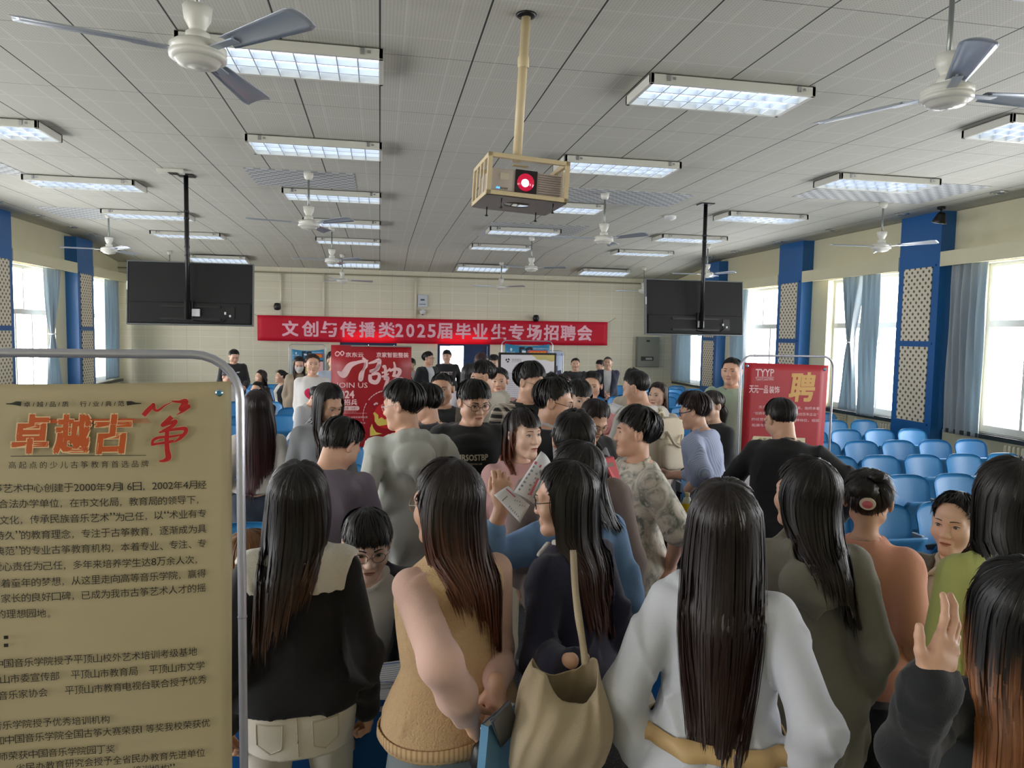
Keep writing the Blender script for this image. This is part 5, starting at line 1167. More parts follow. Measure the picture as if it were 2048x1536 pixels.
        if hem < -.16: tb = [(-1.0, tab[0][1]+.01, tab[0][2]+.02, -.01)]+tb
        G.op(trunk_fn(tb, t, ext, zt, hem), lo_, hi_, .02)
        gp = []
        if hem < .0:
            for q in (1, -1): G.ell(TT((q*.075, -.050, -.05)), np.array([.092, .082, .10])*s+t*.6, Rt, .05)
        if hem < -.03 and hem > -.2:
            for q in (1, -1): a, kn, an, ft = lg[q]; G.cone(a+(a-kn)*.05, a+(kn-a)*.25, .094*s+t, .094*s+t, .04)
            Ri2 = Rt.T
            def under(X, Y, Z):
                p = [X-F32(Pv[0]), Y-F32(Pv[1]), Z-F32(Pv[2])]; return (F32(Ri2[2, 0])*p[0]+F32(Ri2[2, 1])*p[1]+F32(Ri2[2, 2])*p[2])-F32(hem*s)
            G.op(under, lo_-.2, hi_, .004, True)
        if sl > 0:
            for q in (1, -1):
                S, el, wr, sp2 = arms[q]; k_ = (1.0 if sex == 'm' else .88)+fat*2; r0 = (.050*k_)*s+st; r1 = (.044*k_)*s+st; r2 = (.031*k_)*s+st*.8
                pf = sp.get('spuff', 0)
                if sl <= .5: e2 = S+(el-S)*(sl/.5); G.cone(S, e2, r0, r0*(1-sl*.15)+sp.get('sflare', .006), .03)
                else:
                    f = (sl-.5)/.5*.97; e2 = el+(wr-el)*f; G.cone(S, el, r0, r1+pf*.4, .03); m_ = el+(e2-el)*.6; G.cone(el, m_, r1+pf*.4, (r1+r2)/2+pf, .03); G.cone(m_, e2, (r1+r2)/2+pf, r2+sp.get('cuff', 0), .025)
        if sp.get('hood'):
            rr2 = sp['hood']; 
            for i in range(9):
                a_ = -PI*.80+i/8*PI*1.6; p_ = TT((.094*math.sin(a_), -.025-.085*math.cos(a_), .425+.05*math.cos(a_)-.010)); gp.append(p_)
            for i in range(8): rf = .030*(1+.5*math.cos(-PI*.8+(i+.5)/8*PI*1.6)); G.cone(gp[i], gp[i+1], rf*s, rf*s, .02)
            if rr2 > .5: G.ell(TT((0, -.132, .352)), np.array([.118, .058, .098])*s, Rt, .014); G.cone(TT((0, -.165, .31)), TT((0, -.158, .235)), .045*s, .014*s, .02); G.ell(TT((0, -.118, .462)), np.array([.062, .042, .055])*s, Rt, .015, True) if rr2 > .95 else None
        fs_ = fo(G.ax[0][:, None, None], G.ax[1][None, :, None], G.ax[2][None, None, :]); G.F = G.F+fs_.astype(F32)*F32(s)
        if sp.get('hood'): pass
        nw = sp.get('neck', .060 if sex == 'm' else .053)+fat*.4; nz = sp.get('nz', .458)
        G.cone(TT((0, -.022+sp.get('nfwd', .012), nz)), T[1]+Rh @ np.array([0, .01, -.02])*s, nw*s, nw*1.35*s, .008, True)
        if sp.get('vneck'): 
            v_ = sp['vneck']; G.cone(TT((0, .14, .46)), TT((0, .16, .46-v_)), .05*s, .006*s, .01, True)
        if sp.get('open'):
            w_ = sp['open']; Ri = Rt.T
            def slot(X, Y, Z):
                p = [X-F32(Pv[0]), Y-F32(Pv[1]), Z-F32(Pv[2])]; x, y, zz = [(F32(Ri[i, 0])*p[0]+F32(Ri[i, 1])*p[1]+F32(Ri[i, 2])*p[2])/F32(s) for i in range(3)]
                return np.maximum(np.abs(x)-(F32(w_)+F32(.02)*np.clip(zz*3, 0, 1)), F32(.0)-y)*F32(s)
            G.op(slot, lo_, hi_, .006, True)
        col = sp.get('collar')
        if col:
            for i in range(12):
                a0, a1 = 2*PI*i/12, 2*PI*(i+1)/12
                if col == 'shirt' and i in (2, 3) and False: continue
                f = lambda a_: TT(((nw+.006)*math.sin(a_), .006+sp.get('nfwd', .012)*.3+(nw+.004)*math.cos(a_)-.012, nz+.012+sp.get('ch', .0)-.016*math.cos(a_)*(1 if col != 'shirt' else 1.6)))
                G.cone(f(a0), f(a1), (.0085 if col == 'rib' else .011)*s+sp.get('cr', 0), (.0085 if col == 'rib' else .011)*s+sp.get('cr', 0), .006)
            if col == 'shirt':
                for q in (1, -1): G.cone(TT((q*.018, .085, nz-.018)), TT((q*.05, .100, nz-.052)), .012*s, .010*s, .012)
        V, Q = G.nets(); m_ = sp['col']; m_ = m_ if not isinstance(m_, str) else cloth(m_)
        o_ = mesh_obj(sp.get('name', nm_default), V, Q, m_, root)
        if sp.get('print'):
            bv = BVHTree.FromPolygons([tuple(v) for v in V], [tuple(q) for q in Q]); back = -1 if sp.get('pback') else 1
            def fn(u, w, l):
                u = -u*back; a_ = TT((u, .5*back, w)); dr = Vector(tuple(TT((u, 0, w))-a_)).normalized(); h = bv.ray_cast(Vector(tuple(a_)), dr)
                p_ = h[0] if h[0] is not None else Vector(tuple(TT((u, .14*back, w)))); return tuple(p_-dr*(l+.001))
            ik = Ink(fn); mats = sp['print'](ik); ik.build(sp.get('pname', 'lettering'), mats, o_)
        return o_, (V, Q)
    if bottom is None: bottom = dict(col='2B3038')
    if legs:
        sp = dict(bottom); t = sp.get('t', .010); fo = Folds(seed+9, sp.get('fold', .004), 5, k=20); al = np.array([v for q in (1, -1) for v in lg[q][:3]]+[TT((.2, .16, .12)), TT((-.2, -.17, .12))]); l_, h_ = al.min(0)-.14, al.max(0)+.14; l_[2] = max(l_[2], .0)
        G = Vox(l_, h_, max(ch, .011 if d < 3 else .018)); b0, b1 = box_of(-.22, .16, .3); zc_ = sp.get('rise', .085); zc_ = min(zc_, top.get('hem', -.10)+.02) if top and not sp.get('tuck') else zc_
        G.op(trunk_fn(tab, t, None, zc_, -.19), b0, b1, .03); wl = sp.get('leg', .012)
        for q in (1, -1):
            a, kn, an, ft = lg[q]; an2 = an+(kn-an)*sp.get('crop', .02); G.cone(a, kn, .088*s+t, .058*s+wl, .035); G.cone(kn, an2, .058*s+wl, .044*s+wl*sp.get('wide', 1.2), .02)
            G.ell(TT((q*.075, -.055, -.055)), np.array([.085, .075, .095])*s, Rt, .04)
        G.F = G.F+fo(G.ax[0][:, None, None], G.ax[1][None, :, None], G.ax[2][None, None, :]).astype(F32)
        V, Q = G.nets(); m_ = sp['col']; mesh_obj(sp.get('name', 'trousers'), V, Q, m_ if not isinstance(m_, str) else cloth(m_, name='trouser'), root)
        for q in (1, -1):
            a, kn, an, ft = lg[q]; G = Vox(ft-np.array([.10, .17, .06]), ft+np.array([.10, .24, .14]), .012 if d < 5 else .02)
            G.cone(ft+np.array([0, -.045, .042])*s, ft+np.array([q*.012, .14, .034])*s, .042*s, .036*s, .02); G.cone(ft+np.array([0, -.05, .06])*s, ft+np.array([0, -.02, .09])*s, .042*s, .045*s, .02)
            G.op(lambda X, Y, Z: F32(.004)-Z+0*X+0*Y, ft-.3, ft+.3, .004, False) if False else None
            V, Q = G.nets(); V[:, 2] = np.maximum(V[:, 2], .003); mesh_obj('shoe', V, Q, mat('shoe_'+shoes, shoes, .5), root)
    surf = []
    if top and over: top = dict(dict(flare=0.0, fold=.0015), **top)
    if top: o_, sfc = garment(top); info['top'] = o_; surf.append(sfc); info['top_s'] = sfc
    if over:
        o_, sfc = garment(over, 'jacket'); info['over'] = o_; info['over_s'] = sfc; surf.append(sfc)
    # ---- hair
    tmax = max([g.get('t', .014)+g.get('flare', .02)*.5 for g in (top, over) if g]+[0])
    bvs = [BVHTree.FromPolygons([tuple(v) for v in V], [tuple(q) for q in Q]) for V, Q in surf[-1:]] if (hair and hair.get('len')) else []
    bb = [(V.min(0), V.max(0)) for V, Q in surf[-1:]]
    def push(q, m):
        if not bvs: return q
        q = q.copy()
        for i in range(len(q)):
            if q[i, 2] > bb[0][1][2]+.02: continue
            y = q[i, 1]; bk = y < T[1][1]-.01; p = Vector((q[i, 0], -.9 if bk else .9, q[i, 2])); h = bvs[0].ray_cast(p, Vector((0, 1 if bk else -1, 0)))
            if h[0] is not None:
                lim = h[0][1]-(m[i] if bk else -m[i]); q[i, 1] = min(y, lim) if bk else max(y, lim)
        return q
    if hair:
        hp = dict(hair); hp.setdefault('sx', sx); info['hair'] = make_hair(root, T, hp, push, rnd, d)
        HD = lambda x, y, z_: T[1]+Rh @ (np.array([x*sx, y, z_])*s)
        if hp.get('tail'):
            g = HD(*hp['tail'][0]); ps = [g]+[g+np.array(v)*s for v in hp['tail'][1]]; lock(root, ps, [v*s for v in hp['tail'][2]], hp['col'], rnd, 'ponytail', strands=int(110 if d < 3 else 40))
        if hp.get('bun'):
            for (c, r) in hp['bun']:
                mb = MB(); rp = random.Random(seed); ph = rp.uniform(0, 6)
                def f(a_, b_): th, p_ = PI*b_, 2*PI*a_; k = 1+.07*math.sin(9*p_+5*th+ph)+.04*math.sin(17*th+3*p_); u = np.array([math.sin(th)*math.cos(p_)*r[0], math.sin(th)*math.sin(p_)*r[1], math.cos(th)*r[2]])*k; return tuple(HD(*(np.array(c)+u)))
                o_ = mb.grid(f, 30, 20).build('hair_bun', hair_mat(*hp['col']), root)
    if glasses:
        g = dict(shape='round', col='8A7A68', r=.0016); g.update(glasses if isinstance(glasses, dict) else {}); HD = lambda x, y, z_: T[1]+Rh @ (np.array([x*sx, y, z_])*s); mb = MB(); bvf = face_patches(sex)['bv']
        for q in (1, -1):
            n = 24; ring = []
            for i in range(n):
                a_ = 2*PI*i/n; ex = 1.0 if g['shape'] == 'round' else .62; X = math.copysign(abs(math.cos(a_))**ex, math.cos(a_))*.0235; Z = math.copysign(abs(math.sin(a_))**ex, math.sin(a_))*(.0205 if g['shape'] == 'round' else .0165)
                ring.append(HD(q*.0325+X, .1005-.18*abs(q*.0325+X), .002+Z))
            mb.tube(ring+[ring[0]], g['r']*s, 6, False)
            mb.tube([HD(q*.056, .091, .006), HD(q*.072, .075, .008), HD(q*.081, .0, .010), HD(q*.080, -.018, -.002)], g['r']*s, 6)
        mb.tube([HD(-.010, .100, .004), HD(0, .103, .007), HD(.010, .100, .004)], g['r']*s, 6)
        o_ = mb.build('glasses', mat('glasses_'+g['col'], g['col'], .25, metal=.6), root)
        if d < 5.5:
            for q in (1, -1):
                l = MB(); ex = 1.0 if g['shape'] == 'round' else .62; P_ = []
                for i in range(20): a_ = 2*PI*i/20; X = math.copysign(abs(math.cos(a_))**ex, math.cos(a_))*.0232; Z = math.copysign(abs(math.sin(a_))**ex, math.sin(a_))*(.0203 if g['shape'] == 'round' else .0163); P_.append(tuple(HD(q*.0325+X, .1003-.18*abs(q*.0325+X), .002+Z)))
                l.add(P_, [tuple(range(20))]); l.build('lens', m_glassy, o_)
    return info
# ---------------------------------------------------------------- everyone in the hall
BLK = ('15110F',); BLK2 = ('1A1412', '35231C', .4, 1.0)
def dk(*a): return dict(hand=dict(curl=.55), **(a[0] if a else {}))
DOWN = dict(hand=dict(curl=.6)); 
def wp(x, y, d): return dep(x, y, d)
LONG = dict(len=.42, vol=(.016, .014, .006), spread=.06, taper=.22, lock=.008)
# --- materials of patterned clothes
def m_stripe(nm, c1, c2, step, ax=0, w=.5):
    return pattern_mat(nm, lambda N, L, tc: (lambda sp: (L.new(tc.outputs['Object'], sp.inputs[0]), nmix(N, L, nmath(N, L, 'LESS_THAN', nmath(N, L, 'FRACT', nmath(N, L, 'DIVIDE', nmath(N, L, 'ADD', nmath(N, L, 'ADD', sp.outputs[ax], nmath(N, L, 'MULTIPLY', sp.outputs[1], .7)), 10), step)), w), lin(c1), lin(c2)))[1])(N.new('ShaderNodeSeparateXYZ')), .85)
def _plaid(N, L, tc):
    sp = N.new('ShaderNodeSeparateXYZ'); L.new(tc.outputs['Object'], sp.inputs[0])
    f = lambda s_, st, w, o=0: nmath(N, L, 'LESS_THAN', nmath(N, L, 'FRACT', nmath(N, L, 'DIVIDE', nmath(N, L, 'ADD', s_, 10+o), st)), w)
    h = nmath(N, L, 'ADD', sp.outputs[0], nmath(N, L, 'MULTIPLY', sp.outputs[1], .8)); v = sp.outputs[2]
    s = nmath(N, L, 'ADD', f(h, .052, .5), f(v, .052, .5)); col = nmix(N, L, nmath(N, L, 'MULTIPLY', s, .5), lin('B5A999'), lin('1E1B1C'))
    return nmix(N, L, nmath(N, L, 'MULTIPLY', nmath(N, L, 'MAXIMUM', f(h, .052, .09, .012), f(v, .052, .09, .012)), .6), col, lin('D8CFC0'))
m_plaid = pattern_mat('plaid_flannel', _plaid, .9)
def _floral(N, L, tc):
    n1 = N.new('ShaderNodeTexNoise'); n1.inputs['Scale'].default_value = 9; n1.inputs['Detail'].default_value = 5; n1.inputs['Distortion'].default_value = 2.2; L.new(tc.outputs['Object'], n1.inputs['Vector'])
    n2 = N.new('ShaderNodeTexNoise'); n2.inputs['Scale'].default_value = 16; n2.inputs['Detail'].default_value = 4; n2.inputs['Distortion'].default_value = 3; L.new(tc.outputs['Object'], n2.inputs['Vector'])
    r = N.new('ShaderNodeValToRGB'); e = r.color_ramp.elements; e[0].position = .44; e[0].color = (*lin('D8D2C6'), 1); e[1].position = .68; e[1].color = (*lin('777C76'), 1); L.new(n1.outputs['Fac'], r.inputs[0])
    r2 = N.new('ShaderNodeValToRGB'); e = r2.color_ramp.elements; e[0].position = .56; e[0].color = (0, 0, 0, 1); e[1].position = .60; e[1].color = (1, 1, 1, 1); L.new(n2.outputs['Fac'], r2.inputs[0])
    return nmix(N, L, nmath(N, L, 'MULTIPLY', r2.outputs[0], .7), r.outputs[0], lin('D6CEBF'))
m_floral = pattern_mat('floral_print_cotton', _floral, .85)
def _heart(ik):
    pts = []
    for t in np.linspace(0, 2*PI, 40)[:-1]: x = 16*math.sin(t)**3; y = 13*math.cos(t)-5*math.cos(2*t)-2*math.cos(3*t)-math.cos(4*t); pts.append((x*.0068, .25+y*.0068))
    n = len(pts); c = (0, .255); K = 8
    ik.mb.add([ik.fn(c[0]+(p[0]-c[0])*q/K, c[1]+(p[1]-c[1])*q/K, .003) for q in range(K+1) for p in pts], [(q*n+i, q*n+(i+1) % n, (q+1)*n+(i+1) % n, (q+1)*n+i) for q in range(K) for i in range(n)]); return mat('heart_pink', 'E02058', .6, noise=.3, nscale=40)
def text_print(s, z, h, w, col, bold=.03, sub=None):
    def f(ik):
        ik.text(s, 0, z, h, width=w, align='c', bold=bold)
        if sub: ik.text(sub, 0, z-h*.75, h*.3, width=w*.62, align='c')
        return mat('print_'+col, col, .7)
    return f
def collar_ring(info, name, col, r0, r1, wav=.0, n=96, lift=.006, front=True):
    """a flat collar lying over the shoulders, found by dropping on to the garment"""
    V, Q = info.get('over_s') or info['top_s']; bv = BVHTree.FromPolygons([tuple(v) for v in V], [tuple(q) for q in Q]); TT = info['TT']; s = info['s']
    c = TT((0, -.018, .45)); mb = MB(); m = 10; zl = c[2]-.115*s
    def f(a, b):
        th = 2*PI*a; r = (r0+(r1-r0)*b)*s; x, y = c[0]+r*math.sin(th)*1.12, c[1]-r*math.cos(th)*.62; h = bv.ray_cast(Vector((x, y, c[2]+.3)), Vector((0, 0, -1))); z = h[0][2] if h[0] is not None else c[2]-.12
        w = wav*math.sin(th*70)*(b > .86); z = max(z, zl)+lift+.010*(1-b)*s+w; return (x, y-(.012*b if math.cos(th) > 0 else 0), min(z, c[2]+.025))
    o = mb.grid(f, n, m).build(name, col, info['root']); md = o.modifiers.new('s', 'SOLIDIFY'); md.thickness = .003; return o
def surf(info, key='top_s', back=True):
    V, Q = info[key]; bv = BVHTree.FromPolygons([tuple(v) for v in V], [tuple(q) for q in Q]); TT = info['TT']; sg = -1 if back else 1
    def fn(u, w, l=.002):
        u2 = u if back else -u
        a = TT((u2, .6*sg, w)); dr = Vector(tuple(TT((u2, 0, w))-a)).normalized(); h = bv.ray_cast(Vector(tuple(a)), dr); p = h[0] if h[0] is not None else Vector(tuple(TT((u2, .13*sg, w)))); return np.array(p-dr*l)
    return fn
def belt(info, z, hgt, col, name='belt', key='top_s'):
    V, Q = info[key]; bv = BVHTree.FromPolygons([tuple(v) for v in V], [tuple(q) for q in Q]); TT = info['TT']; c = TT((0, 0, z)); mb = MB()
    def f(a, b):
        th = 2*PI*a; q = TT((0, 0, z+(b-.5)*hgt)); d = Vector((math.sin(th), math.cos(th), 0)); h = bv.ray_cast(Vector(tuple(q)), d); p = h[0] if h[0] is not None else Vector(tuple(q))+d*.15; r = min((p-Vector(tuple(q))).length, .21)+.006; return tuple(Vector(tuple(q))+d*r)
    o = mb.grid(f, 60, 2).build(name, col, info['root']); md = o.modifiers.new('s', 'SOLIDIFY'); md.thickness = .004
# ================= the front row
P1 = person('woman in black cardigan with white lace collar and white jeans, seen from behind', 597, 923, 2.2, 178, 'f', hface=176,
    top=dict(name='cardigan', col='0E0F14', t=.020, hem=-.035, flare=.012, sleeve=1, st=.016, fold=.007, cuff=.012), bottom=dict(name='jeans', col='EAE4D8', tuck=True, t=.008, rise=.03),
    hair=dict(LONG, col=('17110F', '4E3626', .62, 1.0), len=.40, lside=(1.12, .55), shift=(-.05, -.01), vol=(.018, .016, .010), spread=.10, part=.15, margin=.034, **{'from': 74}),
    R=dict(t=(.075, .02, -.50), hand=dict(curl=1.2, thumb=.9)), L=dict(t=(.085, .02, -.50), hand=dict(curl=.8)))
collar_ring(P1, 'lace_collar', mat('lace_white', 'D8D4C8', .8, bump=.4, bscale=300), .055, .170, .003, lift=.016)
for o in [c for c in P1['root'].children if c.name.startswith('jeans')]:
    me = o.data; bv = BVHTree.FromPolygons([tuple(v.co) for v in me.vertices], [tuple(p.vertices) for p in me.polygons]); TT = P1['TT']
    def on(u, w): a = Vector(tuple(TT((u, -.6, w)))); dr = (Vector(tuple(TT((u, 0, w))))-a).normalized(); h = bv.ray_cast(a, dr); return tuple((h[0] if h[0] is not None else Vector(tuple(TT((u, -.13, w)))))-dr*.001)
    for pts in ([(-.005, .02), (-.003, -.05), (.0, -.12), (.002, -.17)], [(.045, -.055), (.125, -.05), (.125, -.13), (.085, -.16), (.048, -.14), (.045, -.055)], [(-.045, -.055), (-.125, -.05), (-.125, -.13), (-.085, -.16), (-.048, -.14), (-.045, -.055)], [(-.15, -.012), (-.08, -.022), (0, -.026), (.08, -.022), (.15, -.012)]):
        P_ = [on(pts[i][0]*(1-t)+pts[i+1][0]*t, pts[i][1]*(1-t)+pts[i+1][1]*t) for i in range(len(pts)-1) for t in np.linspace(0, 1, 7)]
        MB().tube(P_, .0022, 5, False).build('seam', mat('seam_stitch', 'CFC6B4', .8), o)
P2 = person('woman in yellow knit vest over pink lace blouse, hands clasped behind', 892, 920, 2.06, -152, 'f', hface=-122, nod=6,
    top=dict(name='blouse', col='D3AD9E', t=.012, hem=-.04, sleeve=1, st=.013, spuff=.010, fold=.006, collar='shirt'), over=dict(name='knit_vest', col=mat('yellow_knit', 'CFAF88', .95, bump=.5, bscale=160, noise=.06, nscale=60), t=.026, hem=-.085, flare=.012, sleeve=0, fold=.004, neck=.062),
    bottom=dict(name='jeans', col='7F8A90', t=.008), hair=dict(LONG, col=('1C1210', '5E3420', .35, .95), len=.47, lside=(.55, 1.1), shift=(.06, 0), vol=(.018, .016, .010), spread=.12), glasses=dict(col='B0A090'),
    L=dict(w=wp(936, 1432, 1.90), hint=(.25, -1, -.2), hand=dict(curl=.7)), R=dict(w=wp(992, 1372, 1.99), hint=(.5, .8, .0), hand=dict(curl=.7, fwd=(0, -.1, -1))))
RIBM = pattern_mat('yellow_rib', lambda N, L, tc: (lambda sp: (L.new(tc.outputs['Object'], sp.inputs[0]), nmix(N, L, nmath(N, L, 'LESS_THAN', nmath(N, L, 'FRACT', nmath(N, L, 'MULTIPLY', nmath(N, L, 'ARCTAN2', sp.outputs[0], sp.outputs[1]), 14.0)), .4), lin('D2B28A'), lin('B3936A')))[1])(N.new('ShaderNodeSeparateXYZ')), .95)
belt(P2, -.062, .055, RIBM, 'rib_hem', 'over_s')
P3 = person('woman in navy cardigan with canvas tote on her shoulder, glasses in profile', 1130, 924, 2.32, -128, 'f', hface=-98, nod=8,
    top=dict(name='shirt', col='CFCBC4', t=.010, hem=-.16, sleeve=0, collar='shirt', ch=.008), over=dict(name='cardigan', col='1B1B33', t=.026, hem=-.20, flare=.030, sleeve=1, st=.016, fold=.010, spuff=.004, neck=.066),
    bottom=dict(col='15151A', wide=1.6), hair=dict(LONG, col=('160F0D', '4A2A1E', .45, 1.0), len=.47, lside=(.9, 1.05), shift=(.05, 0), vol=(.018, .016, .010), spread=.10), glasses=dict(col='4A4038', shape='round'),
    L=dict(w=wp(1140, 1322, 1.97), hint=(.1, .25, -1), hand=dict(curl=.5, fwd=(.5, .4, -.5), nrm=(-.6, -.3, .6))), R=dict(hand=dict()))
P4 = person('woman in rolled-up blue denim shirt raising a leaflet, behind the navy cardigan', 1152, 884, 2.66, -150, 'f', hface=-125,
    top=dict(name='denim_shirt', col='6E93BE', t=.028, hem=-.30, flare=.03, sleeve=.80, st=.028, fold=.010, collar='shirt'), bottom=dict(col='5C7EAE'),
    hair=dict(LONG, col=BLK, len=.20, lside=(.7, 1.1), shift=(.07, .0), lock=.012, fly=.014, vol=(.022, .018, .010)), L=dict(w=wp(1004, 1010, 2.45), hint=(.6, .2, -1.1), hand=dict(curl=.9, fwd=(0, 0, 1), nrm=(-.3, -1, 0), thumb=.9)), R=dict())
P5 = person('man in taupe hoodie seen from behind, short black hair', 1150, 822, 3.05, 176, 'm', top=dict(name='hoodie', col='75655F', t=.026, hem=-.12, sleeve=.82, st=.026, hood=.9, fold=.008, cuff=.012),
    hair=dict(SHORT, col=BLK), R=dict(t=(.09, .06, -.48), hand=dict(curl=.6)), L=dict(t=(.05, .1, -.48)), bottom=dict(col='2A2A2E'))
P6 = person('woman in pale belted dress with very long straight hair, back turned', 1452, 960, 1.92, 178, 'f',
    top=dict(name='dress', col='CCCED6', t=.026, hem=-.62, flare=.03, bell=.05, waist=.016, wz=.035, sleeve=1, st=.022, spuff=.012, fold=.011, fk=26, collar='rib', cuff=.004), bottom=dict(col='8E8E94', t=.0, wide=1.0),
    hair=dict(LONG, col=('180E0C', '2E1A14', .3, 1.0), len=.63, lside=(.85, .95), vol=(.018, .018, .012), spread=.14, taper=.38), R=dict(t=(.085, .0, -.48), hint=(.6, -.8, 0)), L=dict(t=(.085, .0, -.48), hint=(.6, -.8, 0)), shoes='8A7A60')
belt(P6, .035, .045, mat('tan_belt', 'C2A272', .5))
P7 = person('woman in grey green hoodie turning left, straight hair over her shoulder', 1612, 914, 2.34, -168, 'f', hface=-128,
    top=dict(name='hoodie', col='7C786C', t=.030, hem=-.30, flare=.03, sleeve=1, st=.028, hood=1, fold=.010), bottom=dict(col='3A3A3A'),
    hair=dict(LONG, col=('151010', '241814', .4, 1.0), len=.42, lside=(.55, 1.0), shift=(.07, -.09), **{'from': 64}, vol=(.018, .016, .010), spread=.08), R=dict(t=(.07, .05, -.48)), L=dict(t=(.05, .1, -.46)))
P8 = person('woman in peach t-shirt with pinned-up hair and a pink round hair clip', 1740, 938, 2.62, 174, 'f', skin='a',
    top=dict(name='t_shirt', col='DB9E86', t=.020, hem=-.14, sleeve=.45, st=.022, collar='rib', fold=.006), hair=dict(vol=(.014, .012, .008), col=BLK2, edge=((0, 74), (40, 78), (60, 92), (85, 104), (115, 116), (180, 122)), bun=[((.035, -.075, .115), (.035, .035, .022)), ((-.01, -.10, .06), (.055, .035, .05))], fly=.010), bottom=dict(col='4A4A50'))
T = P8['T']; cp = lambda x, y, z: T[1]+T[0] @ (np.array([x, y, z])*T[2])
m_ = MB(); 
for r_, y_, in ((.029, -.137),): m_.add([tuple(cp(.012+r_*math.cos(k), y_, .016+r_*.82*math.sin(k))) for k in np.linspace(0, 2*PI, 25)[:-1]]+[tuple(cp(.012+r_*math.cos(k), y_+.012, .016+r_*.82*math.sin(k))) for k in np.linspace(0, 2*PI, 25)[:-1]], [tuple(range(24))]+[(k, (k+1) % 24, 24+(k+1) % 24, 24+k) for k in range(24)])
o = m_.build('hair_clip', mat('clip_cream', 'DCC8B8', .4), P8['root'])
m_ = MB(); m_.grid(lambda a, b: tuple(cp(.012+.019*(1-b)*math.cos(2*PI*a), -.138-.006*b, .014+.015*(1-b)*math.sin(2*PI*a))), 20, 4); m_.build('clip_rose', mat('clip_pink', 'C8606A', .4), o)
nl = P8['TT']; MB().tube([tuple(nl((.062*math.sin(k), -.022-.056*math.cos(k), .464-.010*math.cos(k)*-1))) for k in np.linspace(0, 2*PI, 29)], .0012, 6).build('necklace', mat('silver_chain', 'C8C4BC', .2, metal=1), P8['root'])
P9 = person('woman in olive blazer and white shirt looking up among the blue seats', 1915, 984, 2.75, -24, 'f', hface=-20, nod=2, H=1.62, lips='n', skin='b', seat=True, feet={1: (.11, .14, 0), -1: (-.11, .14, 0)},
    top=dict(name='shirt', col='C9C1AE', t=.010, hem=-.12, sleeve=0, collar='shirt', vneck=.07), over=dict(name='blazer', col='5A5444', t=.024, hem=-.18, flare=.02, sleeve=1, st=.022, open=.028, fold=.006, neck=.070),
    hair=dict(vol=(.012, .011, .006), col=BLK, edge=((0, 66), (22, 71), (48, 92), (72, 112), (115, 120), (180, 122)), rag=1, part=.10, tail=((0, -.11, -.02), [(.02, -.03, -.03), (.05, -.02, -.10), (.06, .0, -.16)], (.028, .034, .022, .006)), fly=.012), bottom=dict(col='2E2E2E'))
P10 = person('woman in yellow green hoodie with long black hair at the right edge', 2022, 917, 2.12, -150, 'f', hface=-150,
    top=dict(name='hoodie', col='B4B86C', t=.026, hem=-.22, flare=.02, sleeve=1, st=.018, hood=1, fold=.010), hair=dict(LONG, col=BLK, len=.36, lside=(1.1, .8), vol=(.020, .018, .012), spread=.05), bottom=dict(col='2E3440'), L=dict(t=(.05, .12, -.46)), R=dict(t=(.05, .1, -.48)))
P11 = person('woman in black jacket with ombre ginger hair gesturing with one hand', 2040, 1118, 1.52, -160, 'f', hface=-150,
    top=dict(name='jacket', col='14171B', t=.024, hem=-.12, sleeve=1, st=.018, fold=.009, collar='rib', cuff=.008), hair=dict(LONG, col=('0F0D0D', '9A6440', .42, .66), len=.52, vol=(.018, .018, .012), spread=.05, taper=.05),
    L=dict(w=wp(1858, 1362, 1.26), hint=(.5, -.3, -1), hand=dict(curls=[.25, .3, .42, .55], cf=(.50, .86, .0), cn=(.25, -.1, .95), cs=(-.9, .4, .1), thumb=-.25, spread=.10)), R=dict(t=(.05, .1, -.45)), bottom=dict(col='20242A'))
# ================= the middle of the crowd
P12 = person('seated man with round glasses and bowl haircut smiling down at the table', 735, 1020, 2.66, 4, 'm', H=1.70, seat=True, hface=6, nod=8, lean=26, skin='b', lips='n', feet={1: (.12, .16, 0), -1: (-.12, .16, 0)},
    top=dict(name='t_shirt', col='C6C0B4', t=.012, hem=-.14, sleeve=0, collar='rib'), over=dict(name='jacket', col=m_plaid if False else '1C1E22', t=.026, hem=-.16, sleeve=1, st=.018, open=.085, fold=.009, neck=.072),
    hair=dict(SHORT, fringe=24, fw=75, col=BLK), glasses=dict(col='9A8A80'), R=dict(t=(-.04, .20, -.36), hand=dict(curl=.4, nrm=(0, 0, 1), side=(-1, 0, 0))), L=dict(t=(-.02, .20, -.36), hand=dict(curl=.4, nrm=(0, 0, 1), side=(1, 0, 0))), bottom=dict(col='2A2C30'))
P13 = person('person with dyed blonde hair seated behind the black cardigan', 500, 1062, 2.85, 150, 'f', H=1.62, seat=True, hface=120, nod=18, top=dict(name='top', col='1E1E22', t=.02, hem=-.14), hair=dict(LONG, col=('6E4A28', 'B88A50', .2, .7), len=.22), glasses=dict(col='5A86B8'), R=dict(t=(.0, .3, -.35)), L=dict(t=(.0, .3, -.35)))
P14 = person('man in mauve sweatshirt bowing his head, seen from behind', 682, 838, 3.32, 168, 'm', hface=132, nod=38, lean=10, top=dict(name='sweatshirt', col='6C6270', t=.026, hem=-.20, flare=.02, sleeve=1, st=.018, fold=.010), hair=dict(SHORT, col=BLK), R=dict(t=(.04, .25, -.40)), L=dict(t=(.04, .25, -.40)), bottom=dict(col='2A2C34'))
P15 = person('man in pale grey hoodie with clear glasses looking left', 805, 760, 3.85, -168, 'm', hface=-112, nod=10, top=dict(name='hoodie', col='B4B6AE', t=.020, hem=-.26, flare=.02, sleeve=1, st=.014, hood=.9, fold=.012), hair=dict(SHORT, fringe=14, col=BLK), glasses=dict(col='C8C4C0', shape='square'), R=dict(t=(.07, .05, -.48)), L=dict(t=(.08, .0, -.46)), bottom=dict(col='30343C'))
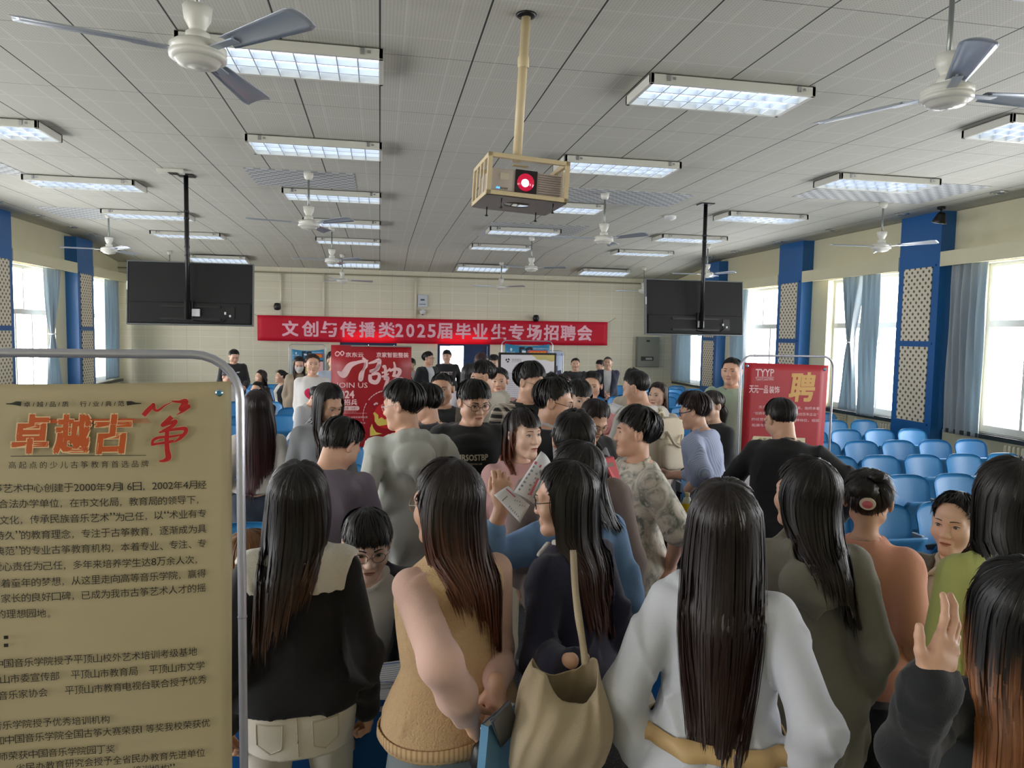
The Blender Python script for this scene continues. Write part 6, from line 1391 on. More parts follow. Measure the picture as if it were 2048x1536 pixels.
P16 = person('man in black t-shirt with pale chest lettering, looking down through glasses', 949, 760, 4.3, 6, 'm', hface=24, nod=16, fat=.008, sx=1.05, top=dict(name='t_shirt', col='0B0B0D', t=.026, hem=-.18, flare=.015, sleeve=.45, st=.024, collar='rib', print=text_print('MRSOSTBP', .28, .034, .18, 'C8BFA8', .03, 'YUAN DESIGN LAB')), hair=dict(SHORT, fringe=18, fw=70, col=BLK), glasses=dict(col='6A5A50'), R=dict(t=(.05, .15, -.45), hand=dict()), L=dict(t=(.05, .15, -.45)), bottom=dict(col='23252A'))
P17 = person('woman in pink hoodie with reddish brown hair and bangs, talking', 1048, 818, 3.6, 16, 'f', hface=40, nod=2, skin='b', lips='r', top=dict(name='hoodie', col='C79A98', t=.028, hem=-.14, flare=.015, sleeve=1, st=.022, hood=1, fold=.010, cuff=.006), hair=dict(LONG, col=('1C1210', '6A3A28', .3, .9), fringe=24, fw=42, len=.30, lside=(1.1, .75), vol=(.018, .015, .006)), R=dict(t=(.04, .12, -.45), hand=dict(curl=.8)), L=dict(t=(.05, .10, -.46), hand=dict(curl=.6)), bottom=dict(col='B5AC98', wide=1.5))
f_ = surf(P17, 'top_s', False)
for q in (1, -1): MB().tube([tuple(f_(q*.030+q*.004*k, .40-.035*k, -.004)) for k in range(5)], .0032, 6).build('drawstring', mat('pink_cord', 'D8B2AE', .8), P17['root'])
P18 = person('man in open black and cream plaid shirt, glasses, looking down to the right', 1062, 726, 5.2, 22, 'm', hface=55, nod=12, top=dict(name='t_shirt', col='111113', t=.012, hem=-.14, sleeve=0, collar='rib'), over=dict(name='plaid_shirt', col=m_plaid, t=.026, hem=-.22, flare=.02, sleeve=1, st=.022, open=.06, fold=.009, neck=.074), hair=dict(SHORT, fringe=14, col=BLK, vol=(.026, .016, .003)), glasses=dict(col='B0A898'), bottom=dict(col='2A2C30'), R=dict(t=(.05, .1, -.46)), L=dict(t=(.05, .15, -.43)))
P19 = person('man in dark vest over white shirt, glasses, facing right', 1110, 756, 4.0, 128, 'm', hface=82, nod=14, top=dict(name='shirt', col='C9C9CC', t=.018, hem=-.16, sleeve=1, st=.020, collar='shirt', ch=.006, fold=.008), over=dict(name='vest', col='1A1C22', t=.028, hem=-.12, sleeve=0, neck=.075), hair=dict(SHORT, col=BLK), glasses=dict(col='5A5048', shape='square'), bottom=dict(col='23252A'), R=dict(t=(.04, .2, -.42)), L=dict(t=(.05, .2, -.42)))
P20 = person('man in grey floral short-sleeved shirt leaning one hand on the desk corner', 1272, 816, 3.6, -66, 'm', hface=-82, skin='a', top=dict(name='shirt', col=m_floral, t=.022, hem=-.20, flare=.025, sleeve=.47, st=.022, sflare=.014, collar='shirt', fold=.007), hair=dict(SHORT, fringe=12, fw=60, col=BLK, vol=(.030, .014, .003)), bottom=dict(col='A59C88', leg=.026, wide=1.5, t=.012, fold=.008), shoes='B8B4AA', L=dict(w=wp(1338, 1137, 3.52), hint=(1, -.3, .2), hand=dict(curl=.75, cf=(-.75, -.5, .3), cn=(.2, .9, .4), cs=(.3, .1, .9))), R=dict(t=(.03, .15, -.45)))
P21 = person('man in blue striped shirt with dark blue glasses leaning over the desk', 1388, 787, 5.0, -112, 'm', hface=-98, nod=10, lean=12, top=dict(name='shirt', col=m_stripe('blue_stripe', 'AAB3CA', '8E9ABA', .016), t=.024, hem=-.24, flare=.03, sleeve=.78, st=.024, collar='shirt', ch=.004, fold=.010), hair=dict(SHORT, fringe=10, col=('241412',), vol=(.034, .022, .008), fly=.012), glasses=dict(col='34506E', shape='square', r=.0026), bottom=dict(col='2C3038'), L=dict(w=wp(1380, 975, 4.85), hint=(.6, -.6, .2), hand=dict(curl=.4)), R=dict(w=wp(1340, 950, 5.15), hand=dict(curl=.4)))
P22 = person('smiling woman in dark work shirt facing left, hair tied back', 1424, 782, 5.75, -36, 'f', hface=-48, nod=10, skin='b', lips='r', top=dict(name='shirt', col='24252A', t=.022, hem=-.18, sleeve=1, st=.018, collar='shirt', fold=.008), hair=dict(vol=(.018, .014, .008), col=BLK2, fringe=6, edge=((0, 74), (40, 78), (60, 94), (85, 108), (115, 118), (180, 122)), tail=((0, -.11, -.03), [(0, -.03, -.05), (.01, -.03, -.14), (.02, -.02, -.22)], (.03, .034, .026, .008))), bottom=dict(col='202226'), R=dict(t=(.0, .3, -.33)), L=dict(t=(.0, .3, -.33)))
P23 = person('man in mint polo shirt with red lanyard and orange badge', 1464, 715, 7.1, -6, 'm', hface=-16, fat=.02, sx=1.08, top=dict(name='polo_shirt', col='A9BDA6', t=.018, hem=-.16, sleeve=.45, st=.02, collar='shirt', fold=.006), hair=dict(CROP, col=BLK), bottom=dict(col='2A2E38'))
f_ = surf(P23, 'top_s', False)
lan = MB(); 
for q in (1, -1): lan.tube([tuple(f_(q*.070*(1-k/6)+q*.004, .43-.20*k/6, -.008)) for k in range(7)], .006, 6)
lan.build('lanyard', mat('lanyard_red', 'B04A48', .7), P23['root']); c_ = f_(0, .16, -.012); MB().box(c_[0]-.045, c_[1]-.003, c_[2]-.07, c_[0]+.045, c_[1]+.004, c_[2]+.06).build('badge', mat('badge_orange', 'D8904A', .5), P23['root'])
P24 = person('man in black sweater bending toward the red poster stand, seen from behind', 1562, 797, 4.3, 168, 'm', hface=-142, nod=24, lean=14, fat=.016, top=dict(name='sweater', col='131418', t=.028, hem=-.18, sleeve=1, st=.018, collar='rib', fold=.010), hair=dict(CROP, col=BLK), glasses=dict(col='5A5048'), bottom=dict(col='23252A'), R=dict(t=(.12, .12, -.36), hint=(1, -.3, 0)), L=dict(t=(.07, .25, -.38), hint=(.8, -.5, 0)))
P25 = person('man in white t-shirt carrying a cream backpack, looking down left', 1272, 742, 5.65, -138, 'm', hface=-104, nod=16, lean=8, top=dict(name='t_shirt', col='D5CFC8', t=.022, hem=-.16, sleeve=.47, st=.022, collar='rib', fold=.008), hair=dict(CROP, vol=(.016, .009, .002), col=BLK), bottom=dict(col='18181C'), R=dict(t=(.03, .3, -.32)), L=dict(t=(.03, .3, -.32)))
P26 = person('woman with long brown hair behind the backpack man, only her brow showing', 1316, 764, 6.5, -20, 'f', hface=-28, skin='b', top=dict(name='top', col='C9BEB0', t=.018), hair=dict(LONG, col=('2A1A14', '6A4432', .3, 1.0), len=.36, part=.12), bottom=dict(col='3A3A40'))
P27 = person('person in cream t-shirt half hidden by the backpack man', 1268, 737, 7.3, 150, 'm', hface=160, top=dict(name='t_shirt', col='CFC4B0', t=.024, sleeve=.5, st=.02), hair=dict(SHORT, col=BLK), bottom=dict(col='30323A'), tilt=-6)
P28 = person('short-haired woman in pink shirt holding white sheets', 1184, 744, 6.5, 4, 'f', hface=-6, nod=4, fat=.014, sx=1.08, skin='a', lips='m', top=dict(name='shirt', col='D89A98', t=.022, hem=-.16, sleeve=.8, st=.020, collar='shirt', fold=.008), hair=dict(vol=(.024, .020, .008), col=BLK, edge=((0, 72), (40, 78), (60, 96), (85, 110), (115, 120), (180, 124)), rag=5), L=dict(t=(.02, .30, -.22), hint=(.6, -.3, -1), hand=dict(curl=.6)), R=dict(t=(.02, .28, -.3)), bottom=dict(col='32343C'))
P29 = person('woman with black bangs smiling down, beside the pink shirt woman', 1158, 760, 5.1, 12, 'f', hface=24, nod=14, skin='b', lips='r', top=dict(name='top', col='1A1A1E', t=.02), hair=dict(LONG, fringe=26, fw=50, col=BLK, len=.26, vol=(.02, .018, .010)), bottom=dict(col='25272C'))
P30 = person('woman in black coat with glasses bent over grey papers', 1190, 802, 4.55, 30, 'f', hface=32, nod=34, lean=6, top=dict(name='coat', col='0E0E12', t=.028, hem=-.4, flare=.03, sleeve=1, st=.024, fold=.008, collar='shirt'), hair=dict(vol=(.022, .018, .008), col=('201412',), edge=((0, 74), (40, 78), (60, 96), (85, 112), (115, 120), (180, 124)), rag=6), glasses=dict(col='B89888'), R=dict(t=(.0, .28, -.30)), L=dict(t=(.0, .28, -.30)), bottom=dict(col='15151A'))
P31 = person('woman with brown hair and thin glasses in the middle of the crowd', 1127, 748, 7.0, 10, 'f', hface=14, nod=4, top=dict(name='top', col='3A3034', t=.02), hair=dict(LONG, col=('2C1A16',), len=.2, part=.1), glasses=dict(col='B0A090'), bottom=dict(col='25272C'))
P32 = person('person whose black hair top shows left of the brown-haired woman', 1104, 745, 7.4, 150, 'm', hface=140, top=dict(name='top', col='2A2A30', t=.02), hair=dict(SHORT, col=BLK), bottom=dict(col='25272C'))
P33 = person('man in beige t-shirt with fringe and glasses looking down left', 965, 723, 6.5, -140, 'm', hface=-72, nod=16, top=dict(name='t_shirt', col='C9C2B4', t=.024, sleeve=.47, st=.024, collar='rib', fold=.008), hair=dict(SHORT, fringe=16, col=BLK, vol=(.026, .016, .004)), glasses=dict(col='C8C0B8'), bottom=dict(col='2A2C34'))
P34 = person('short-haired woman in pink collar facing the camera behind the beige t-shirt man', 998, 737, 7.0, 2, 'f', hface=-4, fat=.012, sx=1.06, lips='r', top=dict(name='shirt', col='D3A0A0', t=.022, collar='shirt'), hair=dict(vol=(.024, .018, .006), col=BLK, edge=((0, 72), (40, 77), (60, 92), (85, 106), (115, 118), (180, 122))), bottom=dict(col='32343C'))
P35 = person('broad-faced man in olive overshirt over a black t-shirt', 884, 746, 5.75, -4, 'm', hface=-10, nod=3, fat=.03, sx=1.13, skin='c', top=dict(name='t_shirt', col='121214', t=.012, sleeve=0, collar='rib'), over=dict(name='overshirt', col='6A6054', t=.026, hem=-.2, sleeve=1, st=.022, open=.09, neck=.08), hair=dict(CROP, col=BLK), bottom=dict(col='25272C'))
P36 = person('man in dark charcoal jacket turned away to the left', 852, 767, 4.8, -150, 'm', hface=-118, nod=14, top=dict(name='jacket', col='2A262A', t=.028, sleeve=1, st=.024, fold=.010, collar='rib'), hair=dict(SHORT, col=BLK, vol=(.018, .010, .002)), bottom=dict(col='25272C'))
P51 = person('woman with long dark red hair over a white top, back turned', 515, 781, 4.75, 172, 'f', hface=178, top=dict(name='top', col='C6C0BA', t=.014, hem=.03, sleeve=1, st=.010, fold=.004), hair=dict(LONG, col=('1C0C0E', '3E1A1C', .3, 1.0), len=.50, lside=(1.25, .8), vol=(.022, .020, .012), spread=.24, taper=-.1, **{'from': 70}), bottom=dict(name='jeans', col='1E2838', tuck=True, t=.008, rise=.02), R=dict(t=(.02, .15, -.42)), L=dict(t=(.06, .1, -.46)))
P52 = person('woman in grey long-sleeved top looking down, dark hair over her shoulder', 656, 768, 4.7, 22, 'f', hface=40, nod=30, skin='a', top=dict(name='top', col='84868A', t=.012, hem=-.12, sleeve=1, st=.010, collar='rib', fold=.005), hair=dict(LONG, col=BLK2, len=.34, lside=(1.0, 1.1), shift=(.03, .02), vol=(.016, .014, .007), part=.12, **{'from': 56}), R=dict(t=(.05, .16, -.44), hand=dict()), L=dict(t=(.04, .2, -.42)), bottom=dict(col='2A2E38'))
# ================= towards the back
P23b = None
P40 = person('woman with a long black ponytail and white top, back turned', 939, 727, 7.6, 170, 'f', hface=-170, top=dict(name='top', col='C9C6CE', t=.018), hair=dict(LONG, col=BLK, len=.34, taper=.4), bottom=dict(col='40485A'))
P41 = person('woman with red brown hair in front of the blue back door', 963, 705, 9.8, 175, 'f', top=dict(name='top', col='3A2A2C', t=.02), hair=dict(LONG, col=('3A1E1E',), len=.3), bottom=dict(col='25272C'), eyes=False)
P42 = person('woman with bangs and dark high collar left of the notice screen', 988, 709, 10.7, -2, 'f', hface=-10, skin='b', top=dict(name='jacket', col='20222A', t=.022, collar='rib', ch=.02), hair=dict(LONG, fringe=24, fw=45, col=BLK, len=.26, **{'from': 52}), bottom=dict(col='25272C'))
P38 = person('man in black jacket over white t-shirt standing left of the open back door', 857, 703, 13.0, 40, 'm', hface=66, top=dict(name='t_shirt', col='CFCFD0', t=.012, sleeve=0, collar='rib'), over=dict(name='jacket', col='17181C', t=.028, hem=-.18, sleeve=1, st=.024, open=.05, neck=.075), hair=dict(SHORT, fringe=14, col=BLK), glasses=dict(col='5A5048'), bottom=dict(col='1E2026'))
P39 = person('young man in black sweatshirt lettered in white by the back door', 894, 700, 14.2, -4, 'm', hface=-14, top=dict(name='sweatshirt', col='1A161A', t=.026, sleeve=1, st=.024, collar='rib', print=text_print('NADORTY', .25, .065, .24, 'C6BEBC', .03)), hair=dict(SHORT, fringe=18, col=BLK), bottom=dict(col='25262C'), R=dict(t=(.06, -.12, -.44)), L=dict(t=(.06, -.12, -.44)))
P43 = person('smiling man in black t-shirt with folded arms at the back wall', 1151, 716, 13.8, 4, 'm', fat=.03, sx=1.1, skin='a', lips='r', top=dict(name='t_shirt', col='1E1C1E', t=.02, sleeve=.5, st=.022, collar='rib'), hair=dict(CROP, col=BLK), R=dict(t=(-.20, .24, -.22), hint=(1, .1, -.5), hand=dict(curl=.4)), L=dict(t=(-.20, .20, -.26), hint=(1, .1, -.5), hand=dict(curl=.4)), bottom=dict(col='25262C'))
P44 = person('man in navy suit with hands clasped in front at the back wall', 1216, 713, 14.0, 0, 'm', hface=-6, fat=.02, sx=1.06, top=dict(name='t_shirt', col='CDCACA', t=.012, sleeve=0, collar='rib'), over=dict(name='suit_jacket', col='1C2236', t=.026, hem=-.2, sleeve=1, st=.022, open=.055, neck=.072), hair=dict(CROP, vol=(.006, .003, .001), col=('4A4440',)), R=dict(t=(-.14, .20, -.42), hand=dict(curl=.6)), L=dict(t=(-.14, .22, -.44), hand=dict(curl=.6)), bottom=dict(col='1C2236'))
P45 = person('person looking down behind the suited man at the back wall', 1200, 720, 14.9, -40, 'm', hface=-50, nod=20, top=dict(name='shirt', col='3A3436', t=.02), hair=dict(SHORT, fringe=10, col=BLK), bottom=dict(col='25262C'))
P46 = person('man in black jacket standing at the far left, head bowed', 468, 699, 12.8, 6, 'm', hface=14, nod=24, top=dict(name='jacket', col='1B1C20', t=.026, sleeve=1, st=.024, collar='rib', print=lambda ik: (ik.rect(.03, .30, .09, .315), ik.rect(.05, .315, .10, .325), mat('print_white', 'C8C8C8', .7))[-1]), hair=dict(SHORT, col=BLK), bottom=dict(col='1E2026'), R=dict(t=(.0, .25, -.35)), L=dict(t=(.0, .25, -.35)))
P47 = person('seated person in white shirt below the standing man in black jacket', 456, 738, 11.5, 30, 'm', H=1.70, seat=True, hface=30, nod=28, top=dict(name='shirt', col='D8D2CC', t=.02), hair=dict(SHORT, col=BLK), bottom=dict(col='2A2C34'), R=dict(t=(.0, .3, -.3)), L=dict(t=(.0, .3, -.3)))
P48 = person('seated woman with wavy brown hair looking left at the far left seats', 521, 740, 12.3, -60, 'f', H=1.6, seat=True, hface=-66, top=dict(name='top', col='2E2424', t=.02), hair=dict(LONG, col=('2A1A16',), len=.2, wave=.02), bottom=dict(col='2A2C34'))
P49 = person('seated woman with a messy bun looking left at the far left seats', 561, 740, 13.3, -66, 'f', H=1.6, seat=True, hface=-72, top=dict(name='top', col='D0CCC8', t=.012, sleeve=0), over=dict(name='jacket', col='1E2226', t=.026, sleeve=1, open=.06), hair=dict(vol=(.016, .014, .008), col=BLK, edge=((0, 74), (40, 78), (60, 94), (85, 108), (115, 118), (180, 122)), bun=[((.0, -.125, .03), (.045, .04, .045))], fly=.02), bottom=dict(col='2A2C34'))
P50 = person('seated man in white t-shirt behind the poster stand curve', 514, 763, 10.3, -30, 'm', H=1.7, seat=True, hface=-36, top=dict(name='t_shirt', col='D8D4D0', t=.02, sleeve=.5), hair=dict(CROP, col=BLK), bottom=dict(col='2A2C34'))
P53 = person('woman in white sweatshirt with a big pink heart', 625, 708, 9.0, 4, 'f', hface=8, fat=.022, sx=1.06, top=dict(name='sweatshirt', col='D9D6D2', t=.028, hem=-.10, sleeve=1, st=.026, collar='rib', print=_heart, pname='heart_print'), hair=dict(vol=(.016, .012, .006), col=BLK2, edge=((0, 72), (40, 76), (60, 92), (85, 108), (115, 118), (180, 122)), tail=((0, -.11, 0), [(-.03, -.02, -.06), (-.05, .02, -.16)], (.03, .03, .012))), bottom=dict(col='D5D2CC'), R=dict(t=(-.04, .18, -.42), hand=dict()), L=dict(t=(-.04, .20, -.40), hand=dict()))
P54 = person('masked woman with long dark hair by the blue course poster', 598, 713, 10.8, 8, 'f', hface=4, nod=18, top=dict(name='cardigan', col='9A8A76', t=.028, sleeve=1, st=.026), hair=dict(LONG, col=BLK2, len=.36, **{'from': 52}), bottom=dict(col='6A6258'))
T = P54['T']; m_ = MB(); bvf = face_patches('f')['bv']
def _mk(a, b):
    x = (a-.5)*.118; z = .002-.098*b; h = bvf.ray_cast(Vector((x*.9, .3, z)), Vector((0, -1, 0))); y = (h[0][1] if h[0] is not None else .02)+.006+.012*math.sin(PI*a)*math.sin(PI*min(1, b*1.2)); return tuple(T[1]+T[0] @ (np.array([x, y, z])*T[2]))
m_.grid(_mk, 14, 10).build('face_mask', mat('mask_white', 'C9C4C0', .8), P54['root'])
P55 = person('person in pale blue shirt mostly hidden behind the red roll-up banner', 668, 702, 10.2, 20, 'm', top=dict(name='shirt', col='AEBACC', t=.026, sleeve=.5, st=.024), hair=dict(SHORT, col=BLK), bottom=dict(col='2A2C34'))
P56 = person('seated girl with a ponytail bending forward in the blue seats', 634, 774, 8.4, 40, 'f', H=1.60, seat=True, hface=50, nod=34, lean=20, top=dict(name='blouse', col='B8BABC', t=.02, sleeve=.5), hair=dict(vol=(.016, .012, .007), col=BLK, edge=((0, 74), (40, 78), (60, 94), (85, 106), (115, 114), (180, 116)), tail=((0, -.10, .05), [(-.03, -.06, -.04), (-.06, -.05, -.18), (-.06, -.02, -.34)], (.02, .05, .05, .012))), bottom=dict(col='2A2C34'), R=dict(t=(.0, .28, -.2)), L=dict(t=(.0, .28, -.3)))
P57 = person('person with a black bag strap at the right edge of the roll-up banner', 821, 716, 13.2, 20, 'm', hface=-40, nod=10, top=dict(name='top', col='BDB9B4', t=.02), hair=dict(SHORT, col=BLK), bottom=dict(col='25262C'))
f_ = surf(P57, 'top_s', False); MB().tube([tuple(f_(-.09+.03*k, .42-.075*k, -.006)) for k in range(7)], .012, 6).build('bag_strap', m_blk, P57['root'])
# ---------------------------------------------------------------- rows of blue seats with writing boards
m_seat = mat('blue_laminate', '3280B8', .38, noise=.05, nscale=3); m_brk = mat('seat_bracket_grey', 'AEB6BC', .4, metal=.3); m_leg = mat('seat_leg_dark', '23282E', .5)
def make_seat():
    t = thing('auditorium_seat', 'x', 'seat'); b = MB()
    def P(a, c, off):
        u = 2*a-1; z = .36+.50*c; hw = .196+.020*c; k = max(0, (c-.72)/.28); hw *= 1-.10*k**5; zt = z-.042*abs(u)**5*k
        return (hw*u, .02+.10*c-.045*u*u+off, zt)
    n, m = 12, 14
    f = [P(i/n, j/m, 0) for j in range(m+1) for i in range(n+1)]; g = [P(i/n, j/m, .014) for j in range(m+1) for i in range(n+1)]; N = len(f)
    Q = [(j*(n+1)+i, j*(n+1)+i+1, (j+1)*(n+1)+i+1, (j+1)*(n+1)+i) for j in range(m) for i in range(n)]
    rim = [j*(n+1) for j in range(m, -1, -1)][:-1]+list(range(0, n+1))[:-1]+[j*(n+1)+n for j in range(0, m+1)][:-1]+[m*(n+1)+i for i in range(n, -1, -1)][:-1]
    b.add(f+g, Q+[tuple(N+i for i in q)[::-1] for q in Q]+[(rim[i], N+rim[i], N+rim[(i+1) % len(rim)], rim[(i+1) % len(rim)])[::-1] for i in range(len(rim))], True); b.build('backrest', m_seat, t)
    s = MB(); s.grid(lambda a, c: ((2*a-1)*.19*(1-.12*c**4), -.02-.14*c+.02*math.sin(PI*c), .40+.28*c), 8, 8); o = s.build('seat', m_seat, t); md = o.modifiers.new('s', 'SOLIDIFY'); md.thickness = .014
    MB().box(-.245, -.03, .57, -.222, .07, .66).build('bracket', m_brk, t, bevel=.004); MB().box(-.243, .0, .0, -.224, .05, .57).box(-.245, -.10, .0, -.222, .14, .02).build('leg', m_leg, t)
    MB().box(-.221, .035, .54, .228, .055, .575).build('rail', m_leg, t)
    return t
seat0 = make_seat(); used_ = False
SROW = [4.22+.925*k for k in range(13)]
blockL = [(-.30-.475*k) for k in range(9)]; blockR = [(6.76-.475*k) for k in range(11)]
RN = ('front', 'second', 'third', 'fourth', 'fifth', 'sixth', 'seventh', 'eighth', 'ninth', 'tenth', 'eleventh', 'twelfth', 'last')
CN = ('first', 'second', 'third', 'fourth', 'fifth', 'sixth', 'seventh', 'eighth', 'ninth', 'tenth', 'eleventh')
def pix(p):
    v = np.array(p)-EYE; z = v @ _f; return 1024+FPX*(v @ _r)/z, 768-FPX*(v @ _u)/z
SKIP = set(); 
for bi, bl in (('left', blockL), ('right', blockR)):
    for ri, y in enumerate(SROW):
        for ci, x in enumerate(bl):
            px, py = pix((x, y+.1, .85))
            if bi == 'left' and not (455 < px < 705): continue
            if bi == 'left' and ri > 8 and px > 640: continue
            if bi == 'right' and (px < 1180 or px > 2120 or (px < 1330 and 1 < ri < 7)): continue
            if bi == 'right' and 1180 < px < 1345 and ri >= 7 and ri < 9: continue
            if any(abs(x-a) < .44 and abs(y+.05-b) < .42 for a, b, st in PEOPLE): continue
            if (bi, ri, ci) in SKIP: continue
            o = seat0 if not used_ else dup(seat0, (0, 0, 0)); used_ = True; o.location = (x, y, 0); o['group'] = 'fixed blue seats of the hall'
            o['label'] = 'blue curved seat, %s row from the camera, %s from the %s' % (RN[ri], CN[ci], 'aisle in the left block' if bi == 'left' else 'right window wall')
# ---------------------------------------------------------------- desks at the front
m_dtop = mat('desk_top_blue', '2474B4', .35); m_dp = mat('desk_panel_blue', '0F5596', .45); m_edge = mat('desk_edge_white', 'C2C6C6', .4)
def desk(label, x0, x1, yf, yb, zt=.75, shelf=True):
    t = thing('desk', label, 'desk', ((x0+x1)/2, (yf+yb)/2, 0)); w = (x1-x0)/2; d = (yb-yf)/2
    MB().box(-w, -d, zt-.022, w, d, zt).build('desk_top', m_dtop, t); e = MB(); e.box(-w-.004, -d-.006, zt-.024, w+.004, -d, zt+.001); e.box(-w-.006, -d, zt-.024, -w, d, zt+.001); e.build('edge_band', m_edge, t)
    return t, w, d
yf = float(on_z(640, 1402, .75)[1]); yb = float(on_z(780, 1335, .75)[1])
DT, w, d = desk('long blue desk at the front with white papers on it', -2.2, .08, yf+.05, yb)
MB().box(-w+.02, -d+.03, .10, w-.02, -d+.05, .728).build('front_panel', m_dp, DT); MB().box(-w+.02, -d+.024, .655, w-.02, -d+.03, .672).build('stripe', m_edge, DT)
for x in (-w+.05, -.3, w-.07): MB().box(x, -d+.05, 0, x+.03, d-.05, .728).build('leg', m_leg, DT)
DR, w, d = desk('blue desk corner at the right that the floral shirt man leans on', 1.50, 4.2, 2.92, 3.46)
MB().box(-w-.10, d-.03, .08, w, d-.01, .728).build('front_panel', m_dp, DR); MB().box(-w+.02, -d+.06, .47, w-.05, d-.04, .485).build('shelf', mat('shelf_grey', '5E6468', .5), DR)
for x in (-w+.03, w-.06): MB().box(x, d-.2, 0, x+.03, d-.16, .728).build('leg', m_leg, DR)
WB, w, d = desk('narrow blue writing board behind the front seat row carrying the bottle', 1.70, 2.3, 4.345, 4.50, .76)
for x in (-w+.03, w-.06): MB().box(x, -.02, 0, x+.03, .02, .738).build('leg', m_leg, WB)
WB2, w, d = desk('blue writing board at the red poster stand carrying the gift bag', 2.80, 3.6, 5.28, 5.56, .76)
for x in (-w+.03, w-.06): MB().box(x, -.02, 0, x+.03, .02, .738).build('leg', m_leg, WB2)
# ---------------------------------------------------------------- things carried, worn on a shoulder or lying about
m_paper = mat('white_paper', 'D6D6D8', .6)
def sheet_px(name, label, cat, corners, ds, curve=.0, m=None, ink=None, group=None, n=8):
    """a sheet of paper through four points in the hall (bottom left, bottom right, top right, top left)"""
    P = [dep(x, y, d) for (x, y), d in zip(corners, ds)]; c = sum(P)/4; nn = np.cross(P[1]-P[0], P[3]-P[0]); nn /= np.linalg.norm(nn)
    if np.dot(nn, EYE-c) < 0: nn = -nn
    t = thing(name, label, cat, c, group=group)
    def f(a, b, l=0): q = P[0]*(1-a)*(1-b)+P[1]*a*(1-b)+P[2]*a*b+P[3]*(1-a)*b; return tuple(q+nn*(curve*math.sin(PI*a)+l)-c)
    o = MB().grid(f, n, n).build('sheet', m or m_paper, t); md = o.modifiers.new('s', 'SOLIDIFY'); md.thickness = .0006
    if ink: ik = Ink(lambda u, w, l: f(u, w, l)); mats = ink(ik); ik.build('printing', mats, o)
    return t
PR = [mat('print_grey', '8E9098', .6), mat('print_pink', 'D0607A', .6), mat('print_green', '6E9A8A', .6), mat('print_blue', '3E5E9E', .6)]
def leaf_a(ik):
    for q in range(7): ik.rect(.1, .08+.09*q, .62-.05*(q % 3), .12+.09*q, 0)
    ik.rect(.05, .70, .5, .76, 1); ik.rect(.62, .1, .72, .5, 1); ik.rect(.85, .1, .9, .95, 2); ik.rect(.55, .6, .78, .68, 0); return PR
def leaf_b(ik):
    for q in range(6): ik.rect(.12, .12+.07*q, .8-.06*(q % 3), .145+.07*q, 0)
    ik.rect(.1, .72, .5, .75, 0); ik.rect(.75, .55, .82, .95, 1); return PR
sheet_px('leaflet', 'white leaflet with pink bars held up by the denim shirt woman', 'leaflet', [(1027, 985), (1068, 1008), (1102, 926), (1082, 902)], (2.40, 2.40, 2.48, 2.48), .012, None, leaf_a)
sheet_px('leaflet', 'lower pale leaflet hanging from the denim shirt woman\'s fingers', 'leaflet', [(1040, 1046), (1060, 1010), (1016, 972), (988, 990)], (2.37, 2.39, 2.42, 2.40), .008, None, leaf_b)
def txt_sheet(ik):
    for q in range(9): ik.rect(.12, .1+.08*q, .88-.1*(q % 3), .125+.08*q, 0)
    ik.rect(.3, .85, .75, .89, 3); return PR
sheet_px('paper_sheet', 'white printed sheet held by the short-haired woman in pink', 'paper', [(1228, 830), (1246, 812), (1228, 806), (1206, 811)], (6.1, 6.1, 6.2, 6.2), .01, None, txt_sheet)
sheet_px('paper_sheet', 'grey paper under the bent woman in black coat', 'paper', [(1196, 908), (1222, 916), (1214, 896), (1194, 893)], (4.55, 4.5, 4.6, 4.65), .01, mat('grey_paper', '9A9AA2', .6))
# papers on the desks
def flat(label, x, y, z, w, h, rz, m=None, ink=True):
    t = thing('paper_sheet', label, 'paper', (x, y, z+.001), rz); o = MB().grid(lambda a, b: ((a-.5)*w, (b-.5)*h, .003*math.sin(3*a+5*b)+.003), 4, 4).build('sheet', m or m_paper, t); md = o.modifiers.new('s', 'SOLIDIFY'); md.thickness = .001
    if ink: ik = Ink(lambda u, v, l: ((u-.5)*w, (v-.5)*h, .008+l)); txt_sheet(ik); ik.build('printing', PR, o)
p = on_z(776, 1352, .75); flat('white sheet on the front desk between the black cardigan and the yellow vest', p[0], p[1], .75, .21, .20, .1)
p = on_z(770, 1385, .75); flat('white booklet sheet at the desk edge beside the yellow vest', p[0], p[1], .752, .20, .13, -.2)
p = on_z(492, 1388, .75); flat('white sheet on the desk behind the near poster stand pole', p[0]-.03, p[1]+.06, .75, .28, .15, .05)
p = on_z(575, 869, .77)
# bottle of yellow drink
b = on_z(1375, 1050, .76); bt = thing('drink_bottle', 'clear bottle with a yellow label on the writing board', 'bottle', (b[0], b[1]+.02, .761))
m_clear = mat('clear_plastic', 'C8C9B0', .15, alpha=1); MB().lathe([(0, 0), (.028, .0), (.033, .01), (.033, .07), (.030, .075), (.033, .08), (.033, .145), (.022, .175), (.013, .185), (.013, .19)]).build('body', m_clear, bt)
MB().lathe([(.0336, .085), (.0338, .09), (.0338, .138), (.0336, .143)]).build('label', mat('yellow_label', 'D8B820', .4), bt); MB().lathe([(.0155, .185), (.016, .187), (.016, .208), (.014, .211), (0, .211)]).build('cap', mat('cap_cream', 'C8BE90', .4), bt)
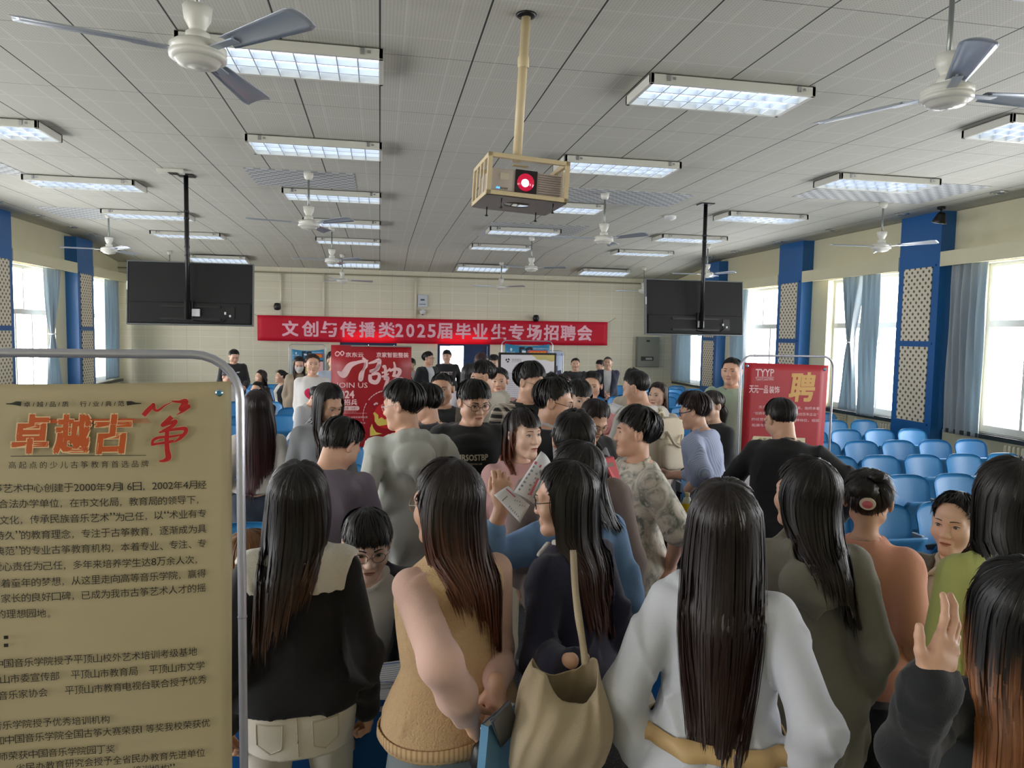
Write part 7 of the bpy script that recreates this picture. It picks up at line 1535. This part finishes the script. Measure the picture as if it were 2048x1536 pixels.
# gift bag
g = on_y(1466, 962, 5.36); gb = thing('gift_bag', 'white and red paper gift bag with cord handles by the red poster', 'gift bag', (g[0], g[1]+.02, .761), .10)
m_gw = mat('bag_white', 'C9C0BE', .5); m_gr = mat('bag_red', 'B81C24', .45); W_, D_, H_ = .25, .09, .235
MB().box(0, 0, 0, W_, D_, H_).build('body', m_gw, gb); MB().box(-.002, -.001, 0, 0, D_, H_).build('red_side', m_gr, gb); MB().add([(-.002, -.002, 0), (-.052, .05, 0), (-.052, .05, H_), (-.002, -.002, H_)], [(0, 1, 2, 3)]).add([(-.002, .088, 0), (-.052, .05, 0), (-.052, .05, H_), (-.002, .088, H_)], [(3, 2, 1, 0)]).build('gusset', m_gr, gb)
ik = Ink(lambda u, z, l: (u, -.001-l, z)); ik.text('TYYP', .085, .150, .016, width=.055, mi=1); ik.text('TIANYUANYIPIN', .085, .138, .006, width=.055, mi=1); ik.text('天元一品 装饰', .045, .11, .014, width=.10, mi=0); ik.build('lettering', [PR[0], mat('bag_ink_red', 'A04040', .5)], gb)
h = MB(); h.tube([(.07+.1*a, -.006, H_-.03-.10*math.sin(PI*a)) for a in np.linspace(0, 1, 13)], .0025, 6); h.build('handle', m_gr, gb); h = MB(); h.tube([(.07+.1*a, .02, H_+.0+.035*math.sin(PI*a)) for a in np.linspace(0, 1, 9)], .0025, 6); h.build('handle', m_gr, gb)
# red folder
rb = thing('red_folder', 'red folder with a strap beside the floral shirt', 'folder', dep(1226, 945, 3.2)); e = np.array(rb.location)
q = [dep(x, y, d)-e for x, y, d in ((1208, 918, 3.2), (1228, 914, 3.25), (1250, 985, 3.2), (1240, 990, 3.15))]; mb = MB(); nn = np.array([0, .03, 0]); mb.add([tuple(v) for v in q]+[tuple(v+nn) for v in q], [(0, 1, 2, 3), (7, 6, 5, 4), (0, 4, 5, 1), (1, 5, 6, 2), (2, 6, 7, 3), (3, 7, 4, 0)]); mb.build('cover', m_gr, rb)
q2 = [dep(x, y, 3.13)-e for x, y in ((1212, 927), (1226, 924), (1229, 932), (1215, 935))]; MB().add([tuple(v) for v in q2], [(0, 1, 2, 3)]).build('white_mark', mat('mark_white', 'D8C8C8', .6), rb)
# tote bag on the navy cardigan woman
A0 = dep(1130, 1320, 1.88); tb = thing('tote_bag', 'cream canvas tote bag hanging from the navy cardigan woman\'s shoulder', 'bag', A0); m_can = mat('cream_canvas', 'B9A88E', .9, bump=.35, bscale=500, noise=.07, nscale=9)
sc = 1.88/FPX
def bag(a, b):
    th = 2*PI*a; c, s_ = math.cos(th), math.sin(th); t = b; half = (.090+.045*math.sin(min(1, t*1.35)*PI*.62))*(1-.25*max(0, t-.82)/.18*1.0); dp = .018+.060*math.sin(PI*min(1, .12+t*.9))
    x = half*math.copysign(abs(c)**.75, c); y = -dp*math.copysign(abs(s_)**.8, s_); top = -.010-.095*max(0, (s_ > .2)*(1-((c-.25)/.75)**2))*(1 if s_ > 0 else .0)
    z0 = top if s_ > 0 else -.005-.05*max(0, 1-(c/.8)**2); z = z0*(1-t)**2-.34*t+.004*math.sin(5*c+9*t)
    return (x+.006*math.sin(t*9+c*3)-.012*t, y+.004*math.sin(14*c+6*t), z)
o = MB().grid(bag, 64, 36).build('body', m_can, tb); md = o.modifiers.new('s', 'SOLIDIFY'); md.thickness = .002
MB().grid(lambda a, b: ((2*a-1)*.085*1.0, (2*b-1)*.03, -.338), 6, 3).build('bottom', m_can, tb)
def strap(pts, wd, name='strap'):
    P = [np.array(p)-A0 for p in pts]; mb = MB(); Q = []
    for i in range(len(P)-1):
        p0, p1, p2, p3 = P[max(i-1, 0)], P[i], P[i+1], P[min(i+2, len(P)-1)]
        for t in np.linspace(0, 1, 8)[: None if i == len(P)-2 else -1]: Q.append(.5*(2*p1+(p2-p0)*t+(2*p0-5*p1+4*p2-p3)*t*t+(3*p1-p0-3*p2+p3)*t**3))
    for i, q_ in enumerate(Q): mb.v += [tuple(q_+_r*wd), tuple(q_-_r*wd)]
    for i in range(len(Q)-1): mb.f.append((2*i, 2*i+1, 2*i+3, 2*i+2)); mb.m.append(0); mb.sm.append(True)
    o = mb.build(name, m_can, tb); md = o.modifiers.new('s', 'SOLIDIFY'); md.thickness = .003
strap([dep(1146, 1100, 2.08), dep(1149, 1160, 1.98), dep(1156, 1230, 1.885), dep(1166, 1290, 1.88), dep(1170, 1330, 1.87)], .009)
strap([dep(1148, 1105, 2.09), dep(1152, 1180, 1.97), dep(1160, 1240, 1.91), dep(1172, 1325, 1.92)], .008)
# backpack, in the frame of its wearer
I = P25; bp_ = thing('backpack', 'cream canvas backpack on the back of the man in white t-shirt', 'backpack', I['root'].location, I['rz']); m_bp = mat('backpack_cream', 'D8CCB4', .75, bump=.2, bscale=300, noise=.05, nscale=12); TT = I['TT']; Rt = I['Rt']; s_ = I['s']
def rbox(name, c, r, m, par, p=4.0, n=28):
    mb = MB()
    def f(a, b):
        th, ph = 2*PI*a, PI*(b-.5); e = 2/p; sg = lambda v: math.copysign(abs(v)**e, v); return tuple(TT((c[0]+r[0]*sg(math.cos(ph))*sg(math.cos(th)), c[1]+r[1]*sg(math.cos(ph))*sg(math.sin(th)), c[2]+r[2]*sg(math.sin(ph))+.004*math.sin(9*th+5*ph))))
    return mb.grid(f, n, 18).build(name, m, par)
rbox('body', (0, -.232, .17), (.145, .075, .205), m_bp, bp_); rbox('front_pocket', (.0, -.295, .085), (.115, .04, .095), m_bp, bp_); rbox('flap', (0, -.285, .285), (.135, .025, .085), m_bp, bp_)
for q in (1, -1):
    MB().tube([tuple(TT(v)) for v in ((q*.07, -.16, .36), (q*.085, -.12, .43), (q*.095, -.02, .452), (q*.11, .09, .40), (q*.125, .13, .28), (q*.15, .05, .10), (q*.14, -.10, .04))], .016, 8).build('shoulder_strap', m_bp, bp_)
MB().tube([tuple(TT((.035*math.cos(a), -.185-.02*math.sin(a), .375+.04*math.sin(a)))) for a in np.linspace(0, PI, 9)], .009, 8).build('grab_handle', m_bp, bp_); MB().tube([tuple(TT(v)) for v in ((-.06, -.315, .27), (-.02, -.34, .18), (.04, -.345, .15), (.08, -.325, .24))], .010, 8).build('flap_strap', m_bp, bp_)
# phone, book and keys at the yellow vest woman's hands
ph = thing('smartphone', 'grey smartphone held behind the yellow vest woman', 'phone', dep(1010, 1448, 1.85)); ph.rotation_euler = (.35, -.55, .5); MB().box(-.036, -.0045, -.075, .036, .0045, .075).build('body', mat('phone_grey', '5A5E64', .2, metal=.4), ph, bevel=.004); MB().box(-.034, .0046, -.072, .034, .0052, .072).build('screen', mat('phone_glass', '101216', .08), ph)
bk = thing('notebook', 'blue notebook with white pages hanging from the yellow vest woman\'s hand', 'notebook', dep(992, 1512, 1.90)); bk.rotation_euler = (.05, .06, .9); MB().box(-.075, -.009, -.115, .075, .009, .115).build('pages', mat('page_white', 'D8D4CA', .7), bk); cv = MB(); cv.box(-.078, -.0115, -.118, .078, -.009, .118); cv.box(-.078, .009, -.118, .078, .0115, .118); cv.box(-.0805, -.0115, -.118, -.078, .0115, .118); cv.build('cover', mat('notebook_blue', '5C8CB0', .5), bk)
ky = thing('key_pouch', 'small black key pouch dangling below the yellow vest woman\'s fingers', 'key pouch', dep(962, 1508, 1.90)); MB().lathe([(0, -.06), (.022, -.055), (.03, -.02), (.022, .02), (.008, .035), (0, .036)], n=16).build('pouch', m_blk, ky); MB().tube([(0, 0, .03), (.004, 0, .055), (-.003, 0, .075)], .002, 6).build('ring', m_clip, ky); MB().box(-.012, -.012, -.03, .008, -.008, .02).build('charm', mat('pink_charm', 'C88A90', .4), ky)
# white strap lying on the floor
fs = on_z(1290, 1430, 0); st_ = thing('floor_strap', 'white looped strap on the dark floor by the khaki trousers', 'strap', (fs[0], fs[1], 0)); mb = MB(); Q = [on_z(x, y, .012)-np.array([fs[0], fs[1], 0]) for x, y in ((1238, 1413), (1262, 1418), (1284, 1420), (1300, 1407), (1318, 1402), (1322, 1418), (1300, 1412), (1284, 1428), (1290, 1444), (1312, 1448), (1325, 1440))]
mb.tube([tuple(q) for q in Q], [.008]*len(Q), 6); mb.build('webbing', mat('strap_white', 'B8BCBC', .6), st_)
